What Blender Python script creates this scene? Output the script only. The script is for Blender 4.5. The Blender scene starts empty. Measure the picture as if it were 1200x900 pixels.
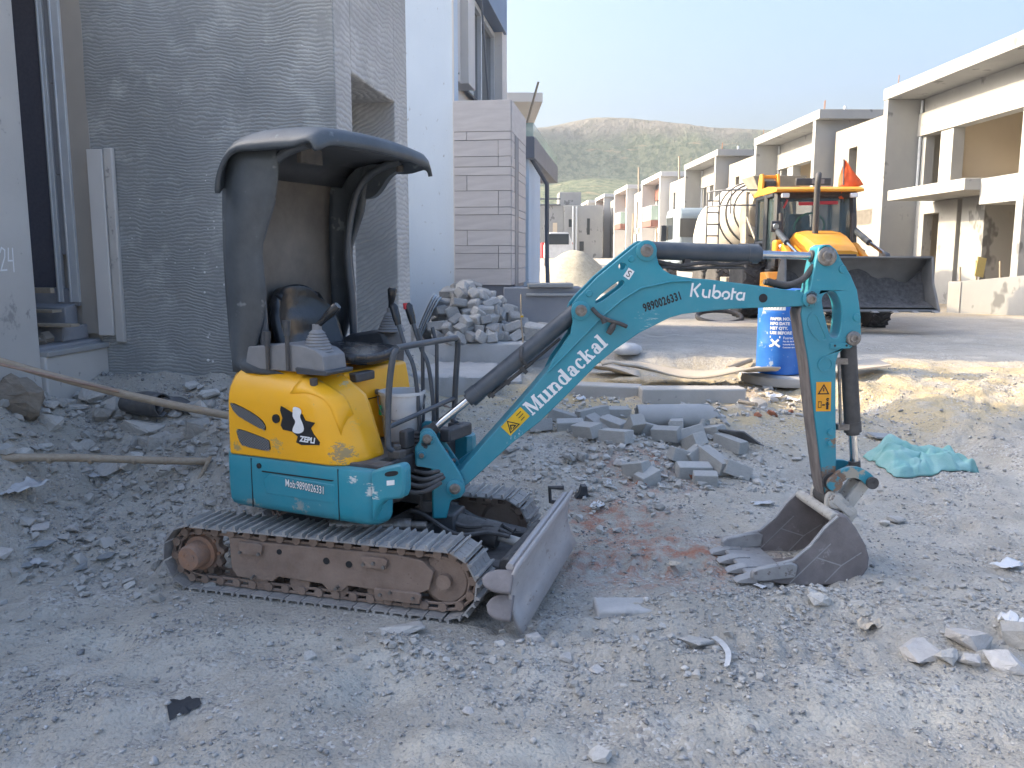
import bpy, bmesh, math, random
import numpy as np
from mathutils import Vector, Matrix
from mathutils.geometry import tessellate_polygon
random.seed(7); np.random.seed(7)
R = math.radians
scene = bpy.context.scene
COL = scene.collection

# ------------------------------------------------------------------ camera, sky, sun, exposure
cam_d = bpy.data.cameras.new('camera'); cam = bpy.data.objects.new('camera', cam_d); COL.objects.link(cam)
cam.location = (0, 0, 1.6); cam.rotation_euler = (R(90 - 8.363), 0, 0)
cam_d.sensor_width = 36; cam_d.lens = 30.0; cam_d.clip_start = 0.05; cam_d.clip_end = 6000
scene.camera = cam
SUN_TO = Vector((-0.98, 0.18, 0)).normalized(); EL = R(25)
W = bpy.data.worlds.new('World'); scene.world = W; W.use_nodes = True
nt = W.node_tree; bg = nt.nodes['Background']
sky = nt.nodes.new('ShaderNodeTexSky'); sky.sky_type = 'NISHITA'; sky.sun_disc = False
sky.sun_elevation = EL; sky.sun_rotation = math.atan2(SUN_TO.x, SUN_TO.y)
sky.altitude = 0; sky.air_density = 1.0; sky.dust_density = 10.0; sky.ozone_density = 4.0
nt.links.new(sky.outputs[0], bg.inputs[0]); bg.inputs[1].default_value = 0.15
sun_d = bpy.data.lights.new('sun', 'SUN'); sun = bpy.data.objects.new('sun', sun_d); COL.objects.link(sun)
sun_d.energy = 2.0; sun_d.angle = R(0.6); sun_d.color = (1.0, 0.80, 0.52)
sd = Vector((SUN_TO.x * math.cos(EL), SUN_TO.y * math.cos(EL), math.sin(EL)))
sun.rotation_euler = sd.to_track_quat('Z', 'Y').to_euler()
vs = scene.view_settings
vs.view_transform = 'Standard'; vs.look = 'None'; vs.gamma = 1.0; vs.exposure = 1.98; vs.use_curve_mapping = False

# ------------------------------------------------------------------ materials
MATS = {}
def srgb(r, g, b):
    f = lambda c: (c / 12.92 if c <= 0.04045 else ((c + 0.055) / 1.055) ** 2.4)
    return (f(r / 255), f(g / 255), f(b / 255))
def mat(name, c1, c2=None, rough=0.8, scale=4.0, detail=6, metal=0.0, bump=0.0, bscale=40.0, spec=0.5,
        dust=None, dust_amt=0.0, spots=None, spot_scale=30.0, spot_thr=0.62, vary=0.0, coat=0.0, stretch=(1, 1, 1), alpha=1.0, trans=0.0, wear=None, wear_thr=0.66, wear_scale=9.0):
    if name in MATS: return MATS[name]
    m = bpy.data.materials.new(name); m.use_nodes = True; MATS[name] = m
    n = m.node_tree.nodes; l = m.node_tree.links; b = n['Principled BSDF']
    tc = n.new('ShaderNodeTexCoord'); mp = n.new('ShaderNodeMapping'); mp.inputs['Scale'].default_value = stretch
    l.new(tc.outputs['Object'], mp.inputs['Vector']); vec = mp.outputs[0]
    def noise(s, d=detail, r=0.6):
        t = n.new('ShaderNodeTexNoise'); t.inputs['Scale'].default_value = s; t.inputs['Detail'].default_value = d
        t.inputs['Roughness'].default_value = r; l.new(vec, t.inputs['Vector']); return t.outputs['Fac']
    def ramp(src, a, bb):
        t = n.new('ShaderNodeMapRange'); t.inputs['From Min'].default_value = a; t.inputs['From Max'].default_value = bb
        l.new(src, t.inputs['Value']); return t.outputs[0]
    def mix(f, A, B):
        t = n.new('ShaderNodeMix'); t.data_type = 'RGBA'; t.clamp_factor = True
        l.new(f, t.inputs['Factor']) if not isinstance(f, float) else setattr(t.inputs['Factor'], 'default_value', f)
        for s, i in ((A, 6), (B, 7)):
            if isinstance(s, tuple): t.inputs[i].default_value = (*s[:3], 1)
            else: l.new(s, t.inputs[i])
        return t.outputs[2]
    col = c1
    if c2 is None: c2 = tuple(x * 0.8 for x in c1)
    col = mix(ramp(noise(scale), 0.3, 0.7), c1, c2)
    if spots: col = mix(ramp(noise(spot_scale, 3, 0.7), spot_thr, spot_thr + 0.05), col, spots)
    if wear: col = mix(ramp(noise(wear_scale, 8, 0.75), wear_thr, wear_thr + 0.04), col, wear)
    if dust:
        g = n.new('ShaderNodeNewGeometry'); s = n.new('ShaderNodeSeparateXYZ'); l.new(g.outputs['Normal'], s.inputs[0])
        up = ramp(s.outputs['Z'], 0.1, 0.95)
        dn = ramp(noise(scale * 2.3, 8, 0.7), 0.3, 0.75)
        a = n.new('ShaderNodeMath'); a.operation = 'MULTIPLY'; l.new(up, a.inputs[0]); a.inputs[1].default_value = 0.65
        a2 = n.new('ShaderNodeMath'); a2.operation = 'ADD'; l.new(a.outputs[0], a2.inputs[0]); a2.inputs[1].default_value = 0.35
        a3 = n.new('ShaderNodeMath'); a3.operation = 'MULTIPLY'; l.new(a2.outputs[0], a3.inputs[0]); l.new(dn, a3.inputs[1])
        a4 = n.new('ShaderNodeMath'); a4.operation = 'MULTIPLY'; l.new(a3.outputs[0], a4.inputs[0]); a4.inputs[1].default_value = dust_amt
        col = mix(a4.outputs[0], col, dust)
        rr = n.new('ShaderNodeMapRange'); l.new(a4.outputs[0], rr.inputs['Value']); rr.inputs['To Min'].default_value = rough; rr.inputs['To Max'].default_value = 0.95
        l.new(rr.outputs[0], b.inputs['Roughness'])
    else: b.inputs['Roughness'].default_value = rough
    if vary:
        oi = n.new('ShaderNodeObjectInfo'); hs = n.new('ShaderNodeHueSaturation')
        mr = n.new('ShaderNodeMapRange'); l.new(oi.outputs['Random'], mr.inputs['Value'])
        mr.inputs['To Min'].default_value = 1 - vary; mr.inputs['To Max'].default_value = 1 + vary
        l.new(mr.outputs[0], hs.inputs['Value']); l.new(col, hs.inputs['Color']); col = hs.outputs[0]
    l.new(col, b.inputs['Base Color']); b.inputs['Metallic'].default_value = metal
    b.inputs['Specular IOR Level'].default_value = spec; b.inputs['Coat Weight'].default_value = coat
    if alpha < 1: b.inputs['Alpha'].default_value = alpha
    if trans: b.inputs['Transmission Weight'].default_value = trans
    if bump:
        bp = n.new('ShaderNodeBump'); bp.inputs['Strength'].default_value = min(1, bump); bp.inputs['Distance'].default_value = 0.02
        l.new(noise(bscale, 8, 0.7), bp.inputs['Height']); l.new(bp.outputs[0], b.inputs['Normal'])
    return m

DUSTC = (0.34, 0.33, 0.33)
def M(k):
    if k in MATS: return MATS[k]
    T = {
     'teal': dict(c1=(0.010,0.265,0.355), c2=(0.018,0.225,0.30), rough=0.36, scale=3, dust=(0.42,0.45,0.45), dust_amt=0.27, wear=(0.30,0.32,0.32), wear_thr=0.715, wear_scale=6, bump=0.05, bscale=25, spots=(0.10,0.30,0.35), spot_thr=.68, spot_scale=30),
     'yellow': dict(c1=(0.92,0.45,0.004), c2=(0.87,0.41,0.004), rough=0.34, scale=2.5, dust=(0.62,0.50,0.28), dust_amt=0.14, wear=(0.42,0.29,0.10), wear_thr=0.70, wear_scale=5, bump=0.03, bscale=20, spots=(0.62,0.36,0.05), spot_thr=.70, spot_scale=26),
     'orange': dict(c1=(0.88,0.37,0.012), c2=(0.78,0.32,0.012), rough=0.45, scale=3, dust=DUSTC, dust_amt=0.3),
     'black_plastic': dict(c1=(0.028,0.034,0.042), c2=(0.045,0.052,0.062), rough=0.5, scale=5, dust=DUSTC, dust_amt=0.35, bump=0.05),
     'canopy': dict(c1=(0.020,0.029,0.040), c2=(0.058,0.074,0.092), rough=0.42, scale=3.2, detail=8, dust=(0.36,0.39,0.40), dust_amt=0.26, bump=0.06, bscale=15, spots=(0.14,0.16,0.18), spot_thr=0.64, spot_scale=7),
     'panel_brown': dict(c1=(0.095,0.086,0.08), c2=(0.20,0.18,0.158), rough=0.6, scale=4.0, detail=9, dust=(0.28,0.25,0.21), dust_amt=0.45, bump=0.08, bscale=12),
     'vinyl':  dict(c1=(0.012,0.015,0.02), rough=0.22, scale=6, dust=DUSTC, dust_amt=0.12, bump=0.12, bscale=14),
     'grey_plastic': dict(c1=(0.22,0.225,0.235), c2=(0.17,0.175,0.185), rough=0.6, scale=9, dust=(0.4,0.4,0.4), dust_amt=0.5),
     'cyl_black': dict(c1=(0.035,0.048,0.064), c2=(0.055,0.07,0.088), rough=0.33, scale=6, dust=DUSTC, dust_amt=0.3),
     'dark_metal': dict(c1=(0.035,0.035,0.037), c2=(0.06,0.055,0.05), rough=0.6, scale=8, dust=DUSTC, dust_amt=0.45, bump=0.1),
     'chrome': dict(c1=(0.62,0.64,0.66), rough=0.16, metal=1.0, scale=20, spots=(0.25,0.22,0.2), spot_thr=0.7),
     'pin':    dict(c1=(0.30,0.29,0.28), c2=(0.16,0.14,0.12), rough=0.45, metal=0.6, scale=40),
     'track_steel': dict(c1=(0.28,0.27,0.265), c2=(0.40,0.385,0.37), rough=0.65, metal=0.2, scale=12, dust=(0.50,0.475,0.44), dust_amt=0.8, bump=0.3, bscale=60, vary=0.12, spots=(0.2,0.165,0.14), spot_thr=.62, spot_scale=22),
     'rusty': dict(c1=(0.20,0.135,0.10), c2=(0.30,0.215,0.165), rough=0.85, scale=7, detail=9, dust=(0.42,0.37,0.33), dust_amt=0.5, spots=(0.15,0.085,0.055), spot_thr=0.66, spot_scale=16, bump=0.35, bscale=40),
     'rust': dict(c1=(0.40,0.20,0.11), c2=(0.28,0.18,0.135), rough=0.9, scale=22, bump=0.4, bscale=60, dust=(0.40,0.34,0.29), dust_amt=.5),
     'blade': dict(c1=(0.40,0.375,0.375), c2=(0.50,0.475,0.47), rough=0.5, metal=0.25, scale=6, detail=9, dust=(0.48,0.47,0.46), dust_amt=0.5, spots=(0.27,0.23,0.21), spot_thr=0.66, spot_scale=14, stretch=(1,1,3), bump=0.12, bscale=60, wear=(0.30,0.25,0.23), wear_thr=.60, wear_scale=5),
     'bucket': dict(c1=(0.155,0.135,0.135), c2=(0.255,0.23,0.228), rough=0.6, metal=0.2, scale=9, detail=10, dust=(0.42,0.40,0.385), dust_amt=0.45, bump=0.25, bscale=50, wear=(0.33,0.31,0.30), wear_thr=0.60, wear_scale=7),
     'worn_edge': dict(c1=(0.31,0.305,0.305), c2=(0.41,0.405,0.40), rough=0.45, metal=0.3, scale=20, dust=(0.42,0.41,0.40), dust_amt=0.35, bump=0.15, spots=(0.2,0.18,0.17), spot_thr=.62, spot_scale=25),
     'cast': dict(c1=(0.44,0.42,0.375), c2=(0.55,0.525,0.48), rough=0.8, scale=14, dust=DUSTC, dust_amt=0.4, spots=(0.20,0.17,0.14), spot_thr=0.60, bump=0.3),
     'arm_wear': dict(c1=(0.13,0.11,0.10), c2=(0.26,0.23,0.215), rough=0.6, scale=8, stretch=(4,4,0.5), bump=0.15),
     'white_paint': dict(c1=(0.80,0.80,0.79), c2=(0.72,0.72,0.71), rough=0.6, scale=14),
     'print_white': dict(c1=(0.82,0.83,0.84), c2=(0.74,0.76,0.77), rough=0.5, scale=30),
     'print_black': dict(c1=(0.012,0.014,0.018), rough=0.5),
     'print_blue': dict(c1=(0.02,0.12,0.20), rough=0.5),
     'sign_yellow': dict(c1=(0.80,0.50,0.012), c2=(0.72,0.44,0.02), rough=0.5, scale=9),
     'sign_orange': dict(c1=(0.82,0.36,0.012), c2=(0.74,0.32,0.02), rough=0.5, scale=9),
     'red_plastic': dict(c1=(0.55,0.03,0.04), rough=0.45),
     'grey_wall': dict(c1=(0.47,0.455,0.43), c2=(0.56,0.545,0.515), rough=0.92, scale=1.4, detail=9, spots=(0.30,0.29,0.28), spot_thr=0.64, spot_scale=7, bump=0.14, bscale=30, wear=(0.33,0.32,0.31), wear_thr=.58, wear_scale=2.2),
     'cement': dict(c1=(0.285,0.29,0.288), c2=(0.365,0.368,0.36), rough=0.92, scale=0.8, detail=9, spots=(0.175,0.178,0.178), spot_thr=0.6, spot_scale=1.6, bump=0.1, bscale=12, wear=(0.35,0.35,0.34), wear_thr=.6, wear_scale=1.2, stretch=(1,1,.6)),
     'cement_light': dict(c1=(0.41,0.40,0.375), c2=(0.33,0.325,0.31), rough=0.92, scale=1.1, detail=9, bump=0.1, bscale=12, spots=(0.24,0.235,0.225), spot_thr=.62, spot_scale=2.5),
     'room_tan': dict(c1=(0.64,0.55,0.42), c2=(0.58,0.49,0.37), rough=0.95, scale=0.7),
     'plaster_white': dict(c1=(0.62,0.61,0.59), c2=(0.54,0.53,0.515), rough=0.9, scale=0.9, detail=9, spots=(0.44,0.43,0.42), spot_thr=.66, spot_scale=3),
     'pale_blue_wall': dict(c1=(0.60,0.68,0.76), c2=(0.54,0.62,0.70), rough=0.92, scale=1.5, detail=9, spots=(0.36,0.39,0.42), spot_thr=0.66, spot_scale=13, stretch=(1,1,0.5), bump=0.2),
     'blue_panel': dict(c1=(0.13,0.19,0.30), c2=(0.11,0.165,0.27), rough=0.45, scale=2),
     'slate_panel': dict(c1=(0.10,0.11,0.14), c2=(0.12,0.13,0.16), rough=0.6, scale=2),
     'brown_panel': dict(c1=(0.20,0.09,0.075), c2=(0.24,0.12,0.10), rough=0.6, scale=2),
     'tile': dict(c1=(0.45,0.425,0.42), c2=(0.54,0.515,0.505), rough=0.55, scale=3, detail=9, stretch=(1,1,6), vary=0.05),
     'tile_dark': dict(c1=(0.16,0.165,0.185), c2=(0.20,0.205,0.225), rough=0.6, scale=3, vary=0.08),
     'glass_dark': dict(c1=(0.05,0.06,0.07), rough=0.12, scale=1),
     'glass_green': dict(c1=(0.45,0.62,0.56), rough=0.1, scale=1, alpha=0.55),
     'cab_glass': dict(c1=(0.10,0.15,0.155), rough=0.05, alpha=0.5),
     'brick_wall': dict(c1=(0.36,0.325,0.275), c2=(0.28,0.255,0.22), rough=0.95, scale=5, bump=0.4, bscale=9, detail=8),
     'purple_panel': dict(c1=(0.085,0.085,0.11), c2=(0.11,0.11,0.14), rough=0.7, scale=40),
     'alu':    dict(c1=(0.62,0.65,0.68), c2=(0.55,0.58,0.61), rough=0.4, metal=0.3, scale=6),
     'beige':  dict(c1=(0.40,0.37,0.33), c2=(0.35,0.325,0.29), rough=0.9, scale=3),
     'ply':    dict(c1=(0.42,0.36,0.28), c2=(0.32,0.27,0.21), rough=0.85, scale=4, stretch=(1,8,8), bump=0.1),
     'bamboo': dict(c1=(0.44,0.37,0.28), c2=(0.33,0.26,0.19), rough=0.6, scale=5, detail=8, stretch=(0.6,14,14), bump=0.08, spots=(0.20,0.14,0.10), spot_thr=0.70, spot_scale=5),
     'wood_red': dict(c1=(0.30,0.20,0.16), c2=(0.40,0.30,0.24), rough=0.85, scale=4, stretch=(0.6,14,14)),
     'concrete_block': dict(c1=(0.36,0.36,0.345), c2=(0.45,0.445,0.425), rough=0.95, scale=9, detail=9, dust=(0.46,0.455,0.44), dust_amt=0.7, spots=(0.25,0.25,0.245), spot_thr=0.66, bump=0.35, bscale=45, vary=0.13),
     'concrete_slab': dict(c1=(0.40,0.385,0.36), c2=(0.48,0.465,0.44), rough=0.95, scale=4, detail=9, spots=(0.30,0.295,0.285), spot_thr=0.66, spot_scale=10, bump=0.25, bscale=30),
     'step_concrete': dict(c1=(0.37,0.365,0.355), c2=(0.47,0.46,0.45), rough=0.95, scale=2.5, detail=9, dust=(0.54,0.53,0.51), dust_amt=0.8, bump=0.4, bscale=20, spots=(0.30,0.30,0.30), spot_thr=.6, spot_scale=5),
     'blue_grey_conc': dict(c1=(0.25,0.26,0.285), c2=(0.30,0.31,0.33), rough=0.9, scale=3, bump=0.2),
     'cobble': dict(c1=(0.37,0.365,0.355), c2=(0.47,0.465,0.45), rough=0.95, scale=8, detail=9, bump=0.6, bscale=30, vary=0.24, spots=(0.28,0.275,0.27), spot_thr=.6, spot_scale=14),
     'rock': dict(c1=(0.45,0.435,0.405), c2=(0.58,0.56,0.525), rough=0.95, scale=7, detail=10, dust=(0.58,0.565,0.535), dust_amt=0.5, bump=0.6, bscale=22, vary=0.25),
     'rock_brown': dict(c1=(0.24,0.205,0.165), c2=(0.34,0.30,0.25), rough=0.95, scale=6, detail=10, bump=0.7, bscale=14, vary=0.12, stretch=(1,1,2.2)),
     'rock_pale': dict(c1=(0.50,0.47,0.44), c2=(0.60,0.575,0.545), rough=0.95, scale=6, bump=0.5, bscale=22, vary=0.1),
     'slate':  dict(c1=(0.25,0.265,0.275), c2=(0.33,0.345,0.35), rough=0.85, scale=7, bump=0.4, bscale=25, vary=0.12),
     'brick_red': dict(c1=(0.42,0.17,0.095), c2=(0.33,0.14,0.09), rough=0.95, scale=12, bump=0.5, vary=0.15),
     'pipe':   dict(c1=(0.44,0.445,0.44), c2=(0.36,0.365,0.365), rough=0.9, scale=6, detail=8, dust=(0.48,0.47,0.46), dust_amt=0.5, bump=0.15),
     'rubber_sheet': dict(c1=(0.055,0.058,0.06), c2=(0.085,0.085,0.085), rough=0.6, scale=6, dust=DUSTC, dust_amt=0.5, bump=0.2),
     'tarp': dict(c1=(0.17,0.42,0.395), c2=(0.27,0.50,0.475), rough=0.75, scale=6, dust=(0.5,0.58,0.57), dust_amt=0.4, bump=0.25, bscale=25),
     'paper':  dict(c1=(0.70,0.71,0.72), c2=(0.60,0.61,0.62), rough=0.7, scale=9, bump=0.2),
     'plastic_white': dict(c1=(0.62,0.63,0.64), c2=(0.50,0.51,0.52), rough=0.45, scale=7, dust=DUSTC, dust_amt=0.5, bump=0.2),
     'pail':   dict(c1=(0.62,0.63,0.64), c2=(0.54,0.55,0.56), rough=0.45, scale=9, spots=(0.3,0.29,0.28), spot_thr=0.70, spot_scale=12),
     'drum_blue': dict(c1=(0.016,0.13,0.52), c2=(0.03,0.18,0.57), rough=0.45, scale=8, detail=9, spots=(0.36,0.45,0.60), spot_thr=0.64, spot_scale=9, wear=(0.50,0.50,0.50), wear_thr=0.68),
     'tyre':   dict(c1=(0.035,0.035,0.037), c2=(0.065,0.062,0.06), rough=0.9, scale=7, dust=DUSTC, dust_amt=0.5),
     'loader_bucket': dict(c1=(0.16,0.155,0.15), c2=(0.23,0.225,0.215), rough=0.7, metal=0.1, scale=3, detail=9, dust=(0.34,0.33,0.31), dust_amt=0.5),
     'mixer_cream': dict(c1=(0.50,0.465,0.40), c2=(0.42,0.39,0.335), rough=0.75, scale=1.5, detail=9, dust=(0.5,0.47,0.42), dust_amt=0.4),
     'mixer_conc': dict(c1=(0.40,0.36,0.29), c2=(0.30,0.27,0.22), rough=0.9, scale=4, bump=0.3),
     'truck_cab': dict(c1=(0.26,0.31,0.34), c2=(0.22,0.265,0.295), rough=0.5, scale=2),
     'flag':   dict(c1=(0.75,0.13,0.035), c2=(0.68,0.11,0.03), rough=0.7, scale=9),
     'green_cloth': dict(c1=(0.03,0.42,0.16), rough=0.8),
     'sand': dict(c1=(0.34,0.31,0.24), c2=(0.46,0.42,0.33), rough=1.0, scale=9, detail=9, bump=1.0, bscale=26, spots=(0.24,0.22,0.18), spot_thr=.6, spot_scale=22),
     'steel_pole': dict(c1=(0.12,0.13,0.15), rough=0.5),
     'car_white': dict(c1=(0.7,0.7,0.7), rough=0.35),
     'oil':    dict(c1=(0.018,0.02,0.024), c2=(0.03,0.032,0.036), rough=0.6, scale=30, bump=0.2),
     'yellow_ply': dict(c1=(0.62,0.47,0.16), c2=(0.54,0.40,0.14), rough=0.8, scale=4, stretch=(1,1,4)),
     'cardboard': dict(c1=(0.52,0.45,0.36), c2=(0.60,0.52,0.42), rough=0.9, scale=4, stretch=(1,5,5), bump=0.15),
     'mud_sheet': dict(c1=(0.44,0.385,0.31), c2=(0.54,0.475,0.39), rough=0.95, scale=5, detail=9, bump=0.3),
    }
    return mat(k, **T[k])

def scuff(name, spots):
    # worn places, grease and scratches at given points of the machine: (centre, radius, colour, noise scale, threshold, stretch)
    m = M(name); n = m.node_tree.nodes; l = m.node_tree.links; b = n['Principled BSDF']; tc = n.new('ShaderNodeTexCoord')
    for c, r, colr, sc, thr, st in spots:
        mp = n.new('ShaderNodeMapping'); mp.inputs['Location'].default_value = [-x/r for x in c]; mp.inputs['Scale'].default_value = (1/r,)*3; l.new(tc.outputs['Object'], mp.inputs[0])
        g = n.new('ShaderNodeTexGradient'); g.gradient_type = 'SPHERICAL'; l.new(mp.outputs[0], g.inputs[0])
        m2 = n.new('ShaderNodeMapping'); m2.inputs['Scale'].default_value = st; l.new(tc.outputs['Object'], m2.inputs[0])
        t = n.new('ShaderNodeTexNoise'); t.inputs['Scale'].default_value = sc; t.inputs['Detail'].default_value = 8; t.inputs['Roughness'].default_value = .75; l.new(m2.outputs[0], t.inputs['Vector'])
        a = n.new('ShaderNodeMath'); a.operation = 'MULTIPLY_ADD'; l.new(g.outputs['Fac'], a.inputs[0]); a.inputs[1].default_value = .45; l.new(t.outputs['Fac'], a.inputs[2])
        k = n.new('ShaderNodeMapRange'); k.inputs[1].default_value = thr; k.inputs[2].default_value = thr + .06; l.new(a.outputs[0], k.inputs[0])
        z = n.new('ShaderNodeMath'); z.operation = 'GREATER_THAN'; l.new(g.outputs['Fac'], z.inputs[0]); z.inputs[1].default_value = .02
        f = n.new('ShaderNodeMath'); f.operation = 'MULTIPLY'; l.new(k.outputs[0], f.inputs[0]); l.new(z.outputs[0], f.inputs[1])
        x = n.new('ShaderNodeMix'); x.data_type = 'RGBA'; l.new(f.outputs[0], x.inputs['Factor']); src = b.inputs['Base Color'].links[0].from_socket; l.new(src, x.inputs[6]); x.inputs[7].default_value = (*colr, 1); l.new(x.outputs[2], b.inputs['Base Color'])
# ------------------------------------------------------------------ mesh helpers
EACH = {'facade_pier', 'cover_plate', 'roller', 'pin', 'pin_boss', 'bolt', 'hole', 'window_frame', 'loader_arm', 'fender_step', 'rear_fender', 'side_window', 'rear_support', 'seam', 'weld_cap', 'rear_boom', 'frame', 'blade_bracket', 'rail_foot', 'floor_frame', 'door_frame', 'frame_infill', 'slit_window', 'glass_rail', 'hand_rail', 'balcony_glass', 'window', 'hoop', 'lower_wall', 'boom_bracket', 'tipping_link', 'side_edge', 'hinge_lug', 'label_plate', 'plug', 'railing', 'bracket_flange', 'hose', 'oil_pipe', 'lift_arm'}
class MB:
    def __init__(s): s.v = []; s.f = []
    def add(s, vs, fs):
        o = len(s.v); s.v += [tuple(p) for p in vs]; s.f += [tuple(i + o for i in f) for f in fs]; return s
    def box(s, a, b, rot=None, c=None):
        x0, y0, z0 = a; x1, y1, z1 = b
        vs = [(x0,y0,z0),(x1,y0,z0),(x1,y1,z0),(x0,y1,z0),(x0,y0,z1),(x1,y0,z1),(x1,y1,z1),(x0,y1,z1)]
        if rot is not None: vs = [tuple(rot @ Vector(p) + (c or Vector())) for p in vs]
        return s.add(vs, [(0,3,2,1),(4,5,6,7),(0,1,5,4),(1,2,6,5),(2,3,7,6),(3,0,4,7)])
    def obox(s, c, size, rz=0, rx=0, ry=0):
        h = [x / 2 for x in size]
        m = Matrix.Rotation(rz, 3, 'Z') @ Matrix.Rotation(ry, 3, 'Y') @ Matrix.Rotation(rx, 3, 'X')
        return s.box([-x for x in h], h, m, Vector(c))
    def prism(s, prof, y0, y1, holes=(), ax='y'):
        # prof: outline in (x,z), extruded along y
        loops = [list(prof)] + [list(h) for h in holes]
        tris = tessellate_polygon([[Vector((p[0], p[1], 0)) for p in lp] for lp in loops])
        flat = [p for lp in loops for p in lp]; n = len(flat)
        def P(p, y): return (p[0], y, p[1]) if ax == 'y' else ((y, p[0], p[1]) if ax == 'x' else (p[0], p[1], y))
        vs = [P(p, y0) for p in flat] + [P(p, y1) for p in flat]
        fs = []
        for t in tris: fs.append(tuple(t)); fs.append(tuple(i + n for i in reversed(t)))
        o = 0
        for lp in loops:
            k = len(lp)
            for i in range(k):
                j = (i + 1) % k; fs.append((o + i, o + j, o + j + n, o + i + n))
            o += k
        s.add(vs, fs); return s
    def tube(s, path, r, seg=10, cap=True):
        path = [Vector(p) for p in path]; n = len(path)
        rr = r if isinstance(r, (list, tuple)) else [r] * n
        up = None; rings = []
        for i, p in enumerate(path):
            d = (path[min(i + 1, n - 1)] - path[max(i - 1, 0)]).normalized()
            if up is None:
                up = d.orthogonal().normalized()
            else:
                up = (up - d * up.dot(d)).normalized()
            b = d.cross(up)
            rings.append([tuple(p + (up * math.cos(2*math.pi*k/seg) + b * math.sin(2*math.pi*k/seg)) * rr[i]) for k in range(seg)])
        return s.loft(rings, cap)
    def cyl(s, a, b, r, seg=16, r2=None): return s.tube([a, b], [r, r if r2 is None else r2], seg)
    def loft(s, rings, cap=True, closed=True):
        k = len(rings[0]); vs = [p for rg in rings for p in rg]; fs = []
        for i in range(len(rings) - 1):
            for j in range(k if closed else k - 1):
                a = i * k + j; b = i * k + (j + 1) % k
                fs.append((a, b, b + k, a + k))
        if cap and closed:
            fs.append(tuple(range(k))[::-1]); fs.append(tuple((len(rings) - 1) * k + j for j in range(k)))
        return s.add(vs, fs)
    def lathe(s, prof, seg=24, c=(0, 0, 0), axis='z'):
        rings = []
        for r, h in prof:
            ring = []
            for k in range(seg):
                a = 2 * math.pi * k / seg
                if axis == 'z': ring.append((c[0] + r*math.cos(a), c[1] + r*math.sin(a), c[2] + h))
                elif axis == 'y': ring.append((c[0] + r*math.cos(a), c[1] + h, c[2] + r*math.sin(a)))
                else: ring.append((c[0] + h, c[1] + r*math.cos(a), c[2] + r*math.sin(a)))
            rings.append(ring)
        return s.loft(rings, True)
    def grid(s, P):
        n = len(P); m = len(P[0]); vs = [p for row in P for p in row]
        return s.add(vs, [(i*m+j, i*m+j+1, (i+1)*m+j+1, (i+1)*m+j) for i in range(n-1) for j in range(m-1)])
    def mesh(s, name, m, smooth=None):
        me = bpy.data.meshes.new(name); me.from_pydata(s.v, [], s.f); me.validate()
        bm = bmesh.new(); bm.from_mesh(me); bmesh.ops.recalc_face_normals(bm, faces=bm.faces); bm.to_mesh(me); bm.free()
        if m is not None: me.materials.append(M(m) if isinstance(m, str) else m)
        if smooth is not None:
            me.polygons.foreach_set('use_smooth', [True] * len(me.polygons)); me.set_sharp_from_angle(angle=R(smooth))
        return me
    def islands(s):
        par = list(range(len(s.v)))
        def find(a):
            while par[a] != a: par[a] = par[par[a]]; a = par[a]
            return a
        for f in s.f:
            r = find(f[0])
            for i in f[1:]: par[find(i)] = r
        g = {}
        for f in s.f: g.setdefault(find(f[0]), []).append(f)
        out = []
        for fs in g.values():
            ids = sorted({i for f in fs for i in f}); k = {i: j for j, i in enumerate(ids)}
            m = MB(); m.v = [s.v[i] for i in ids]; m.f = [tuple(k[i] for i in f) for f in fs]; out.append(m)
        return out
    def build(s, name, m, parent=None, fr=None, bevel=0, seg=2, smooth=None, solid=0, sub=0):
        if parent is not None and name in EACH:
            L = s.islands()
            if len(L) > 1:
                return [q.build1(name, m, parent, fr, bevel, seg, smooth, solid, sub) for q in L][0]
        return s.build1(name, m, parent, fr, bevel, seg, smooth, solid, sub)
    def build1(s, name, m, parent=None, fr=None, bevel=0, seg=2, smooth=None, solid=0, sub=0):
        me = s.mesh(name, m, 35 if (smooth is None and bevel) else smooth)
        o = bpy.data.objects.new(name, me); COL.objects.link(o)
        if parent is not None: o.parent = parent
        if fr is not None: o.location = fr[0]; o.rotation_euler = (0, 0, fr[1])
        if sub:
            md = o.modifiers.new('sub', 'SUBSURF'); md.levels = sub; md.render_levels = sub
        if solid:
            md = o.modifiers.new('solid', 'SOLIDIFY'); md.thickness = solid; md.offset = 0
        if bevel:
            md = o.modifiers.new('bevel', 'BEVEL'); md.width = bevel; md.segments = seg; md.limit_method = 'ANGLE'; md.angle_limit = R(38)
        return o
def empty(name, loc=(0, 0, 0), rz=0):
    o = bpy.data.objects.new(name, None); COL.objects.link(o); o.location = loc; o.rotation_euler = (0, 0, rz); o.empty_display_size = 0.1
    return o
def tag(o, label=None, cat=None, group=None, kind=None):
    if label: o['label'] = label
    if cat: o['category'] = cat
    if group: o['group'] = group
    if kind: o['kind'] = kind
    return o
def copy_tree(o, parent=None):
    c = o.copy(); COL.objects.link(c); c.parent = parent
    for ch in list(o.children): copy_tree(ch, c)
    return c
def inst(me, name, parent, loc=(0, 0, 0), rot=(0, 0, 0), sc=None):
    o = bpy.data.objects.new(name, me); COL.objects.link(o); o.parent = parent; o.location = loc; o.rotation_euler = rot
    if sc: o.scale = sc
    return o
def circ(cx, cz, r, n=16, a0=0, a1=360):
    full = abs(a1 - a0) >= 360
    m = n if full else n - 1
    return [(cx + r*math.cos(R(a0 + (a1-a0)*k/m)), cz + r*math.sin(R(a0 + (a1-a0)*k/m))) for k in range(n)]
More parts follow.
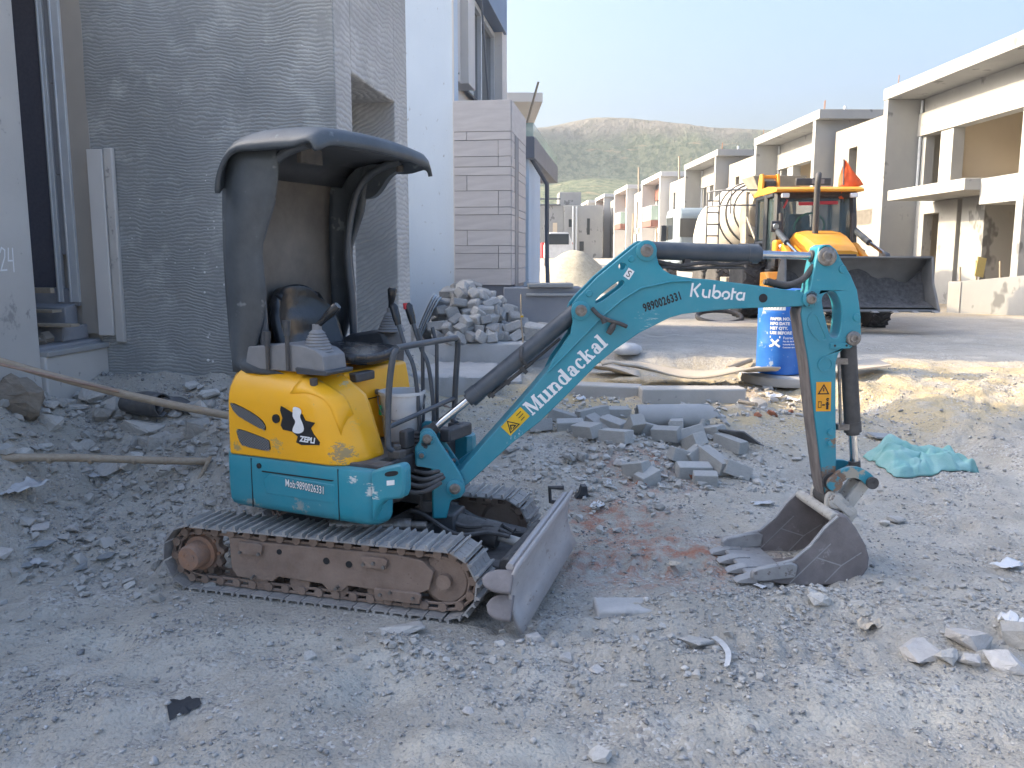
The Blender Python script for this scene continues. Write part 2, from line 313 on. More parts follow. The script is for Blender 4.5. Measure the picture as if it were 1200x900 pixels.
def smoothpoly(pts, it=1):
    for _ in range(it):
        q = []
        for i in range(len(pts)):
            a = pts[i]; b = pts[(i + 1) % len(pts)]
            q += [(a[0]*.75 + b[0]*.25, a[1]*.75 + b[1]*.25), (a[0]*.25 + b[0]*.75, a[1]*.25 + b[1]*.75)]
        pts = q
    return pts
def spline(pts, n=8):
    P = [Vector(p) for p in pts]; out = []
    for i in range(len(P) - 1):
        p0 = P[max(i-1, 0)]; p1 = P[i]; p2 = P[i+1]; p3 = P[min(i+2, len(P)-1)]
        for k in range(n):
            t = k / n
            out.append(0.5*((2*p1) + (p2-p0)*t + (2*p0-5*p1+4*p2-p3)*t*t + (3*p1-p0-3*p2+p3)*t**3))
    out.append(P[-1]); return out
def text_mb(txt, size, off=0.0, shear=0.0, space=1.0, mono_w=None):
    c = bpy.data.curves.new('t', 'FONT'); c.body = txt; c.size = size; c.offset = off; c.shear = shear; c.space_character = space; c.resolution_u = 3
    o = bpy.data.objects.new('t', c); COL.objects.link(o); bpy.context.view_layer.update()
    me = bpy.data.meshes.new_from_object(o.evaluated_get(bpy.context.evaluated_depsgraph_get()))
    vs = [tuple(v.co) for v in me.vertices]; fs = [tuple(p.vertices) for p in me.polygons]
    bpy.data.objects.remove(o); bpy.data.curves.remove(c); bpy.data.meshes.remove(me)
    return vs, fs
def ribbon(vs, fs, pts, w, closed=False):
    # flat stroke of width w along pts (2-D) appended to vs/fs, each stroke a hair above the last
    P = [Vector((p[0], p[1])) for p in pts]; n = len(P); o = len(vs); z = 0.00012 * (o // 2 % 7)
    for i, p in enumerate(P):
        if closed: a, b = P[(i-1) % n], P[(i+1) % n]
        else: a, b = P[max(i-1, 0)], P[min(i+1, n-1)]
        d1 = (p - a).normalized() if (p - a).length > 1e-9 else (b - p).normalized()
        d2 = (b - p).normalized() if (b - p).length > 1e-9 else d1
        d = (d1 + d2).normalized(); nn = Vector((-d.y, d.x)); k = 1 / max(0.5, nn.dot(Vector((-d1.y, d1.x))))
        vs.append((*(p + nn*w/2*k), z)); vs.append((*(p - nn*w/2*k), z))
    for i in range(n if closed else n - 1):
        a = o + 2*i; b = o + 2*((i+1) % n); fs.append((a, a+1, b+1, b))
def place2d(vs, o, ux, uy):
    o, ux, uy = Vector(o), Vector(ux), Vector(uy); nn = ux.cross(uy).normalized()
    return [tuple(o + ux*v[0] + uy*v[1] + nn*v[2]) for v in vs]
# ------------------------------------------------------------------ ground
_rs = np.random.RandomState(11); _T = _rs.rand(256, 256)
def vnoise(x, y):
    xi = np.floor(x).astype(int); yi = np.floor(y).astype(int); fx = x - xi; fy = y - yi
    fx = fx*fx*fx*(fx*(fx*6-15)+10); fy = fy*fy*fy*(fy*(fy*6-15)+10)
    a = _T[xi & 255, yi & 255]; b = _T[(xi+1) & 255, yi & 255]; c = _T[xi & 255, (yi+1) & 255]; d = _T[(xi+1) & 255, (yi+1) & 255]
    return (a*(1-fx)+b*fx)*(1-fy) + (c*(1-fx)+d*fx)*fy - 0.5
def fbm(x, y, o=4, g=0.5):
    s = 0; amp = 1
    for k in range(o):
        s = s + amp*vnoise(x*2**k + 17.3*k, y*2**k + 5.1*k); amp *= g
    return s
def ss(a, b, x):
    t = np.clip((x-a)/(b-a), 0, 1); return t*t*(3-2*t)
def gauss(x, y, cx, cy, sx, sy, ang=0):
    c, s = math.cos(ang), math.sin(ang); u = (x-cx)*c + (y-cy)*s; v = -(x-cx)*s + (y-cy)*c
    return np.exp(-(u/sx)**2 - (v/sy)**2)
def height(x, y):
    x = np.asarray(x, float); y = np.asarray(y, float)
    w1 = fbm(x*0.9, y*0.9, 3)
    base = 0.24*ss(5.6, 7.4, y + 0.5*w1) + 0.08*ss(7.5, 9.5, y)
    # raised road on the right, then everywhere beyond
    edge = 3.25 + 0.30*np.maximum(0, 8 - y) + 0.25*fbm(x*0 + 3.3, y*0.7, 3) - 0.35*ss(7.6, 9.5, y) - 6*ss(9.3, 12.5, y)
    road = ss(-0.36, 0.10, x - edge) * ss(5.0, 6.4, y + 0.3*w1)
    h = base*(1-road) + road*(0.20 + 0.25*ss(5.8, 8.6, y))
    h = h + 0.022*np.maximum(0, y-24)*ss(24, 40, y)*ss(140, 100, y) + 2.2*ss(100, 140, y)
    # rubble heap against the left wall
    d = 6.45 - y - 0.13*(x+1.2)
    heap = 0.60*ss(2.05, 0.25, d + 0.35*w1)*ss(-0.55, -1.75, x + 0.3*w1)
    de = x + 3.148 + 0.133*(6.55 - y); heap2 = 0.76*(0.55 + 0.45*ss(6.3, 5.5, y))*ss(1.02, 0.0, de + 0.22*w1)*ss(3.3, 4.4, y)*ss(-1.2, -2.0, x)
    h = h + np.maximum(heap, heap2*(y < 8) + heap*0)
    near = ss(16, 9, y)*ss(9, 6, np.abs(x))
    # mound of broken concrete in the middle, ridges of gravel, hollow in front of the blade
    h = h + 0.10*gauss(x, y, 0.95, 6.3, 0.9, 0.55) + 0.07*gauss(x, y, 0.35, 5.6, 0.5, 0.35)
    h = h + 0.06*gauss(x, y, 1.15, 3.78, 0.55, 0.12, 0.08) + 0.05*gauss(x, y, 0.55, 3.25, 0.5, 0.16, -0.1)
    h = h + 0.05*gauss(x, y, 1.75, 3.65, 0.5, 0.2, 0.3) + 0.045*gauss(x, y, -0.45, 3.3, 0.22, 0.16)
    h = h - 0.05*gauss(x, y, 0.12, 3.9, 0.30, 0.35) 
    flat = 1 - 0.9*np.maximum(gauss(x, y, -0.85, 3.8, 0.95, 0.35, -0.28), gauss(x, y, -0.7, 4.7, 0.95, 0.4, -0.28))
    rough = (0.06*fbm(x*1.3, y*1.3, 3) + 0.045*fbm(x*4, y*4, 4, 0.55))*flat
    rough = rough + 0.022*np.abs(fbm(x*9 + 2*w1, y*9, 3, 0.6))*flat
    # wheel ruts, curving through the left foreground
    rr = np.hypot(x + 3.6, y - 1.2); rut = np.exp(-((rr - 2.35)/0.22)**2) + np.exp(-((rr - 2.9)/0.13)**2)
    ang_ = np.arctan2(y-1.2, x+3.6); lug = np.tanh(3*np.sin(ang_*44 + 9*np.abs(rr - 2.35)))
    h = h + near*(rough - 0.030*rut*flat + 0.015*rut*lug*flat)
    # shallow crawler imprint behind and in front of the machine, and scraped furrows before the blade
    u_ = (x+.77)*.961 - (y-4.3)*.276; v_ = (x+.77)*.276 + (y-4.3)*.961
    tr = np.exp(-((np.abs(v_)-.44)/.13)**4)*ss(-3.2, -2.4, u_)*(1-ss(2.0, 2.8, u_)); h = h + near*tr*(-.016 + .013*np.tanh(3*np.sin(u_*62)))*(np.abs(u_) > .8)
    h = h + near*0.012*np.sin(v_*34 + 3*w1)*gauss(x, y, .35, 3.45, .5, .4)
    h = h*1.0 + (1-near)*0.02*fbm(x*0.4, y*0.4, 2)*ss(200, 60, y)
    return h
def gz(x, y): return float(height(np.array([x]), np.array([y]))[0])
def axis(lo, hi, a, b, step, g):
    c = list(np.arange(a, b, step)); s = step; t = c[0]; L = []
    while t > lo: s *= g; t -= s; L.append(t)
    s = step; t = c[-1]; Rr = []
    while t < hi: s *= g; t += s; Rr.append(t)
    return np.array(L[::-1] + c + Rr)
gx = axis(-1500, 1500, -3.6, 4.6, 0.028, 1.13); gy = axis(-300, 2500, 2.0, 9.0, 0.028, 1.13)
XX, YY = np.meshgrid(gx, gy); ZZ = height(XX, YY)
nx, ny = len(gx), len(gy)
me = bpy.data.meshes.new('ground')
vs_ = np.stack([XX.ravel(), YY.ravel(), ZZ.ravel()], 1)
ii = (np.arange(ny-1)[:, None]*nx + np.arange(nx-1)[None, :]).ravel()
fs_ = np.stack([ii, ii+1, ii+1+nx, ii+nx], 1)
me.vertices.add(len(vs_)); me.vertices.foreach_set('co', vs_.ravel())
me.loops.add(len(fs_)*4); me.polygons.add(len(fs_))
me.loops.foreach_set('vertex_index', fs_.ravel().astype(np.int32)); me.polygons.foreach_set('loop_start', (np.arange(len(fs_))*4).astype(np.int32))
me.update(); me.polygons.foreach_set('use_smooth', [True]*len(fs_))
ground = bpy.data.objects.new('ground', me); COL.objects.link(ground); tag(ground, kind='structure')
def ground_material():
    m = bpy.data.materials.new('ground'); m.use_nodes = True; n = m.node_tree.nodes; l = m.node_tree.links; b = n['Principled BSDF']
    b.inputs['Roughness'].default_value = 0.97; b.inputs['Specular IOR Level'].default_value = 0.25
    tc = n.new('ShaderNodeTexCoord')
    def noise(s, d=6, r=0.6, dist=0.0):
        t = n.new('ShaderNodeTexNoise'); t.inputs['Scale'].default_value = s; t.inputs['Detail'].default_value = d; t.inputs['Roughness'].default_value = r
        t.inputs['Distortion'].default_value = dist; l.new(tc.outputs['Object'], t.inputs['Vector']); return t.outputs['Fac']
    def rmp(s, a, bb, c=0.0, d=1.0):
        t = n.new('ShaderNodeMapRange'); t.inputs['From Min'].default_value = a; t.inputs['From Max'].default_value = bb
        t.inputs['To Min'].default_value = c; t.inputs['To Max'].default_value = d; l.new(s, t.inputs['Value']); return t.outputs[0]
    def mix(f, A, B):
        t = n.new('ShaderNodeMix'); t.data_type = 'RGBA'; l.new(f, t.inputs['Factor'])
        for s, i in ((A, 6), (B, 7)):
            if isinstance(s, tuple): t.inputs[i].default_value = (*s, 1)
            else: l.new(s, t.inputs[i])
        return t.outputs[2]
    def mul(a, bb):
        t = n.new('ShaderNodeMath'); t.operation = 'MULTIPLY'; l.new(a, t.inputs[0]); l.new(bb, t.inputs[1]); return t.outputs[0]
    col = mix(rmp(noise(0.8, 8), 0.35, 0.65), (0.375, 0.352, 0.308), (0.515, 0.48, 0.42))
    col = mix(rmp(noise(2.6, 9, 0.7, 0.6), 0.5, 0.68), col, (0.53, 0.505, 0.455))
    col = mix(mul(rmp(noise(1.7, 7, 0.65, 0.8), 0.60, 0.68), rmp(noise(60, 3), 0.2, 0.5)), col, (0.56, 0.52, 0.455))
    col = mix(rmp(noise(6, 9, 0.75), 0.55, 0.72), col, (0.32, 0.295, 0.26))
    # reddish brick dust between the blade and the bucket
    def blob(cx, cy, sx, sy):
        mp = n.new('ShaderNodeMapping'); mp.inputs['Location'].default_value = (-cx/sx, -cy/sy, 0); mp.inputs['Scale'].default_value = (1/sx, 1/sy, 0)
        l.new(tc.outputs['Object'], mp.inputs['Vector']); g = n.new('ShaderNodeTexGradient'); g.gradient_type = 'SPHERICAL'; l.new(mp.outputs[0], g.inputs[0]); return g.outputs['Fac']
    for (cx, cy, sx, sy, k) in ((0.80, 4.42, 0.75, 0.62, 1.0), (0.62, 5.1, 0.5, 0.5, 0.9), (0.95, 5.9, 0.55, 0.5, 0.8), (2.1, 8.3, 1.5, 0.6, 0.5)):
        f = mul(rmp(blob(cx, cy, sx, sy), 0.0, 0.6, 0, k), rmp(noise(7, 9, 0.75), 0.46, 0.62))
        col = mix(f, col, (0.42, 0.20, 0.135))
    # warm sunlit strip painted tan past the mound, then sand beside the road
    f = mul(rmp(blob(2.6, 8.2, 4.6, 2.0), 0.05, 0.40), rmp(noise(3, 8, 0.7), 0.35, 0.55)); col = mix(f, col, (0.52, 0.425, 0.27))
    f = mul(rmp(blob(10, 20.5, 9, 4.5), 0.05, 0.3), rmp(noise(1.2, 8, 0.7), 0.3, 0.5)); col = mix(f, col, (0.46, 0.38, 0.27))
    for (cx, cy, sx, sy) in ((-1.03, 3.42, .38, .16), (-.72, 3.20, .36, .15), (-.52, 3.0, .30, .14), (.9, 2.75, .4, .12), (-1.7, 3.5, .4, .2), (1.5, 2.9, .5, .2), (-.1, 2.6, .4, .12)):
        f = mul(rmp(blob(cx, cy, sx, sy), 0.0, 0.45, 0, .9), rmp(noise(5, 7, 0.6), 0.36, 0.56)); col = mix(f, col, (0.55, 0.52, 0.455))
    # fine gravel: light and dark grains
    vo = n.new('ShaderNodeTexVoronoi'); vo.inputs['Scale'].default_value = 75; l.new(tc.outputs['Object'], vo.inputs['Vector'])
    sep = n.new('ShaderNodeSeparateColor'); l.new(vo.outputs['Color'], sep.inputs[0])
    grit = rmp(noise(2.1, 6, 0.7), 0.47, 0.60)
    col = mix(mul(rmp(sep.outputs[0], 0.80, 0.86, 0, 0.75), grit), col, (0.58, 0.575, 0.56))
    col = mix(mul(rmp(sep.outputs[1], 0.82, 0.88, 0, 0.7), grit), col, (0.19, 0.19, 0.20))
    l.new(col, b.inputs['Base Color'])
    vo2 = n.new('ShaderNodeTexVoronoi'); vo2.inputs['Scale'].default_value = 38; l.new(tc.outputs['Object'], vo2.inputs['Vector'])
    b1 = n.new('ShaderNodeBump'); b1.inputs['Strength'].default_value = 0.7; b1.inputs['Distance'].default_value = 0.02; l.new(noise(26, 10, 0.75), b1.inputs['Height'])
    b2 = n.new('ShaderNodeBump'); b2.inputs['Strength'].default_value = 0.6; b2.inputs['Distance'].default_value = 0.008; b2.invert = True; l.new(vo.outputs['Distance'], b2.inputs['Height']); l.new(b1.outputs[0], b2.inputs['Normal'])
    b3 = n.new('ShaderNodeBump'); b3.inputs['Strength'].default_value = 0.36; b3.inputs['Distance'].default_value = 0.016; b3.invert = True; l.new(vo2.outputs['Distance'], b3.inputs['Height']); l.new(b2.outputs[0], b3.inputs['Normal'])
    l.new(b3.outputs[0], b.inputs['Normal']); return m
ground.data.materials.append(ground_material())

# hill beyond the site, a flat-topped ridge with a cliff band
def hill():
    xs = np.linspace(-700, 900, 220); ys = np.linspace(260, 980, 110); X, Y = np.meshgrid(xs, ys)
    az = X/Y
    ridge = 97 + 3*np.sin(az*22) - 34*ss(0.13, 0.62, az) - 8*ss(0.10, 0.03, az) - 10*ss(-0.05, -0.6, az)
    prof = ss(270, 640, Y + 60*fbm(X*0.006, Y*0.006, 3)); t = prof
    slope = 0.62*t + 0.38*ss(0.86, 0.95, t)
    gul = 9*np.abs(fbm(X*0.012, Y*0.005, 4, 0.55))*(1-ss(0.75, 0.95, t))*ss(0.05, 0.3, t)
    Z = -1 + (ridge+1)*slope - gul + 2.0*fbm(X*0.05, Y*0.05, 3)*ss(0.05, 0.2, t)
    me = bpy.data.meshes.new('hill'); nx = len(xs); ny = len(ys)
    vs = [tuple(p) for p in np.stack([X.ravel(), Y.ravel(), Z.ravel()], 1)]
    fs = [(i*nx+j, i*nx+j+1, (i+1)*nx+j+1, (i+1)*nx+j) for i in range(ny-1) for j in range(nx-1)]
    me.from_pydata(vs, [], fs); me.polygons.foreach_set('use_smooth', [True]*len(fs))
    m = bpy.data.materials.new('hillside'); m.use_nodes = True; n = m.node_tree.nodes; l = m.node_tree.links; b = n['Principled BSDF']; b.inputs['Roughness'].default_value = 1; b.inputs['Specular IOR Level'].default_value = 0
    tc = n.new('ShaderNodeTexCoord'); sp = n.new('ShaderNodeSeparateXYZ'); l.new(tc.outputs['Object'], sp.inputs[0])
    def noise(s, d=8, st=(1, 1, 1)):
        mp = n.new('ShaderNodeMapping'); mp.inputs['Scale'].default_value = st; l.new(tc.outputs['Object'], mp.inputs[0])
        t = n.new('ShaderNodeTexNoise'); t.inputs['Scale'].default_value = s; t.inputs['Detail'].default_value = d; t.inputs['Roughness'].default_value = 0.65; l.new(mp.outputs[0], t.inputs['Vector']); return t.outputs['Fac']
    def rmp(s, a, bb, c=0.0, d=1.0):
        t = n.new('ShaderNodeMapRange'); t.inputs[1].default_value = a; t.inputs[2].default_value = bb; t.inputs[3].default_value = c; t.inputs[4].default_value = d; l.new(s, t.inputs[0]); return t.outputs[0]
    def mix(f, A, B):
        t = n.new('ShaderNodeMix'); t.data_type = 'RGBA'; l.new(f, t.inputs['Factor'])
        for s, i in ((A, 6), (B, 7)):
            if isinstance(s, tuple): t.inputs[i].default_value = (*s, 1)
            else: l.new(s, t.inputs[i])
        return t.outputs[2]
    def add(a, bb, op='ADD'):
        t = n.new('ShaderNodeMath'); t.operation = op; l.new(a, t.inputs[0]); l.new(bb, t.inputs[1]); return t.outputs[0]
    zz = add(sp.outputs['Z'], rmp(noise(0.02, 8), 0, 1, -22, 22))
    col = mix(rmp(noise(0.03), 0.40, 0.60), (0.36, 0.27, 0.17), (0.24, 0.20, 0.13))
    green = mix(rmp(noise(0.22, 6), 0.42, 0.56), (0.11, 0.145, 0.085), (0.22, 0.235, 0.145))
    col = mix(rmp(zz, 14, 26), col, green)
    col = mix(rmp(noise(0.06, 8, (0.4, 1, 2.5)), 0.61, 0.67), col, (0.40, 0.30, 0.185))
    col = mix(rmp(zz, 74, 86), col, (0.26, 0.235, 0.195))
    col = mix(add(rmp(zz, 78, 82), rmp(noise(0.12, 8, (1, 1, 0.3)), 0.5, 0.6), 'MULTIPLY'), col, (0.16, 0.155, 0.12))
    l.new(col, b.inputs['Base Color'])
    bp = n.new('ShaderNodeBump'); bp.inputs['Strength'].default_value = 1; bp.inputs['Distance'].default_value = 4; l.new(noise(0.3, 6), bp.inputs['Height']); l.new(bp.outputs[0], b.inputs['Normal'])
    me.materials.append(m); o = bpy.data.objects.new('hill', me); COL.objects.link(o); tag(o, kind='structure')
hill()
# ------------------------------------------------------------------ mini excavator
GR_, SCR, RUS = (.025, .032, .036), (.55, .60, .60), (.20, .13, .09)
scuff('yellow', [((.22, -.46, .72), .13, (.34, .25, .12), 22, .78, (1, 1, 2)), ((-.13, -.50, .74), .09, (.50, .33, .10), 26, .80, (1, 1, 2)), ((.1, -.3, 1.07), .22, (.55, .45, .25), 14, .86, (1, 1, 1)), ((-.38, -.5, .70), .10, (.42, .30, .12), 24, .82, (1, 1, 1)), ((.27, -.4, .85), .16, (.62, .40, .10), 30, .90, (1, 1, 3))])
scuff('teal', [((.40, -.49, .58), .13, SCR, 24, .84, (1, 1, 3)), ((.30, -.5, .62), .09, SCR, 30, .86, (1, 1, 2)), ((-.30, -.5, .44), .16, (.25, .30, .30), 20, .86, (1, 1, 1)), ((.0, -.5, .44), .20, (.26, .31, .31), 18, .88, (1, 1, 1)),
    ((1.803, -.06, 1.402), .11, GR_, 16, .80, (1, 1, 1)), ((.042, -.06, .49), .11, GR_, 16, .80, (1, 1, 1)), ((.975, -.07, 1.64), .10, GR_, 18, .84, (1, 1, 1)), ((.66, -.07, 1.35), .10, GR_, 18, .82, (1, 1, 1)), ((1.88, -.06, 1.61), .11, GR_, 18, .84, (1, 1, 1)), ((2.04, -.06, 1.2), .11, GR_, 16, .80, (1, 1, 1)),
    ((1.985, -.06, .47), .17, RUS, 15, .74, (1, 1, 1)), ((1.97, -.06, .68), .16, RUS, 24, .90, (1, 1, 2)), ((-.09, -.11, .72), .10, GR_, 18, .84, (1, 1, 1)), ((2.06, -.08, .52), .12, (.36, .33, .27), 18, .78, (1, 1, 1)), ((1.0, -.07, 1.3), .35, SCR, 40, .98, (.6, 1, 5)), ((.35, -.07, .72), .3, SCR, 40, .97, (3, 1, 1))])
def mini_excavator():
    ox, oy, a0 = -0.77, 4.30, R(-16)
    root = empty('mini_excavator', (ox, oy, 0.0), a0)
    tag(root, 'teal and yellow mini excavator with black canopy and its bucket resting on the rubble', 'excavator')
    FU = ((0, 0, 0), 0.0)
    def rel(wx, wy, deg):
        dx, dy = wx - ox, wy - oy; c, s = math.cos(-a0), math.sin(-a0)
        return ((dx*c - dy*s, dx*s + dy*c, 0), R(deg) - a0)
    FB = rel(-0.77, 4.30, -25.5); FA = rel(-0.33, 4.18, 4.0)
    P = lambda mb, name, m, fr, **k: mb.build(name, m, root, fr, **k)
    S = lambda mb, name, m, par, **k: mb.build(name, m, par, None, **k)

    # ---- undercarriage
    tr_r, cz, xr, xf = 0.150, 0.172, -0.655, 0.640
    L = xf - xr; per = 2*L + 2*math.pi*tr_r; N = 40
    def loop(s):
        s %= per
        if s < L: return (xr + s, cz + tr_r, 0.0)                                # top, going forward
        s -= L
        if s < math.pi*tr_r: a = math.pi/2 - s/tr_r; return (xf + tr_r*math.cos(a), cz + tr_r*math.sin(a), a - math.pi/2)
        s -= math.pi*tr_r
        if s < L: return (xf - s, cz - tr_r, math.pi)
        s -= L
        a = -math.pi/2 - s/tr_r; return (xr + tr_r*math.cos(a), cz + tr_r*math.sin(a), a - math.pi/2)
    pitch = per/N
    sh = MB()
    sh.prism([(-pitch*.47, 0), (pitch*.47, 0), (pitch*.47, .007), (pitch*.40, .007), (pitch*.36, .026), (pitch*.27, .026), (pitch*.22, .007),
              (-pitch*.26, .007), (-pitch*.30, .021), (-pitch*.38, .021), (-pitch*.42, .007), (-pitch*.47, .007)], -.115, .115)
    for yy in (-.055, .055):
        sh.box((-.016, yy-.004, .0068), (.014, yy+.004, .0095))
    shoe_me = sh.mesh('track_shoe', 'track_steel')
    bolt = MB()
    for side in (-1, 1):
        y0 = side*0.435
        ch1 = MB(); ch2 = MB(); e_ = -side
        for k in range(N):
            x, z, an = loop(k*pitch + .02); x2, z2, an2 = loop((k+1)*pitch + .02)
            d = Vector((x2-x, 0, z2-z)); nrm = Vector((-d.z, 0, d.x)).normalized()
            p = Vector((x, y0, z)) - nrm*.028; q = Vector((x2, y0, z2)) - nrm*.028
            for ch, yy in ((ch1, -.055*e_), (ch2, .055*e_)):
                o = Vector((0, yy, 0))
                ch.cyl(p + o - Vector((0, .016, 0)), p + o + Vector((0, .016, 0)), .021, 10)
                ch.tube([p + o + nrm*.016, q + o + nrm*.016], .008, 6); ch.tube([p + o - nrm*.012, q + o - nrm*.012], .007, 6)
        track = ch1.build('track', 'rusty', root, FU, smooth=40); ch2.build('track_chain', 'rusty', track, smooth=40)
        for k in range(N):
            x, z, an = loop((k + .5)*pitch)
            inst(shoe_me, 'track_shoe', track, (x, y0, z), (random.uniform(-.01, .01), -an, random.uniform(-.008, .008)))
        ys = side*0.535; e = side
        fm = MB()
        fm.prism([(-.46, .275), (-.40, .282), (-.30, .272), (.40, .278), (.53, .262), (.585, .215), (.56, .13), (.50, .10), (.40, .085), (.36, .085), (.33, .10), (.16, .105), (.13, .075), (.06, .07), (.03, .10), (-.20, .11), (-.23, .085), (-.43, .09), (-.455, .13)], ys - e*.13, ys - e*.02)
        tf = fm.build('track_frame', 'rusty', root, FU, bevel=.012)
        pd = MB()
        for (xa, xb, za, zb) in ((-.40, -.28, .21, .27), (.24, .36, .21, .262), (.30, .52, .065, .115)):
            pd.prism([(xa, za), (xb, za), (xb+.01, zb-.01), (xb-.01, zb), (xa, zb)], ys - e*.02, ys - e*.002)
        S(pd, 'cover_plate', 'rusty', tf, bevel=.004)
        bl = MB()
        for (bx, bz) in ((-.39, .22), (-.29, .22), (.25, .225), (.30, .235), (.35, .222), (.11, .095), (.38, .105), (-.33, .10), (.33, .09), (.49, .09)):
            bl.cyl((bx, ys - e*.022, bz), (bx, ys + e*.008, bz), .0085, 6)
        S(bl, 'bolt', 'pin', tf, smooth=30)
        hl = MB()
        for (bx, bz, r) in ((-.19, .235, .013), (.055, .215, .016), (.17, .21, .016)):
            hl.cyl((bx, ys - e*.024, bz), (bx, ys - e*.0165, bz), r, 14)
        S(hl, 'hole', 'print_black', tf)
        # rollers, idler, drive sprocket with its rusty hub
        ro = MB()
        for rx in (-.32, -.10, .10, .30):
            ro.lathe([(.0, -.06), (.052, -.06), (.052, -.035), (.04, -.03), (.04, .03), (.052, .035), (.052, .06), (0, .06)], 16, (rx, y0, .085), 'y')
        P(ro, 'roller', 'rusty', FU, smooth=40)
        idl = MB(); idl.lathe([(0, -.05), (.10, -.05), (.122, -.03), (.122, .03), (.10, .05), (0, .05)], 28, (xf-.01, y0, cz), 'y'); idl.lathe([(0, -.02), (.035, -.02), (.035, .02), (0, .02)], 16, (xf-.01, y0 + e*.06, cz), 'y')
        P(idl, 'idler_wheel', 'rusty', FU, smooth=40)
        pts = []
        for k in range(40):
            r = .122 if k % 4 in (0, 1) else .100
            pts.append((xr + r*math.cos(2*math.pi*k/40), cz + r*math.sin(2*math.pi*k/40)))
        spk = MB(); spk.prism(pts, y0 - .02, y0 + .02); sp = P(spk, 'sprocket', 'rusty', FU, bevel=.004)
        hb = MB(); hb.lathe([(0, 0), (.085, 0), (.085, .045), (.067, .05), (.062, .125), (.055, .135), (0, .135)] if e > 0 else [(0, 0), (.085, 0), (.085, -.045), (.067, -.05), (.062, -.125), (.055, -.135), (0, -.135)], 28, (xr, y0, cz), 'y')
        S(hb, 'hub', 'rust', sp, smooth=35)
        hbb = MB()
        for k in range(9):
            aa = 2*math.pi*k/9; hbb.cyl((xr + .095*math.cos(aa), y0, cz + .095*math.sin(aa)), (xr + .095*math.cos(aa), y0 + e*.03, cz + .095*math.sin(aa)), .009, 6)
        for k in range(3):
            aa = 2*math.pi*k/3 + .4; hbb.cyl((xr + .03*math.cos(aa), y0 + e*.13, cz + .03*math.sin(aa)), (xr + .03*math.cos(aa), y0 + e*.14, cz + .03*math.sin(aa)), .007, 6)
        S(hbb, 'bolt', 'rust', sp)
    cfm = MB(); cfm.box((-.30, -.42, .16), (.32, .42, .27)); cfm.box((-.38, -.30, .20), (.42, .30, .30)); cfm.lathe([(0, 0), (.30, 0), (.30, .08), (.27, .08), (.27, .14), (0, .14)], 32, (0, 0, .29))
    P(cfm, 'center_frame', 'dark_metal', FU, bevel=.01)
    # ---- dozer blade
    bd = MB(); rows = []
    prof = [(1.005, .0), (.972, .06), (.955, .12), (.952, .19), (.962, .25), (.985, .305)]
    for j in range(13):
        y = -.56 + 1.13*j/12; t = (y + .56)/1.13; rows.append([(x, y, z + .03*t) for x, z in prof])
    bd.grid(rows)
    blade = bd.build('blade', 'blade', root, FU, smooth=60, solid=.016)
    eg = MB(); eg.grid([[(1.000 + .012*k, -.56 + 1.13*j/12, .03*j/12 + dz) for k, dz in ((0, -.004), (1, .035))] for j in range(13)])
    tb = MB(); tb.tube([(.945, -.54, .285), (.945, .55, .31)], .018, 8)
    S(tb, 'top_tube', 'blade', blade, smooth=40)
    for z0, z1, x0 in ((.06, .165, .855), (.185, .275, .835)):      # rounded wing plates folded back from the near end
        w = MB(); rows = []
        for i in range(13):
            u = i/12; row = []
            for j in range(9):
                v = -1 + 2*j/8; ww = math.sqrt(max(0, 1 - max(0, (u-.35)/.65)**2))
                row.append((.968 - (.968-x0)*u, -.572 - .030*v*ww - .006*u, (z0+z1)/2 + (z1-z0)/2*(-v)*ww*(.9) + .004*math.cos(v*1.5)))
            rows.append(row)
        w.grid(rows); S(w, 'end_plate', 'bucket', blade, smooth=60, solid=.014)
    w = MB(); w.tube([(.955, .555, .26), (.86, .57, .26), (.855, .57, .34), (.935, .57, .345)], .013, 8); S(w, 'lifting_loop', 'dark_metal', blade, smooth=40)
    for yy in (-.24, .24):
        ar = MB(); ar.tube([(.30, yy*.9, .20), (.62, yy, .185), (.95, yy*1.1, .12)], [.05, .05, .055], 8); P(ar, 'blade_arm', 'dark_metal', FU, smooth=40)
    bp = MB(); bp.prism([(.66, .10), (.95, .08), (.95, .26), (.90, .25), (.80, .19), (.66, .18)], -.23, -.20); bp.prism([(.66, .10), (.95, .08), (.95, .26), (.90, .25), (.80, .19), (.66, .18)], .20, .23)
    bp.box((.62, -.22, .12), (.94, .22, .16)); bp.tube([(.86, -.31, .20), (.86, .31, .20)], .035, 10)
    P(bp, 'blade_bracket', 'dark_metal', FU, bevel=.006)
    bc = MB(); bc.cyl((.30, .0, .315), (.72, .0, .235), .058, 18); bc.cyl((.655, .0, .247), (.735, 0, .232), .066, 18)
    bcy = P(bc, 'blade_cylinder', 'dark_metal', FU, smooth=40)
    r = MB(); r.cyl((.70, 0, .238), (.95, 0, .185), .024, 14); S(r, 'cylinder_rod', 'cast', bcy, smooth=40)
    bg2 = MB(); bg2.box((.39, -.085, .22), (.53, .085, .35)); S(bg2, 'guard_plate', 'black_plastic', bcy, bevel=.012)
    hs = MB()
    for dy, dz in ((-.09, .0), (-.04, .02), (.08, .01), (.12, -.01)):
        hs.tube(spline([(.15, dy, .33+dz), (.35, dy*1.4, .36+dz), (.55, dy*1.5, .27+dz), (.70, dy*.8, .27+dz), (.80, dy*.5, .25)], 6), .011, 7)
    P(hs, 'hose', 'tyre', FU, smooth=50)
    # ---- upper body: lower skirt, engine cover
    def tail(rad, y0=-.5, y1=.5, n=16):
        a_0 = math.asin(y0/rad); a_1 = math.asin(y1/rad)
        return [(-rad*math.cos(a_0 + (a_1-a_0)*k/(n-1)), rad*math.sin(a_0 + (a_1-a_0)*k/(n-1))) for k in range(n)]
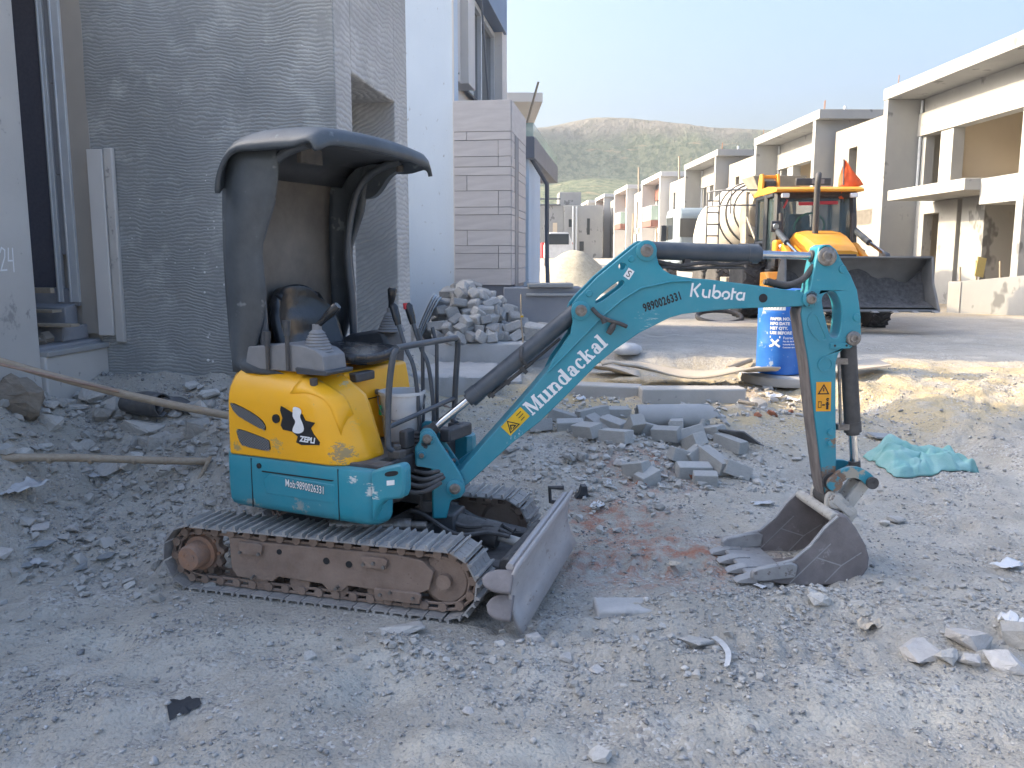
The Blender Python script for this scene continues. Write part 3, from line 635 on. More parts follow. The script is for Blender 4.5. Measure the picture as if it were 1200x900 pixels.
    def inset(p, d):
        n = len(p); out = []
        for i in range(n):
            a, b, c = Vector(p[i-1]), Vector(p[i]), Vector(p[(i+1) % n]); d1 = (b-a).normalized(); d2 = (c-b).normalized()
            nn = Vector((-d1.y, d1.x)) + Vector((-d2.y, d2.x))
            if nn.length < 1e-6: nn = Vector((-d1.y, d1.x))
            nn.normalize(); k = min(1.8, 1/max(.3, nn.dot(Vector((-d1.y, d1.x)))))
            q = b + nn*d*k; out.append((q.x, q.y))
        return out
    def arc(cx, cy, r, a, b, n=5): return [(cx + r*math.cos(R(a+(b-a)*k/(n-1))), cy + r*math.sin(R(a+(b-a)*k/(n-1)))) for k in range(n)]
    def ccw(p): return p if sum(p[i-1][0]*p[i][1]-p[i][0]*p[i-1][1] for i in range(len(p))) > 0 else p[::-1]
    T = tail(.655)[::-1]     # from +y over the rear to -y
    plan = T + [(-.25, -.502), (0, -.502), (.2, -.502)] + arc(.335, -.402, .10, -90, 0) + [(.435, -.385), (.415, -.36), (.27, -.34), (.27, .34), (.415, .36), (.435, .385)] + arc(.335, .402, .10, 0, 90) + [(0, .502), (-.25, .502)]
    plan = ccw(plan)
    rings = [[(x, y, z) for x, y in inset(plan, d)] for z, d in ((.400, .07), (.408, .035), (.425, .012), (.45, .002), (.50, 0), (.60, 0), (.648, 0), (.662, .004), (.668, .02))]
    sk = MB().loft(rings); skirt = P(sk, 'lower_skirt', 'teal', FB, smooth=35)
    # raised bands and seams of the skirt
    gr = MB(); gr.prism([(-.22, .60), (.19, .60), (.20, .606), (-.22, .606)], -.505, -.500)
    S(gr, 'seam', 'print_black', skirt)
    gr = MB()
    for xx, in ((-.285,), (.222,)): gr.box((xx-.002, -.5035, .42), (xx+.002, -.500, .66))
    S(gr, 'seam', 'print_black', skirt)
    pl = MB(); pl.prism([(-.20, .50), (.20, .50), (.20, .585), (-.17, .595), (-.21, .565)], -.506, -.499); S(pl, 'raised_panel', 'teal', skirt, bevel=.004)
    bt = MB()
    for (bx, bz) in ((-.235, .628),): bt.cyl((bx, -.498, bz), (bx, -.508, bz), .013, 14)
    S(bt, 'cap', 'print_black', skirt)
    fb = MB(); pr = [(.40, .43), (.425, .50), (.47, .545), (.56, .565), (.575, .60), (.575, .70), (.555, .72), (.44, .685), (.40, .668)]
    fb.prism(pr, -.502, -.44); fc = P(fb, 'corner_bracket', 'teal', FB, bevel=.012)
    sl = MB(); sl.prism(smoothpoly([(.475, .652), (.545, .667), (.545, .69), (.475, .675)], 2), -.5035, -.498); S(sl, 'slot', 'print_black', fc)
    sl = MB(); sl.prism([(.485, .615), (.525, .623), (.525, .645), (.485, .637)], -.504, -.498); S(sl, 'label_plate', 'print_white', fc)
    # telephone line on the skirt: white digits with a dark edge
    for txt, x0, sz, mm, y, off in (('Mob:9890026331', -.079, .052, 'print_black', -.5075, .0028), ('Mob:9890026331', -.079, .052, 'print_white', -.5082, .0006)):
        vs, fs = text_mb(txt, sz, off); vs = [(v[0]*.62, v[1], v[2]) for v in vs]
        t = MB(); t.add(place2d(vs, (x0, y, .548), (1, 0, -.055), (.05, 0, 1)), fs); S(t, 'lettering', mm, skirt)
    # engine cover (yellow) - L-shaped in plan, sloping nose on the near side
    def cover_plan(zn):
        fx = .302 if zn < .70 else .302 - (zn-.70)*.33
        if zn > .96: fx -= (zn-.96)*1.05
        p = [(-.10, -.21)] + [(-.10, .5), (-.28, .5)] + tail(.645)[::-1][1:-1] + [(-.415, -.498), (-.25, -.499), (fx-.26, -.499)] + arc(fx-.15, -.349, .15, -90, 0, 7) + [(fx, -.27)] + arc(fx-.06, -.27, .06, 0, 90, 4)
        return ccw(p)
    def inset_w(p, d):
        q = inset(p, d); out = []
        for a, b in zip(p, q):
            w = 1.0 if a[1] < -.33 and a[0] > -.38 else (.55 if (a[0] < -.36) else .08)
            out.append((a[0] + (b[0]-a[0])*w, a[1] + (b[1]-a[1])*w))
        return out
    rings = [[(x, y, z) for x, y in inset_w(cover_plan(z), d)] for z, d in ((.668, .010), (.675, .002), (.70, 0), (.76, 0), (.84, .002), (.92, .006), (.965, .014), (1.0, .036), (1.035, .070), (1.062, .110), (1.078, .142), (1.084, .165))]
    cov = MB().loft(rings); cover = P(cov, 'engine_cover', 'yellow', FB, smooth=35)
    rd = MB(); q = [(-.09, .985), (.20, .885), (.225, .915), (.03, 1.005), (-.08, 1.01)]
    # raised lid on the shoulder
    rows = []
    lid = MB(); lid.add([(-.12, -.462, 1.052), (.075, -.43, 1.052), (.218, -.40, .955), (.218, -.345, .965), (.08, -.30, 1.078), (-.10, -.30, 1.085), (-.12, -.492, 1.018), (.06, -.494, .985), (.212, -.425, .915), (.225, -.35, .935)],
                        [(0, 1, 4, 5), (1, 2, 3, 4), (0, 6, 7, 1), (1, 7, 8, 2), (2, 8, 9, 3)])
    lid = MB(); A_, B_, C_, D_ = Vector((-.055, -.478)), Vector((.215, -.462)), Vector((.232, -.385)), Vector((-.015, -.375)); lid.grid([[(*(A_*(1-u)*(1-v) + B_*u*(1-v) + C_*u*v + D_*(1-u)*v), 1.3) for u in [k/10 for k in range(11)]] for v in [k/6 for k in range(7)]])
    lo_ = S(lid, 'filler_lid', 'yellow', cover, smooth=40); md = lo_.modifiers.new('wrap', 'SHRINKWRAP'); md.target = cover; md.wrap_method = 'PROJECT'; md.use_project_z = True; md.use_negative_direction = True; md.use_positive_direction = False; md.offset = .008
    md = lo_.modifiers.new('solid', 'SOLIDIFY'); md.thickness = .016; md.offset = -1
    cp = MB(); cp.cyl((.04, -.42, 1.0), (.04, -.424, 1.052), .018, 16); S(cp, 'lock', 'dark_metal', cover, smooth=30)
    cp = MB(); cp.cyl((-.125, -.495, .863), (-.125, -.503, .863), .021, 18); S(cp, 'cap', 'print_black', cover)
    for pr in ([(-.405, .925), (-.30, .893), (-.215, .855), (-.188, .825), (-.190, .797), (-.35, .855), (-.385, .885)], [(-.372, .797), (-.30, .787), (-.175, .760), (-.166, .745), (-.164, .702), (-.335, .714), (-.355, .74)]):
        # vents: dark recess with a real mesh of bars, following the rounded tail
        def yy(x): return -math.sqrt(max(0, .645**2 - x*x)) if x < -.415 else -.499
        v = MB(); v.prism(smoothpoly(pr, 1), -.5025, -.495); S(v, 'vent', 'print_black', cover)
        bars = MB(); xs = [p[0] for p in pr]; zs = [p[1] for p in pr]
        poly = [Vector((p[0], p[1])) for p in pr]
        def inside(x, z):
            c = False
            for i in range(len(poly)):
                a, b = poly[i-1], poly[i]
                if (a.y > z) != (b.y > z) and x < (b.x-a.x)*(z-a.y)/(b.y-a.y) + a.x: c = not c
            return c
        st = .013
        for k in range(60):
            for sgn in (1, -1):
                seg = []
                for q in range(80):
                    x = min(xs) + q*.004; z = (min(zs) - .2 + k*st) if sgn > 0 else (max(zs) + .2 - k*st); z += sgn*(x - min(xs))*.8
                    if inside(x, z): seg.append((x, z))
                if len(seg) > 2:
                    (x0, z0), (x1, z1) = seg[0], seg[-1]
                    bars.add([(x0, -.5035, z0-.0022), (x1, -.5035, z1-.0022), (x1, -.5035, z1+.0022), (x0, -.5035, z0+.0022)], [(0, 1, 2, 3)])
        S(bars, 'grille', 'grey_plastic', cover)
    stk = MB(); pr = [(-.097, .905), (-.092, .925), (-.03, .900), (-.01, .905), (.03, .895), (.045, .868), (.10, .862), (.075, .835), (.09, .81), (.125, .775), (.122, .762), (.02, .752), (-.01, .762), (.0, .79), (-.03, .81), (-.085, .815), (-.097, .835), (-.085, .87)]
    stk.prism(pr, -.5018, -.497); st_o = S(stk, 'sticker', 'print_black', cover)
    wp = MB(); wp.prism(smoothpoly([(-.02, .93), (.02, .925), (.03, .905), (.015, .885), (.035, .85), (.04, .82), (.01, .803), (-.03, .808), (-.025, .83), (-.005, .86), (-.025, .88), (-.022, .905)], 2), -.5028, -.5015); S(wp, 'sticker_patch', 'print_white', cover)
    vs, fs = text_mb('ZEPLI', .036, .0016, .2); t = MB(); t.add(place2d(vs, (.012, -.5032, .770), (1, 0, -.03), (0, 0, 1)), fs); S(t, 'lettering', 'print_white', cover)
    # scuffed bare corner
    # deck, seat base
    dk = MB(); dk.box((-.12, -.455, .660), (.345, .47, .684)); dk.box((.345, -.455, .660), (.43, -.36, .684)); P(dk, 'floor_plate', 'dark_metal', FB, bevel=.004)
    pl = MB(); pl.box((.30, -.34, .56), (.35, .44, .656)); pl.box((.30, -.12, .684), (.345, -.04, .775)); pl.box((.40, .10, .684), (.46, .34, .75)); P(pl, 'floor_frame', 'black_plastic', FB, bevel=.01)
    sb = MB(); sb.prism([(-.12, .684), (.085, .684), (.085, .80), (.06, .98), (.045, 1.05), (-.12, 1.06)], -.205, .36); sbo = P(sb, 'seat_base', 'yellow', FB, bevel=.014)
    sm = MB(); sm.box((.070, -.20, .90), (.0745, .36, .904)); S(sm, 'seam', 'print_black', sbo)
    bx = MB(); bx.box((.03, -.16, 1.0), (.09, .0, 1.045)); S(bx, 'seat_latch', 'black_plastic', sbo, bevel=.008)
    cl = MB(); cl.cyl((.073, .03, .93), (.085, .03, .93), .014, 12); S(cl, 'key_lock', 'pin', sbo)
    # seat
    st = MB()
    def cush(c, sx, sy, sz): pass
    n = 14; rows = []
    for i in range(n):
        u = i/(n-1); z = 1.10 + .36*u; row = []
        for j in range(n):
            v = -1 + 2*j/(n-1)
            hw = .245*(1 - .32*max(0, u-.5)**2/.25)
            x = -.335 - .10*u + .045*abs(v)**2.5 - .022*math.cos(v*1.4)*(1 if .2 < u < .85 else .4) + .006*math.sin(u*16)*(abs(v) < .5)*(.25 < u < .7)
            row.append((x, .02 + v*hw, z - .055*(abs(v)**3)*(u**2)))
        rows.append(row)
    st.grid(rows); seat = st.build('seat_backrest', 'vinyl', root, FB, smooth=70, solid=.05, sub=1)
    st = MB(); rows = []
    for i in range(12):
        u = i/11; row = []
        for j in range(12):
            v = -1 + 2*j/11; row.append((-.34 + .42*u, .02 + v*.225*(1 - .25*max(0, u-.6)), 1.105 + .035*math.cos(v*1.5)*math.sin(math.pi*min(1, u*.8+.2)) + .025*abs(v)**2 - .05*max(0, u-.8)))
        rows.append(row)
    st.grid(rows); st.build('seat_cushion', 'vinyl', root, FB, smooth=70, solid=.05, sub=1)
    # consoles, levers
    co = MB(); co.prism([(-.43, 1.075), (.0, 1.075), (.095, 1.082), (.085, 1.155), (.045, 1.182), (-.03, 1.20), (-.15, 1.205), (-.20, 1.195), (-.37, 1.182), (-.40, 1.165)], -.41, -.24)
    con = P(co, 'side_console', 'grey_plastic', FB, bevel=.02)
    cb = MB(); cb.prism([(-.06, 1.068), (.12, 1.068), (.125, 1.088), (-.07, 1.098)], -.425, -.225); S(cb, 'console_foot', 'black_plastic', con, bevel=.008)
    def joystick(x, y, z, fr, lean, parent_name='joystick'):
        j = MB(); k = 7
        pr = []
        for i in range(k):
            r0 = .074 - .045*i/k; pr += [(r0, .014*i), (r0 + .004, .014*i + .005), (r0 - .004, .014*i + .012)]
        pr = [(0, 0)] + pr + [(.022, .105), (.022, .13), (0, .13)]
        j.lathe(pr, 20, (x, y, z)); jo = P(j, 'joystick', 'grey_plastic', fr, smooth=30)
        h = MB(); a = Vector((x, y, z + .12)); h.tube([a, a + Vector(lean)*.35, a + Vector(lean)*.55, a + Vector(lean)*.9, a + Vector(lean)], [.014, .016, .021, .026, .018], 12)
        S(h, 'grip', 'vinyl', jo, smooth=50); return jo
    joystick(-.005, -.33, 1.165, FB, (.11, .02, .10))
    for (lx, lz) in ((-.225, 1.26), (-.105, 1.315)):
        l = MB(); l.tube([(lx, -.425, 1.08), (lx, -.425, lz-.04)], .010, 8); lo = P(l, 'control_lever', 'dark_metal', FB, smooth=40)
        k = MB(); k.tube([(lx, -.425, lz-.07), (lx, -.425, lz-.03), (lx, -.425, lz)], [.014, .017, .020], 10); S(k, 'knob', 'black_plastic', lo, smooth=40)
    fcn = MB(); fcn.prism([(-.36, 1.06), (-.07, .98), (-.03, 1.0), (-.02, 1.12), (-.06, 1.20), (-.13, 1.215), (-.28, 1.19), (-.36, 1.15)], .30, .46); P(fcn, 'side_console', 'black_plastic', FB, bevel=.03, seg=3)
    joystick(-.055, .37, 1.205, FB, (.02, -.01, .12))
    # travel levers with bellows, near the centre line
    for i, (yy, dx, red) in enumerate(((.05, 0, 0), (.14, .03, 1))):
        l = MB(); l.tube(spline([(.30 + dx*.3, yy, .69), (.315 + dx, yy, .80), (.29 + dx, yy, 1.05), (.235 + dx, yy + .01, 1.16), (.16 + dx, yy + .02, 1.36)], 6), .011, 8); lo = P(l, 'travel_lever', 'cyl_black', FB, smooth=40)
        g = MB(); g.tube([(.19 + dx, yy + .016, 1.27), (.178 + dx, yy + .018, 1.31), (.162 + dx, yy + .02, 1.36), (.157 + dx, yy + .021, 1.375)], [.016, .021, .022, .012], 12); S(g, 'grip', 'vinyl', lo, smooth=50)
        if red: q = MB(); q.tube([(.155 + dx, yy + .006, 1.345), (.150 + dx, yy + .008, 1.375)], .012, 8); S(q, 'button', 'red_plastic', lo, smooth=50)
        b = MB(); b.lathe([(.0, 0), (.045, 0), (.05, .012), (.036, .02), (.042, .03), (.028, .038), (.03, .05), (.014, .06), (0, .06)], 14, (.30 + dx*.3, yy, .685)); S(b, 'bellows', 'tyre', lo, smooth=30)
        q = MB(); q.tube([(.28 + dx, yy + .09, .70), (.285 + dx, yy + .09, 1.16), (.26 + dx, yy + .09, 1.25)], .010, 8); P(q, 'control_lever', 'cyl_black', FB, smooth=40)
    # front guard rail
    g = MB(); X = .37
    g.tube(spline([(X+.03, -.27, .715), (X-.005, -.298, .73), (X-.01, -.30, .80), (X, -.30, 1.0), (X+.025, -.30, 1.15), (X+.035, -.278, 1.19), (X+.035, -.24, 1.197), (X+.035, .22, 1.197), (X+.035, .275, 1.190), (X+.030, .30, 1.155), (X+.01, .31, .98), (X, .31, .82), (X+.005, .285, .765), (X+.04, .26, .75)], 5), .0155, 10)
    rail = P(g, 'guard_rail', 'cyl_black', FB, smooth=50)
    g = MB(); g.tube([(X-.005, -.30, .83), (X+.0, .31, .875)], .012, 9); S(g, 'cross_bar', 'cyl_black', rail, smooth=50)
    g = MB(); g.obox((X+.02, -.275, .70), (.07, .05, .04)); g.obox((X+.03, .27, .715), (.07, .05, .08)); g.cyl((X+.02, -.275, .68), (X+.02, -.275, .745), .02, 12)
    S(g, 'rail_foot', 'dark_metal', rail, bevel=.006)
    # swing post (dark castings) and hoses
    sw = MB()
    sw.lathe([(0, 0), (.085, 0), (.085, .05), (.06, .055), (.06, .13), (.10, .135), (.10, .175), (.06, .18), (.06, .25), (.09, .255), (.09, .29), (0, .29)], 24, (.385, .035, .36))
    sw.box((.26, -.06, .38), (.38, .14, .44)); sw.box((.26, -.06, .60), (.38, .14, .66)); sw.box((.22, -.30, .42), (.29, .33, .60))
    P(sw, 'swing_post', 'dark_metal', FB, smooth=30)
    c = MB(); c.cyl((.06, -.36, .335), (.40, -.18, .33), .034, 14); c.cyl((.40, -.18, .33), (.47, -.15, .33), .02, 12); P(c, 'swing_cylinder', 'pin', FB, smooth=40)
    h = MB()
    for k in range(5):
        y = -.10 + .035*k; h.tube(spline([(.34, y - .06, .50 + .022*k), (.42, y - .07, .49 + .024*k), (.47, y - .03, .50 + .024*k), (.49, y + .05, .52 + .02*k)], 6), .012, 8)
    P(h, 'hose', 'tyre', FB, smooth=50)
    # ---- canopy
    yc = .49
    topl = [(-.445, 1.935), (-.442, 1.985), (-.425, 2.045), (-.385, 2.105), (-.32, 2.148), (-.22, 2.166), (-.08, 2.172), (.05, 2.168), (.12, 2.160), (.150, 2.138), (.156, 2.092)]
    cr = MB(); rows = []
    for (x, z) in topl:
        row = []
        for j in range(17):
            v = -1 + 2*j/16; av = abs(v); crown = .022*(1 - v*v)*min(1, (z-1.93)/.2)
            drop = .085*max(0, (av-.86)/.14)**2.0*(1 if x > -.3 else .6)*(1 if x < .1 else .55)
            inx = .015*max(0, (av-.86)/.14)**2
            xx = x + .035*(1-v*v)*(1 if x > .08 else 0) - .085*(1 - v*v)*(1 if x < -.38 else (.5 if x < -.3 else 0))
            row.append((xx + (inx if x < 0 else -inx*1.2), v*yc, z + crown - drop - (.028*(v+1)/2 if x > -.2 else 0)))
        rows.append(row)
    cr.grid(rows); roof = cr.build('canopy_roof', 'canopy', root, FB, smooth=60, solid=.022, sub=1)
    fl = MB(); rows = []                                   # inner lining, dark
    for (x, z) in topl[2:-2]:
        rows.append([(x + .03, v*.42, z - .055) for v in (-1, -.5, 0, .5, 1)])
    fl.grid(rows); S(fl, 'roof_lining', 'black_plastic', roof, smooth=60, solid=.012)
    lp = MB(); lp.obox((-.10, -.22, 2.085), (.03, .16, .09)); S(lp, 'roof_lamp', 'dark_metal', roof, bevel=.006)
    for yb in (-.25, .3):
        pass
    # back panel: U-shaped shroud behind the seat
    def wing_x(z):      # front edge of the side wings, wavy
        pts = [(1.06, -.36), (1.15, -.335), (1.30, -.275), (1.43, -.252), (1.55, -.262), (1.65, -.268), (1.75, -.225), (1.85, -.18), (1.97, -.155), (2.10, -.15)]
        for (z0, x0), (z1, x1) in zip(pts, pts[1:]):
            if z0 <= z <= z1: return x0 + (x1-x0)*(z-z0)/(z1-z0)
        return pts[-1][1]
    def rear_x(z): return -.455 - .025*math.sin((z-1.06)*3.0) + .01*(z > 2)
    bpn = MB(); rows = []
    for i in range(23):
        z = 1.06 + (2.10-1.06)*i/22; row = []
        for j in range(17):
            v = -1 + 2*j/16
            row.append((rear_x(z) - .035*(1 - v*v) + .012*math.sin(z*9)*(1-abs(v)), v*.395, z))
        rows.append(row)
    bpn.grid(rows); P(bpn, 'back_panel', 'panel_brown', FB, smooth=60, solid=.014)
    for sgn in (-1, 1):
        wg = MB(); rows = []
        for i in range(23):
            z = 1.055 + (2.09-1.055)*i/22; x0 = rear_x(z) - .005; x1 = wing_x(z) - (.05 if sgn > 0 else 0); row = []
            for j in range(8):
                t = j/7; bulge = .030*math.sin(math.pi*min(1, t*1.15)) - .012*t
                row.append((x0 + (x1-x0)*t, sgn*(.40 + bulge), z))
            rows.append(row)
        wg.grid(rows); w_ = wg.build('side_wing', 'canopy', root, FB, smooth=60, solid=.016)
        po = MB(); s = sgn
        po.tube(spline([(-.30, s*.36, 1.08), (-.30, s*.36, 1.35), (-.325, s*.36, 1.62), (-.30, s*.365, 1.82), (-.24, s*.37, 1.98), (-.13, s*.375, 2.07), (.02, s*.38, 2.11)], 6), .021, 10)
        P(po, 'canopy_post', 'cyl_black', FB, smooth=50)
    gs = MB(); gs.prism(smoothpoly([(-.36, 1.93), (-.20, 1.915), (-.13, 1.95), (-.07, 2.03), (-.01, 2.06), (.02, 2.10), (-.30, 2.10)], 2), .385, .425); P(gs, 'roof_gusset', 'canopy', FB, bevel=.01)
    kn = MB(); kn.lathe([(0, 0), (.02, 0), (.02, .03), (.012, .045), (0, .045)], 12, (.0, .40, 2.055)); P(kn, 'knob', 'dark_metal', FB, smooth=40)

    # ---- swing bracket and boom (frame A)
    br = MB(); pr = [(-.150, .60), (-.150, .69), (-.128, .72), (-.125, .765), (-.108, .783), (-.075, .783), (-.055, .765), (-.027, .712), (.06, .575), (.085, .52), (.095, .47), (.07, .435), (.02, .42), (-.0, .33), (-.07, .33), (-.072, .585)]
    for y0, y1 in ((-.112, -.082), (.082, .112)): br.prism(pr, y0, y1)
    br.prism([(-.07, .33), (0, .33), (0, .46), (-.03, .60), (-.07, .60)], -.082, .082)
    brk = P(br, 'boom_bracket', 'teal', FA, bevel=.008)
    fl = MB(); fl.add([(-.03, -.12, .715), (-.03, .12, .715), (.06, .12, .575), (.06, -.12, .575), (.09, -.12, .55), (.09, .12, .55)], [(0, 1, 2, 3), (3, 2, 5, 4)])
    fl2 = MB(); fl2.prism([(.06, .50), (.20, .625), (.195, .66), (.175, .655), (.06, .575)], .09, .11)
    S(fl2, 'bracket_flange', 'teal', brk, bevel=.004)
    def boss(mb_ring, mb_pin, x, z, y, r, e=-1):
        mb_ring.lathe([(0, 0), (r, 0), (r, e*.012), (r*.8, e*.016), (0, e*.016)] , 24, (x, y, z), 'y')
        mb_pin.lathe([(0, 0), (r*.62, 0), (r*.62, e*.024), (r*.5, e*.027), (r*.34, e*.027), (r*.34, e*.020), (r*.2, e*.020), (0, e*.020)], 20, (x, y, z), 'y')
    def bosses(lst, par, colr='teal'):
        a, b = MB(), MB()
        for (x, z, y, r) in lst: boss(a, b, x, z, y, r); boss(a, b, x, z, -y, r, 1)
        S(a, 'pin_boss', colr, par, smooth=35); S(b, 'pin', 'pin', par, smooth=35)
    bosses([(-.090, .738, -.112, .036), (-.118, .655, -.112, .020), (.042, .486, -.112, .043)], brk)
    # boom: box section with side plates
    low = [(.042-.035, .50), (.06, .452), (.118, .502), (.33, .698), (.463, .800), (.61, .945), (.746, 1.084), (.84, 1.161), (.955, 1.240), (1.102, 1.312), (1.165, 1.330), (1.322, 1.347), (1.421, 1.355), (1.592, 1.360), (1.774, 1.366)]
    top = [(1.803, 1.402), (1.761, 1.437), (1.566, 1.465), (1.373, 1.489), (1.30, 1.498), (1.202, 1.505), (1.10, 1.503), (.95, 1.470), (.86, 1.415), (.774, 1.345), (.60, 1.165), (.525, 1.085), (.34, .868), (.157, .662), (.075, .565), (.02, .535)]
    bm_ = MB(); bm_.prism(low + top, -.066, .066); boom = bm_.build('boom', 'teal', root, FA, bevel=.006)
    # flanges (thin lips) along the lower and upper edge
    plate = [(.500, 1.055), (.525, 1.112), (.612, 1.238), (.622, 1.300), (.615, 1.345), (.620, 1.382), (.645, 1.415), (.74, 1.512), (.84, 1.595), (.930, 1.668), (.955, 1.683), (.985, 1.685), (1.010, 1.670), (1.026, 1.640), (1.028, 1.612), (1.040, 1.572), (1.064, 1.546), (1.096, 1.526), (1.15, 1.514), (1.202, 1.506), (1.202, 1.494), (1.10, 1.490), (.955, 1.460), (.865, 1.405), (.78, 1.335), (.61, 1.160)]
    slot = smoothpoly([(.727, 1.383), (.737, 1.408), (.80, 1.462), (.85, 1.496), (.872, 1.492), (.868, 1.470), (.80, 1.420), (.76, 1.392)], 1)
    hole = circ(.860, 1.563, .018, 12)
    for e in (-1, 1):
        pm = MB(); pm.prism(plate, *((-.0745, -.054) if e < 0 else (.054, .0745)), holes=[slot, hole]); S(pm, 'lug_plate', 'teal', boom, bevel=.004)
    lipm = MB()
    edge_t = [(.50, 1.052), (.61, 1.163), (.78, 1.338), (.865, 1.408), (.955, 1.463), (1.10, 1.493), (1.202, 1.497)]
    lipm.tube([(x, -.0745, z-.004) for x, z in edge_t], .005, 6); S(lipm, 'weld_bead', 'teal', boom, smooth=60)
    bosses([(.042, .486, -.068, .044)], boom); bosses([(.659, 1.351, -.0745, .046), (.975, 1.638, -.0745, .050), (1.803, 1.402, -.068, .040)], boom)
    sp_ = MB(); sp_.cyl((1.567, -.0665, 1.407), (1.567, -.0675, 1.407), .022, 16)
    for (x, z) in ((.905, 1.600), (.693, 1.420)): pass
    S(sp_, 'plug', 'print_black', boom)
    sp_ = MB()
    for (x, z) in ((.905, 1.598), (.700, 1.432)): sp_.lathe([(0, 0), (.017, 0), (.014, -.006), (0, -.006)], 14, (x, -.0745, z), 'y')
    S(sp_, 'weld_cap', 'teal', boom, smooth=40)
    hc = MB(); hc.tube(spline([(.715, -.078, 1.362), (.75, -.095, 1.325), (.80, -.098, 1.302), (.85, -.094, 1.287), (.885, -.085, 1.272)], 6), .010, 8); hc.tube([(.825, -.09, 1.293), (.81, -.095, 1.265), (.795, -.09, 1.238)], [.012, .017, .014], 8); hc.tube([(.765, -.095, 1.315), (.775, -.10, 1.29)], .013, 8)
    S(hc, 'hose_clamp', 'dark_metal', boom, smooth=40)
    # decals and lettering on the boom
    def decal(pts, m, par, y): d = MB(); d.prism(pts, y, y + .0012); return S(d, 'decal', m, par)
    dx = Vector((.70, .715)).normalized(); dn = Vector((-dx.y, dx.x))
    o = Vector((.318, .733)); wd, hg = .138, .066
    q = [o, o + dx*wd, o + dx*wd + dn*hg, o + dn*hg]; decal([tuple(p) for p in q], 'sign_yellow', boom, -.0680)
    tri = MB(); c0 = o + dx*.042 + dn*.033
    vs, fs = [], []; ribbon(vs, fs, [(-.030, -.023), (.030, -.023), (0, .029)], .005, True); ribbon(vs, fs, [(-.016, -.014), (-.004, .004), (.006, -.004), (.014, -.016)], .006); ribbon(vs, fs, [(-.008, -.016), (.016, -.014)], .005)
    ribbon(vs, fs, [(.05, .016), (.082, .016)], .004); ribbon(vs, fs, [(.05, .0), (.082, .0)], .004); ribbon(vs, fs, [(.05, -.016), (.075, -.016)], .004)
    tri.add(place2d(vs, (c0.x, -.0690, c0.y), (dx.x, 0, dx.y), (dn.x, 0, dn.y)), fs); S(tri, 'warning_print', 'print_black', boom)
    # big slab-serif name
    def slab():
        vs, fs = [], []; T_, t_ = .27, .11; x = 0
        def bar(x0, y0, x1, y1):
            n = len(vs); z = .00012*((n//4) % 7); vs.extend([(x0, y0, z), (x1, y0, z), (x1, y1, z), (x0, y1, z)]); fs.append((n, n+1, n+2, n+3))
        def poly(pts): n = len(vs); z = .00012*((n//4) % 7); vs.extend([(*p, z) for p in pts]); fs.append(tuple(range(n, n+len(pts))))
        def stem(x0, h, sl=.09, sr=.09, topl=True, topr=False, bot=True):
            bar(x0, 0, x0+T_, h)
            if bot: bar(x0-sl, 0, x0+T_+sr, t_)
            if topl: bar(x0-sl, h-t_, x0+.02, h)
            if topr: bar(x0+T_-.02, h-t_, x0+T_+sr, h)
        def arch(x0, x1, h):     # shoulder from stem x0 to stem x1
            pts = []
            for k in range(9):
                a = R(180 - 180*k/8); pts.append(((x0+x1)/2 + (x1-x0)/2*math.cos(a), h-.30 + .30*math.sin(a)))
            inn = [((x0+x1)/2 + ((x1-x0)/2 - (.04 if k > 4 else .10) - .10)*math.cos(R(180-180*k/8)), h-.30 + .14*math.sin(R(180-180*k/8))) for k in range(9)]
            for k in range(8): poly([pts[k], pts[k+1], inn[k+1], inn[k]])
        def bowl(cx, cy, rx, ry, a0=0, a1=360, thin=.12, thick=.25, n=20):
            for k in range(n):
                qs = []
                for kk in (k, k+1):
                    a = R(a0 + (a1-a0)*kk/n); th = thin + (thick-thin)*abs(math.cos(a)); qs.append(((cx+rx*math.cos(a), cy+ry*math.sin(a)), (cx+(rx-th)*math.cos(a), cy+(ry-thin)*math.sin(a))))
                poly([qs[0][0], qs[1][0], qs[1][1], qs[0][1]])
        # M
        x = .1; bar(x, 0, x+.13, 1); bar(x-.09, 0, x+.24, t_); bar(x-.09, 1-t_, x+.2, 1); bar(x+.84, 0, x+.84+T_, 1); bar(x+.74, 0, x+.84+T_+.09, t_); bar(x+.9, 1-t_, x+.84+T_+.09, 1)
        poly([(x, 1), (x+.30, 1), (x+.62, .22), (x+.50, .0)]); poly([(x+.50, 0), (x+.60, .0), (x+.98, 1), (x+.86, 1)])
        x += 1.33
        h = .72
        # u
        stem(x, h, bot=False); bowl(x+.36, .26, .36, .28, 180, 330); stem(x+.52, h, sl=.06, bot=False); bar(x+.52, 0, x+.52+T_+.09, t_); x += 1.02
        stem(x, h); arch(x+.12, x+.80, h); bar(x+.53, 0, x+.53+T_, h-.28); bar(x+.45, 0, x+.53+T_+.09, t_); x += 1.02
        # d
        bowl(x+.32, .35, .36, .38); stem(x+.52, 1.0, sl=.08, bot=False); bar(x+.52, 0, x+.52+T_+.09, t_); x += 1.0
        # a
        def a_(x): bar(x+.38, 0, x+.38+T_, .5); bowl(x+.34, .44, .31, .29, 0, 165); bowl(x+.28, .22, .30, .24); bar(x+.38, 0, x+.38+T_+.09, t_)
        a_(x); x += .86
        bowl(x+.34, .36, .36, .38, 50, 315); bar(x+.44, .48, x+.64, .62); x += .78
        # k
        stem(x, 1.0); poly([(x+T_-.02, .30), (x+T_-.02, .42), (x+.52, .72), (x+.66, .72)]); poly([(x+.34, .46), (x+.48, .52), (x+.80, 0), (x+.50, 0)]); bar(x+.44, 0, x+.86, t_); bar(x+.42, h-t_, x+.76, h); x += .98
        a_(x); x += .88
        stem(x, 1.0)
        return vs, fs
    vs, fs = slab(); wtot = max(v[0] for v in vs)
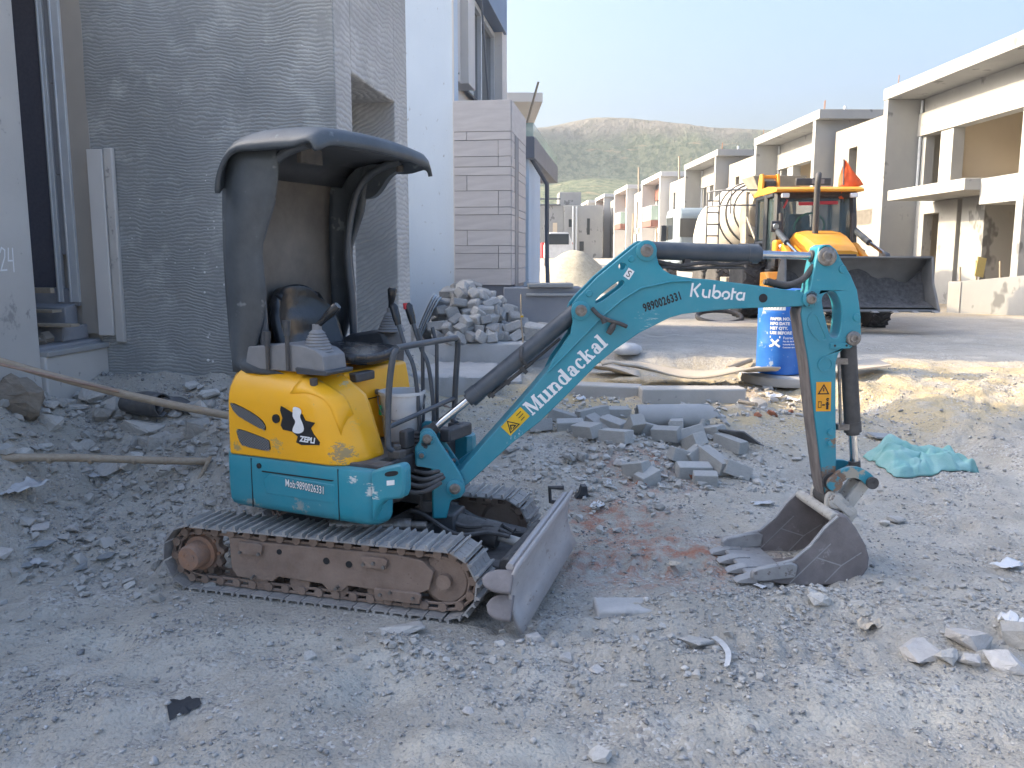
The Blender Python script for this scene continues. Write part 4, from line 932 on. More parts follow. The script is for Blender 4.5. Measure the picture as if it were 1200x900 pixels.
    A0 = Vector((.428, .832)); A1 = Vector((.800, 1.183)); dv = (A1-A0); ln = dv.length; u = dv.normalized(); nrm = Vector((-u.y, u.x)); sc = ln/wtot
    t = MB(); t.add(place2d([(v[0]*sc, v[1]*.076, v[2]) for v in vs], (A0.x, -.0672, A0.y), (u.x, 0, u.y), (nrm.x, 0, nrm.y)), fs); S(t, 'lettering', 'print_white', boom)
    vs, fs = text_mb('9890026331', .062, .0022, space=1.08); w_ = max(v[0] for v in vs); k = .193/w_; u = Vector((.947, .32)).normalized()
    t = MB(); t.add(place2d([(v[0]*k, v[1]*.9, v[2]) for v in vs], (.975, -.0672, 1.342), (u.x, 0, u.y), (-u.y, 0, u.x)), fs); S(t, 'lettering', 'print_black', boom)
    # rounded logo lettering
    vs, fs = [], []; wst = .15
    def ar(cx, cy, r, a, b, n=12): return [(cx + r*math.cos(R(a+(b-a)*k/n)), cy + r*math.sin(R(a+(b-a)*k/n))) for k in range(n+1)]
    ribbon(vs, fs, [(.06, 0), (.06, 1.0)], wst); ribbon(vs, fs, [(.62, 1.0), (.24, .52), (.60, .02)], wst)
    ribbon(vs, fs, [(.90, .62), (.90, .30)] + ar(1.14, .30, .24, 180, 300), wst); ribbon(vs, fs, [(1.38, .62), (1.38, .0)], wst)
    ribbon(vs, fs, [(1.66, 1.0), (1.66, .12)], wst); ribbon(vs, fs, ar(1.93, .30, .25, 170, -150), wst)
    ribbon(vs, fs, ar(2.60, .30, .25, 215, -120), wst)
    ribbon(vs, fs, [(3.06, .86), (3.06, .0)], wst); ribbon(vs, fs, [(3.06, .56), (3.34, .56)], wst)
    ribbon(vs, fs, ar(3.66, .30, .25, 60, 330), wst); ribbon(vs, fs, [(3.93, .60), (3.93, .0)], wst)
    u = Vector((.99, -.075)).normalized(); k = .272/4.0
    t = MB(); t.add(place2d([(v[0]*k, v[1]*k, v[2]) for v in vs], (1.200, -.0672, 1.415), (u.x, 0, u.y), (.12, 0, .99)), fs); S(t, 'lettering', 'print_white', boom)
    c0 = Vector((.893, 1.527)); dx2 = Vector((.84, -.54)).normalized(); dn2 = Vector((.54, .84)); q = [c0 + dx2*a + dn2*b for a, b in ((-.017, -.024), (.017, -.024), (.017, .024), (-.017, .024))]
    decal([tuple(p) for p in q], 'print_white', boom, -.0765)
    vs, fs = [], []; ribbon(vs, fs, [(.008, .012), (0, .015), (-.008, .009), (-.004, .002), (.005, -.002), (.008, -.010), (0, -.015), (-.008, -.011)], .004)
    t = MB(); t.add(place2d(vs, (c0.x, -.0780, c0.y), (dx2.x, 0, dx2.y), (dn2.x, 0, dn2.y)), fs); S(t, 'decal_print', 'print_black', boom)
    # ---- arm (dipper)
    def cylinder(name, p0, p1, frac, r, rr, fr=FA, y=0.0, off=(0, 0), hose=True, mname='cyl_black'):
        a = Vector((p0[0], y, p0[1])); b = Vector((p1[0], y, p1[1])); d = (b-a); l = d.length; u = d.normalized()
        m = MB(); m.cyl(a + u*.02, a + u*l*frac, r, 22); m.cyl(a + u*l*frac - u*.05, a + u*l*frac + u*.004, r*1.07, 22); m.cyl(a + u*l*frac, a + u*(l*frac + .018), r*.8, 20); m.lathe([(0, -.05), (.036, -.05), (.036, .05), (0, .05)], 18, (a.x, y, a.z), 'y')
        o = P(m, name, mname, fr, smooth=40)
        q = MB(); q.cyl(a + u*l*frac, b - u*.02, rr, 16); S(q, 'cylinder_rod', 'chrome', o, smooth=40)
        q = MB(); q.lathe([(0, -.05), (.034, -.05), (.034, .05), (0, .05)], 18, (b.x, y, b.z), 'y'); q.cyl(b - u*.06, b, .03, 14); S(q, 'rod_end', 'dark_metal', o, smooth=40)
        return o, a, u, l
    o, a, u, l = cylinder('boom_cylinder', (.659, 1.351), (-.090, .738), .715, .043, .020)
    nz = Vector((u.z, 0, -u.x)); nz = nz if nz.z < 0 else -nz
    h = MB(); h.tube([a + u*.16 + nz*.055, a + u*.34 + nz*.058], .008, 7); h.tube([a + u*.34 + nz*.058, a + u*.50 + nz*.055, a + u*.62 + nz*.052], .010, 7); S(h, 'oil_pipe', 'dark_metal', o, smooth=50)
    h = MB(); h.tube(spline([a + u*.365 + Vector((.0, -.03, .05)), a + u*.37 + Vector((.0, -.055, .0)), a + u*.37 + nz*.045 + Vector((0, -.03, 0))], 5), .0095, 7); h.obox(a + u*.40 + nz*.055, (.05, .04, .02), 0, 0, .7)
    for f in (.50, .60): h.obox(a + u*f + nz*.055, (.03, .02, .02), 0, 0, .7)
    S(h, 'hose', 'tyre', o, smooth=50)
    o, a, u, l = cylinder('arm_cylinder', (.975, 1.641), (1.882, 1.610), .635, .044, .019)
    h = MB(); h.tube(spline([a + Vector((.07, -.02, -.055)), a + Vector((.18, -.025, -.075)), a + Vector((.30, -.02, -.062)), a + Vector((.42, -.02, -.07)), a + Vector((.53, -.02, -.058))], 6), .0095, 7); h.tube(spline([a + Vector((.08, .03, -.07)), a + Vector((.22, .03, -.095)), a + Vector((.40, .03, -.08)), a + Vector((.52, .03, -.085))], 6), .0095, 7); h.obox(a + Vector((.22, 0, -.055)), (.03, .05, .035)); h.obox(a + Vector((.53, 0, -.052)), (.03, .05, .03))
    h.tube([a + Vector((.06, -.025, -.085)), a + Vector((.52, -.025, -.088))], .006, 6)
    S(h, 'hose', 'tyre', o, smooth=50)
    armp = [(1.841, 1.655), (1.866, 1.668), (1.895, 1.668), (1.928, 1.645), (1.964, 1.585), (2.011, 1.518), (2.048, 1.445), (2.071, 1.339), (2.082, 1.232), (2.074, 1.185), (2.045, 1.160), (1.995, 1.152), (1.972, 1.130), (1.960, 1.085), (1.967, .952), (1.977, .777), (1.992, .555), (1.990, .50), (1.998, .44), (1.995, .36), (1.965, .345), (1.935, .42), (1.913, .522), (1.866, .779), (1.816, 1.084), (1.785, 1.22), (1.764, 1.33), (1.768, 1.375), (1.79, 1.41), (1.806, 1.445), (1.812, 1.49), (1.820, 1.545), (1.830, 1.60)]
    ahole = smoothpoly([(1.868, 1.385), (1.876, 1.425), (1.915, 1.444), (1.948, 1.425), (1.970, 1.375), (1.976, 1.318), (1.972, 1.24), (1.960, 1.206), (1.931, 1.205), (1.918, 1.225)], 1)
    am = MB(); am.prism(armp, -.058, .058, holes=[ahole]); arm = am.build('arm', 'teal', root, FA, bevel=.006)
    # inner wear face of the arm (bare steel)
    face = [(1.768, 1.365), (1.762, 1.33), (1.783, 1.22), (1.814, 1.084), (1.864, .779), (1.911, .522), (1.933, .42), (1.960, .345)]
    fm_ = MB(); fm_.grid([[(x - .0035, y, z) for y in (-.060, 0, .060)] for x, z in face]); S(fm_, 'wear_strip', 'arm_wear', arm, smooth=50, solid=.006)
    sf = MB(); sf.box((1.795, -.064, .46), (1.80, -.05, .47)); 
    rec = MB(); rp = smoothpoly([(1.80, 1.285), (1.812, 1.328), (1.846, 1.328), (1.870, 1.276), (1.906, 1.205), (1.890, 1.192), (1.860, 1.200), (1.828, 1.234)], 1)
    vs, fs = [], []; ribbon(vs, fs, rp, .009, True); rec.add(place2d(vs, (0, -.0600, 0), (1, 0, 0), (0, 0, 1)), fs); S(rec, 'weld_bead', 'teal', arm, solid=.005, bevel=0)
    tg = MB(); tg.obox((1.975, -.061, 1.168), (.105, .010, .030), 0, 0, -.02); S(tg, 'hose_plate', 'teal', arm, bevel=.003)
    tg = MB()
    for x in (1.945, 2.005): tg.cyl((x, -.066, 1.169), (x, -.068, 1.169), .006, 8)
    S(tg, 'bolt', 'print_black', arm)
    bosses([(1.882, 1.610, -.058, .046), (2.040, 1.205, -.058, .036)], arm, 'pin')
    cp = MB()
    for (x, z) in ((1.965, 1.548), (2.052, 1.31)): cp.lathe([(0, 0), (.020, 0), (.018, -.008), (0, -.008)], 16, (x, -.058, z), 'y')
    cp.lathe([(0, 0), (.040, 0), (.040, -.006), (.030, -.006), (.030, -.002), (0, -.002)], 24, (1.905, -.058, 1.075), 'y')
    cp.lathe([(0, 0), (.018, 0), (.018, -.012), (0, -.012)], 14, (1.952, -.058, .727), 'y'); cp.lathe([(0, 0), (.018, 0), (.018, -.012), (0, -.012)], 14, (1.956, -.058, .668), 'y')
    S(cp, 'weld_cap', 'teal', arm, smooth=35)
    decal([(1.862, .985), (1.940, .985), (1.945, .835), (1.868, .835)], 'sign_orange', arm, -.0595)
    vs, fs = [], []; ribbon(vs, fs, [(1.876, .925), (1.928, .925), (1.902, .970)], .006, True); ribbon(vs, fs, [(1.902, .955), (1.902, .937)], .006); ribbon(vs, fs, [(1.878, .855), (1.893, .855), (1.893, .885), (1.878, .885)], .003, True); ribbon(vs, fs, [(1.898, .868), (1.912, .868)], .008)
    ribbon(vs, fs, [(1.925, .845), (1.925, .885)], .012); ribbon(vs, fs, ar(1.925, .896, .005, 0, 330), .006); ribbon(vs, fs, [(1.915, .872), (1.935, .872)], .006)
    t = MB(); t.add(place2d(vs, (0, -.0605, 0), (1, 0, 0), (0, 0, 1)), fs); S(t, 'warning_print', 'print_black', arm)
    hz = MB(); hz.tube(spline([(1.60, -.02, 1.49), (1.70, -.03, 1.47), (1.78, -.03, 1.50), (1.83, -.03, 1.56), (1.86, -.03, 1.54)], 6), .016, 8); hz.tube(spline([(1.60, .02, 1.485), (1.72, .03, 1.46), (1.79, .03, 1.49), (1.85, .03, 1.52)], 6), .014, 8); P(hz, 'hose', 'tyre', FA, smooth=50)
    # bucket cylinder, link, bucket
    o, a, u, l = cylinder('bucket_cylinder', (2.040, 1.205), (2.120, .50), .69, .041, .022, y=.0, mname='dark_metal')
    h = MB(); h.tube([a + Vector((-.055, -.03, -.10)), a + Vector((-.025, -.03, -.46))], .008, 7); h.tube([a + Vector((-.085, 0, -.08)), a + Vector((-.075, 0, -.25))], .018, 8); h.obox(a + Vector((-.03, -.01, -.12)), (.08, .05, .03)); h.obox(a + Vector((-.01, -.01, -.46)), (.06, .05, .03))
    S(h, 'oil_pipe', 'pin', o, smooth=50)
    lk = []
    def band(p0, c, p1, w0, w1, n=10):
        o_, i_ = [], []
        for k in range(n+1):
            t = k/n; p = Vector(p0)*(1-t)**2 + Vector(c)*2*t*(1-t) + Vector(p1)*t*t; d = (Vector(c)-Vector(p0))*2*(1-t) + (Vector(p1)-Vector(c))*2*t; d.normalize(); nn = Vector((-d.y, d.x)); w = w0 + (w1-w0)*t
            o_.append(tuple(p + nn*w)); i_.append(tuple(p - nn*w))
        return o_ + i_[::-1]
    for y0, y1 in ((-.092, -.064), (.064, .092)):
        m = MB(); m.prism(band((1.968, .470), (2.065, .575), (2.165, .470), .030, .028), y0, y1); m.lathe([(0, 0), (.040, 0), (.040, -.02), (0, -.02)], 20, (1.966, y1 if y0 > 0 else y0, .470), 'y'); lo = P(m, 'bucket_link', 'teal', FA, bevel=.005)
        e = -1 if y0 < 0 else 1; yy = y0 if y0 < 0 else y1
        q = MB()
        for (x, z) in ((1.966, .470), (2.165, .468)): q.lathe([(0, 0), (.031, 0), (.031, e*.018), (.015, e*.020), (0, e*.014)], 20, (x, yy, z), 'y')
        S(q, 'pin', 'dark_metal', lo, smooth=35)
    m = MB()
    for y0, y1 in ((-.056, -.03), (.03, .056)): m.prism(band((2.165, .468), (2.11, .40), (2.050, .315), .030, .032), y0, y1)
    m.tube([(2.165, -.06, .468), (2.165, .06, .468)], .030, 16); P(m, 'tipping_link', 'cast', FA, bevel=.005)
    bw = .232
    side = [(1.918, .325), (1.935, .338), (1.972, .334), (2.021, .273), (2.075, .185), (2.098, .12), (2.094, .065), (2.06, .015), (2.02, -.005), (1.90, -.012), (1.764, -.012), (1.655, -.002), (1.560, .030), (1.600, .085), (1.715, .110), (1.798, .182), (1.868, .275)]
    shell = [(1.935, .338), (1.978, .328), (2.021, .273), (2.075, .185), (2.098, .12), (2.094, .065), (2.06, .015), (2.02, -.005), (1.90, -.012), (1.764, -.012), (1.60, .012), (1.548, .022)]
    sm_ = MB(); sm_.grid([[(x, y, z) for y in (-bw, -.1, .1, bw)] for x, z in shell]); bucket = sm_.build('bucket', 'bucket', root, FA, smooth=50, solid=.012)
    for y0, y1 in ((-bw-.006, -bw+.006), (bw-.006, bw+.006)): bk = MB(); bk.prism(side, y0, y1); S(bk, 'side_plate', 'bucket', bucket, bevel=.003)
    ed = MB()
    for e in (-1, 1):
        ed.tube([(x, e*(bw+.002), z+.004) for x, z in ((1.93, .335), (1.868, .278), (1.798, .186), (1.715, .114), (1.62, .092))], .009, 6)
    S(ed, 'side_edge', 'worn_edge', bucket, smooth=50)
    wl = MB()
    vs, fs = [], []; ribbon(vs, fs, [(1.70, .0), (1.83, .13), (1.90, .20)], .006); ribbon(vs, fs, [(1.83, .13), (1.96, .085), (2.06, .15)], .006); ribbon(vs, fs, [(1.96, .085), (1.88, .0)], .006)
    wl.add(place2d(vs, (0, -bw-.0068, 0), (1, 0, 0), (0, 0, 1)), fs); wl.add(place2d(vs, (0, bw-.0075, 0), (1, 0, 0), (0, 0, 1)), fs); S(wl, 'weld_bead', 'worn_edge', bucket)
    lip = MB(); lip.prism([(1.50, .020), (1.60, .008), (1.72, .004), (1.72, .024), (1.60, .030), (1.51, .034)], -bw, bw); S(lip, 'cutting_lip', 'worn_edge', bucket, bevel=.004)
    for e in (-1, 1):
        sc_ = MB(); sc_.prism([(1.50, .030), (1.575, .016), (1.725, .030), (1.735, .095), (1.70, .112), (1.60, .098), (1.535, .085), (1.502, .065)], e*bw - .020 + (.0 if e < 0 else .008), e*bw + .020 - (.008 if e < 0 else 0)); so = S(sc_, 'side_cutter', 'worn_edge', bucket, bevel=.008)
    for yt in (-.205, -.07, .07, .205):
        th = MB()
        ring = lambda x, z0, z1, w: [(x, yt - w, z0), (x, yt + w, z0), (x, yt + w, z1), (x, yt - w, z1)]
        th.loft([ring(1.430, .008, .012, .028), ring(1.455, .006, .024, .032), ring(1.50, .004, .036, .034), ring(1.535, .002, .042, .034), ring(1.537, .008, .038, .026), ring(1.60, .010, .036, .024)])
        S(th, 'bucket_tooth', 'worn_edge', bucket, bevel=.006)
    hg_ = MB()
    hp = smoothpoly([(1.930, .40), (1.955, .425), (2.0, .42), (2.03, .385), (2.085, .325), (2.085, .27), (2.05, .25), (1.99, .325), (1.93, .335)], 1)
    for y0, y1 in ((-.098, -.070), (.070, .098)): hg_.prism(hp, y0, y1)
    hg_.tube([(1.925, -.215, .325), (1.925, .215, .325)], .027, 14); hg_.box((1.93, -.07, .31), (2.0, .07, .335))
    ho = S(hg_, 'hinge_lug', 'cast', bucket, bevel=.006)
    pn = MB()
    for (x, z) in ((1.975, .377), (2.052, .313)):
        pn.lathe([(0, 0), (.036, 0), (.036, -.018), (.012, -.020), (.012, -.014), (0, -.014)], 20, (x, -.098, z), 'y'); pn.lathe([(0, 0), (.030, 0), (.030, .018), (0, .018)], 16, (x, .098, z), 'y')
    S(pn, 'pin', 'cast', bucket, smooth=35)
    kp = MB(); kp.obox((2.012, -.116, .347), (.13, .012, .035), 0, 0, .69); S(kp, 'keeper_bar', 'cast', bucket, bevel=.004)
    # back end plate between arm bottom and hinge
    eb = MB(); eb.tube([(1.963, -.075, .472), (1.963, .075, .472)], .045, 18); eb.tube([(1.975, -.072, .377), (1.975, .072, .377)], .045, 18); P(eb, 'arm_end_boss', 'dark_metal', FA, smooth=40)
    return root
mini_excavator()

def paint_pail():
    # white pail standing on the excavator's floor plate
    a = R(-25.5); c, s = math.cos(a), math.sin(a); x, y = .20, .07
    t = empty('pail', (-.77 + x*c - y*s, 4.30 + x*s + y*c, .686)); tag(t, 'white plastic pail with grimy rim standing on the excavator floor', 'pail')
    b = MB(); b.lathe([(0, 0), (.088, 0), (.092, .01), (.112, .235), (.120, .237), (.120, .252), (.108, .252), (.104, .235), (.086, .012), (0, .012)], 28); b.build('body', 'pail', t, smooth=40)
    h = MB(); h.tube([(.112*math.cos(q), .112*math.sin(q)*-1, .225 - .15*math.sin(q)*1.0) if False else (.121*math.cos(q), -.121*abs(math.sin(q)), .225 - .11*math.sin(q)) for q in [math.pi*k/12 for k in range(13)]], .0035, 6); h.build('handle', 'pin', t, smooth=50)
    g = MB(); g.obox((-.104, -.05, .16), (.006, .03, .05), .45); g.build('label_patch', 'green_cloth', t)
paint_pail()
# ------------------------------------------------------------------ measuring helper: point seen at photo pixel (1200 x 900), on the plane Y or on height z
_th = math.atan(0.147); _c, _s = math.cos(_th), math.sin(_th)
def _ray(px, py):
    x = (px - 600)/1000; y = (450 - py)/1000
    return (x, _c + y*_s, -_s + y*_c)
def at(px, py, Y):
    r = _ray(px, py); t = Y/r[1]; return Vector((r[0]*t, Y, 1.6 + r[2]*t))
def zat(py, Y): return at(600, py, Y).z
def on_ground(px, py):
    r = _ray(px, py); t = 1.0
    for k in range(400):
        z = 1.6 + r[2]*t
        if z <= gz(r[0]*t, r[1]*t): break
        t += 0.03 + 0.004*t
    a, b = max(0, t - 0.03 - 0.004*t), t
    for k in range(14):
        m = (a+b)/2
        if 1.6 + r[2]*m <= gz(r[0]*m, r[1]*m): b = m
        else: a = m
    return Vector((r[0]*b, r[1]*b, 1.6 + r[2]*b))

def comb_mat(name, c1, c2, rot, scale, dist, splat=0.0, strength=0.9):
    if name in MATS: return MATS[name]
    m = bpy.data.materials.new(name); m.use_nodes = True; MATS[name] = m; n = m.node_tree.nodes; l = m.node_tree.links; b = n['Principled BSDF']; b.inputs['Roughness'].default_value = 0.93; b.inputs['Specular IOR Level'].default_value = 0.3
    tc = n.new('ShaderNodeTexCoord'); mp = n.new('ShaderNodeMapping'); mp.inputs['Rotation'].default_value = rot; 
    nz_ = n.new('ShaderNodeTexNoise'); nz_.inputs['Scale'].default_value = 1.5; nz_.inputs['Detail'].default_value = 2; l.new(tc.outputs['Object'], nz_.inputs['Vector'])
    sb_ = n.new('ShaderNodeVectorMath'); sb_.operation = 'SUBTRACT'; sb_.inputs[1].default_value = (.5, .5, .5); l.new(nz_.outputs['Color'], sb_.inputs[0])
    sc_ = n.new('ShaderNodeVectorMath'); sc_.operation = 'SCALE'; sc_.inputs['Scale'].default_value = .17; l.new(sb_.outputs[0], sc_.inputs[0])
    ad_ = n.new('ShaderNodeVectorMath'); l.new(tc.outputs['Object'], ad_.inputs[0]); l.new(sc_.outputs[0], ad_.inputs[1]); l.new(ad_.outputs[0], mp.inputs[0])
    def noise(s, d=7, r=0.6, v=None):
        t = n.new('ShaderNodeTexNoise'); t.inputs['Scale'].default_value = s; t.inputs['Detail'].default_value = d; t.inputs['Roughness'].default_value = r; l.new(v or tc.outputs['Object'], t.inputs['Vector']); return t.outputs['Fac']
    def rmp(s, a, bb, c=0., d=1.):
        t = n.new('ShaderNodeMapRange'); t.inputs[1].default_value = a; t.inputs[2].default_value = bb; t.inputs[3].default_value = c; t.inputs[4].default_value = d; l.new(s, t.inputs[0]); return t.outputs[0]
    def mix(f, A, B):
        t = n.new('ShaderNodeMix'); t.data_type = 'RGBA'; l.new(f, t.inputs['Factor'])
        for s, i in ((A, 6), (B, 7)):
            if isinstance(s, tuple): t.inputs[i].default_value = (*s, 1)
            else: l.new(s, t.inputs[i])
        return t.outputs[2]
    wv = n.new('ShaderNodeTexWave'); wv.wave_type = 'BANDS'; wv.bands_direction = 'Z'; wv.inputs['Scale'].default_value = scale; wv.inputs['Distortion'].default_value = dist; wv.inputs['Detail'].default_value = 3; wv.inputs['Detail Scale'].default_value = 0.35; wv.inputs['Detail Roughness'].default_value = 0.7
    l.new(mp.outputs[0], wv.inputs['Vector'])
    amp = rmp(noise(2.3, 6, .7), 0.36, 0.60, 0.08, 1.0)
    mu = n.new('ShaderNodeMath'); mu.operation = 'MULTIPLY'; l.new(wv.outputs['Fac'], mu.inputs[0]); l.new(amp, mu.inputs[1])
    col = mix(rmp(noise(0.9, 8), 0.35, 0.65), c1, c2)
    col = mix(rmp(noise(3.3, 9, 0.7), 0.52, 0.70), col, tuple(min(1, x*1.18) for x in c2))
    gro = rmp(mu.outputs[0], 0.0, 0.25, 0.40, 0.0); col = mix(gro, col, tuple(x*0.55 for x in c1)); col = mix(rmp(noise(0.75, 5, .55), 0.50, 0.64, 0, .55), col, tuple(x*0.62 for x in c1))
    if splat:
        vo = n.new('ShaderNodeTexVoronoi'); vo.inputs['Scale'].default_value = 16; vo.inputs['Randomness'].default_value = 1; l.new(tc.outputs['Object'], vo.inputs['Vector'])
        sp = n.new('ShaderNodeSeparateXYZ'); l.new(tc.outputs['Object'], sp.inputs[0])
        hz = rmp(sp.outputs['Z'], 0.6, 2.6, 0.20*splat, 0.05*splat)
        lt = n.new('ShaderNodeMath'); lt.operation = 'LESS_THAN'; l.new(vo.outputs['Distance'], lt.inputs[0]); l.new(hz, lt.inputs[1])
        m2 = n.new('ShaderNodeMath'); m2.operation = 'MULTIPLY'; l.new(lt.outputs[0], m2.inputs[0]); l.new(rmp(noise(1.9, 3), 0.50, 0.54), m2.inputs[1])
        col = mix(m2.outputs[0], col, (0.66, 0.67, 0.68))
    l.new(col, b.inputs['Base Color'])
    b1 = n.new('ShaderNodeBump'); b1.inputs['Strength'].default_value = strength; b1.inputs['Distance'].default_value = 0.02; l.new(mu.outputs[0], b1.inputs['Height'])
    b2 = n.new('ShaderNodeBump'); b2.inputs['Strength'].default_value = 0.3; b2.inputs['Distance'].default_value = 0.01; l.new(noise(35, 8, 0.7), b2.inputs['Height']); l.new(b1.outputs[0], b2.inputs['Normal'])
    l.new(b2.outputs[0], b.inputs['Normal']); return m

# ------------------------------------------------------------------ plastered building on the left (frame: x = towards the camera along the street, y = towards the street)
def plaster_building():
    t = empty('plaster_building', (-3.148, 6.55, 0), math.atan2(-.991, -.132)); tag(t, 'tall unfinished building with dark comb-scored plaster wall behind the excavator', 'building')
    dark = comb_mat('comb_dark', (0.265, 0.28, 0.28), (0.385, 0.395, 0.388), (R(2), 0, 0), 12.5, 9.0, 1.0, .34)
    lite = comb_mat('comb_light', (0.45, 0.44, 0.425), (0.54, 0.53, 0.51), (R(-32), 0, 0), 8.5, 9.0, 0.0, .45)
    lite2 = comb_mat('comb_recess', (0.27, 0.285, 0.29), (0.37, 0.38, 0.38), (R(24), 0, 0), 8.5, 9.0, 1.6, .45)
    H = 4.35
    # wall skin with wavy trowelled unevenness
    w = MB(); rows = []
    for i in range(60):
        z = -.2 + (H+.2)*i/59; rows.append([(.004 + .010*math.sin(z*2.1 + y*1.7) + .008*math.sin(z*5.2 - y*3.1), y, z) for y in [-.0 + 1.9*k/24 for k in range(25)]])
    for rrow in rows: rrow[-1] = (-.001, 1.9, rrow[-1][2]); rrow.append((-.034, 1.9, rrow[-1][2]))
    w.grid(rows); w.build('scored_wall', dark, t, smooth=60)
    b = MB(); b.box((-2.07, -9, -.3), (-.05, -.64, H-.01)); b.box((-2.07, -.64, -.3), (-.05, 1.36, H-.01)); b.box((-.05, -9, -.3), (.72, -.625, H-.01)); b.build('rear_block', 'grey_wall', t)  # unseen bulk behind the walls, filled in to block the sun
    f = MB(); f.box((-.40, 1.36, -.3), (-.03, 1.902, H)); f.box((-2.07, 1.36, -.3), (-1.63, 1.902, H)); f.box((-1.63, 1.36, 2.98), (-.40, 1.902, H)); f.build('street_wall', lite, t, bevel=.012)
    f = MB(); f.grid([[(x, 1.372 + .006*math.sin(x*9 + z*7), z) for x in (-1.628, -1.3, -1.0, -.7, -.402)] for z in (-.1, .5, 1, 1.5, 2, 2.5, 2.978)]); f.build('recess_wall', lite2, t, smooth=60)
    # entrance wall towards the camera
    e = MB(); e.box((.72, -.62, -.3), (4.7, 0, 3.62)); e.box((-.006, -.62, 3.75), (.72, -.0, H-.005)); e.build('entrance_wall', 'grey_wall', t, bevel=.01)
    e = MB(); e.box((.725, -9, -.3), (4.7, -.625, 3.6)); e.build('main_block', 'grey_wall', t)  # unseen mass nearer the camera, added to shade the foreground
    e = MB(); e.prism([(-.20, -.3), (.72, -.3), (.72, .93), (-.25, .93), (-.25, .80), (-.17, .62), (-.20, .3)], -.55, .035); e.build('entrance_base', 'grey_wall', t, bevel=.012)
    s = MB(); s.box((-.24, -.10, .925), (.715, .055, .965)); s.build('sill', 'cement', t, bevel=.008)
    # writing on the plaster: S-24
    vs, fs = [], []; wd = .07
    ribbon(vs, fs, [(.28, .92), (.12, 1.0), (.0, .80), (.26, .42), (.22, .10), (.0, .06)], wd); ribbon(vs, fs, [(.36, .52), (.58, .52)], wd); ribbon(vs, fs, [(.68, .78), (.80, 1.0), (.98, .90), (.95, .62), (.66, .06), (1.04, .08)], wd); ribbon(vs, fs, [(1.20, 1.0), (1.14, .46), (1.46, .46)], wd); ribbon(vs, fs, [(1.44, 1.0), (1.42, -.02)], wd)
    tx = MB(); k = .155; tx.add(place2d([(v[0]*k, v[1]*k*1.0, v[2]) for v in vs], (1.135, .0035, 1.515), (-1, 0, 0), (0, 0, 1)), fs); tx.build('painted_number', 'print_white', t)
    # door opening: reveal, frames, panel, planks on unfinished steps
    r = MB(); r.box((-.010, -.155, 1.03), (.004, .003, 3.75)); r.build('reveal', 'beige', t)
    for y0, y1, x1, z0, m in ((-.236, -.155, .030, 1.27, 'alu'), (-.335, -.286, .030, 1.27, 'alu')):
        q = MB(); q.box((-.010, y0, z0), (x1, y1, 3.75)); q.box((x1 - .001, y0 + .012, z0), (x1 + .010, y0 + .024, 3.75)); q.build('door_frame', m, t, bevel=.004)
    q = MB()
    for z0, z1 in ((1.63, 2.22), (2.225, 2.88), (2.885, 3.75)): q.box((-.010, -.284, z0), (.012, -.238, z1))
    q.build('frame_infill', 'blue_grey_conc', t, bevel=.003)
    q = MB(); q.box((-.012, -.60, 1.38), (-.002, -.337, 3.75)); q.build('panel', 'purple_panel', t)
    q = MB(); q.box((.0, .004, 1.02), (.055, .125, 2.40)); q.build('door_jamb', 'plaster_white', t, bevel=.004)
    q = MB(); q.box((.0, .130, .966), (.045, .20, 2.41)); q.build('jamb_plaster', 'grey_wall', t, bevel=.01)
    q = MB(); q.box((-.010, -.62, .90), (.72, -.02, .99)); q.box((-.01, -.62, .99), (.30, -.12, 1.10)); q.prism([(-.01, 1.1), (.14, 1.1), (.14, 1.24), (-.01, 1.26)], -.62, -.20); q.box((-.010, -.62, 1.24), (.02, -.16, 1.375)); q.build('rough_steps', 'blue_grey_conc', t, bevel=.01)
    for (c, sz, rz) in (((.34, -.24, 1.118), (.10, .50, .022), .03), ((.24, -.36, 1.215), (.10, .34, .022), -.03), ((.20, -.42, 1.365), (.045, .34, .04), .02), ((.34, -.44, 1.44), (.05, .18, .035), .0)):
        q = MB(); q.obox((0, 0, 0), sz); o = q.build('plank', 'ply', t, bevel=.003); o.location = c; o.rotation_euler = (0, 0, rz)
    q = MB()
    for k in range(9):
        x, y = random.uniform(.32, .6), random.uniform(-.5, -.08); q.obox((x, y, 1.01 + .03*random.random()), (.08, .06, .035), random.random()*3, random.random()*.6, random.random()*.6)
    o = q.build('rubble', 'rock_brown', t); tag(o, kind='stuff')
plaster_building()

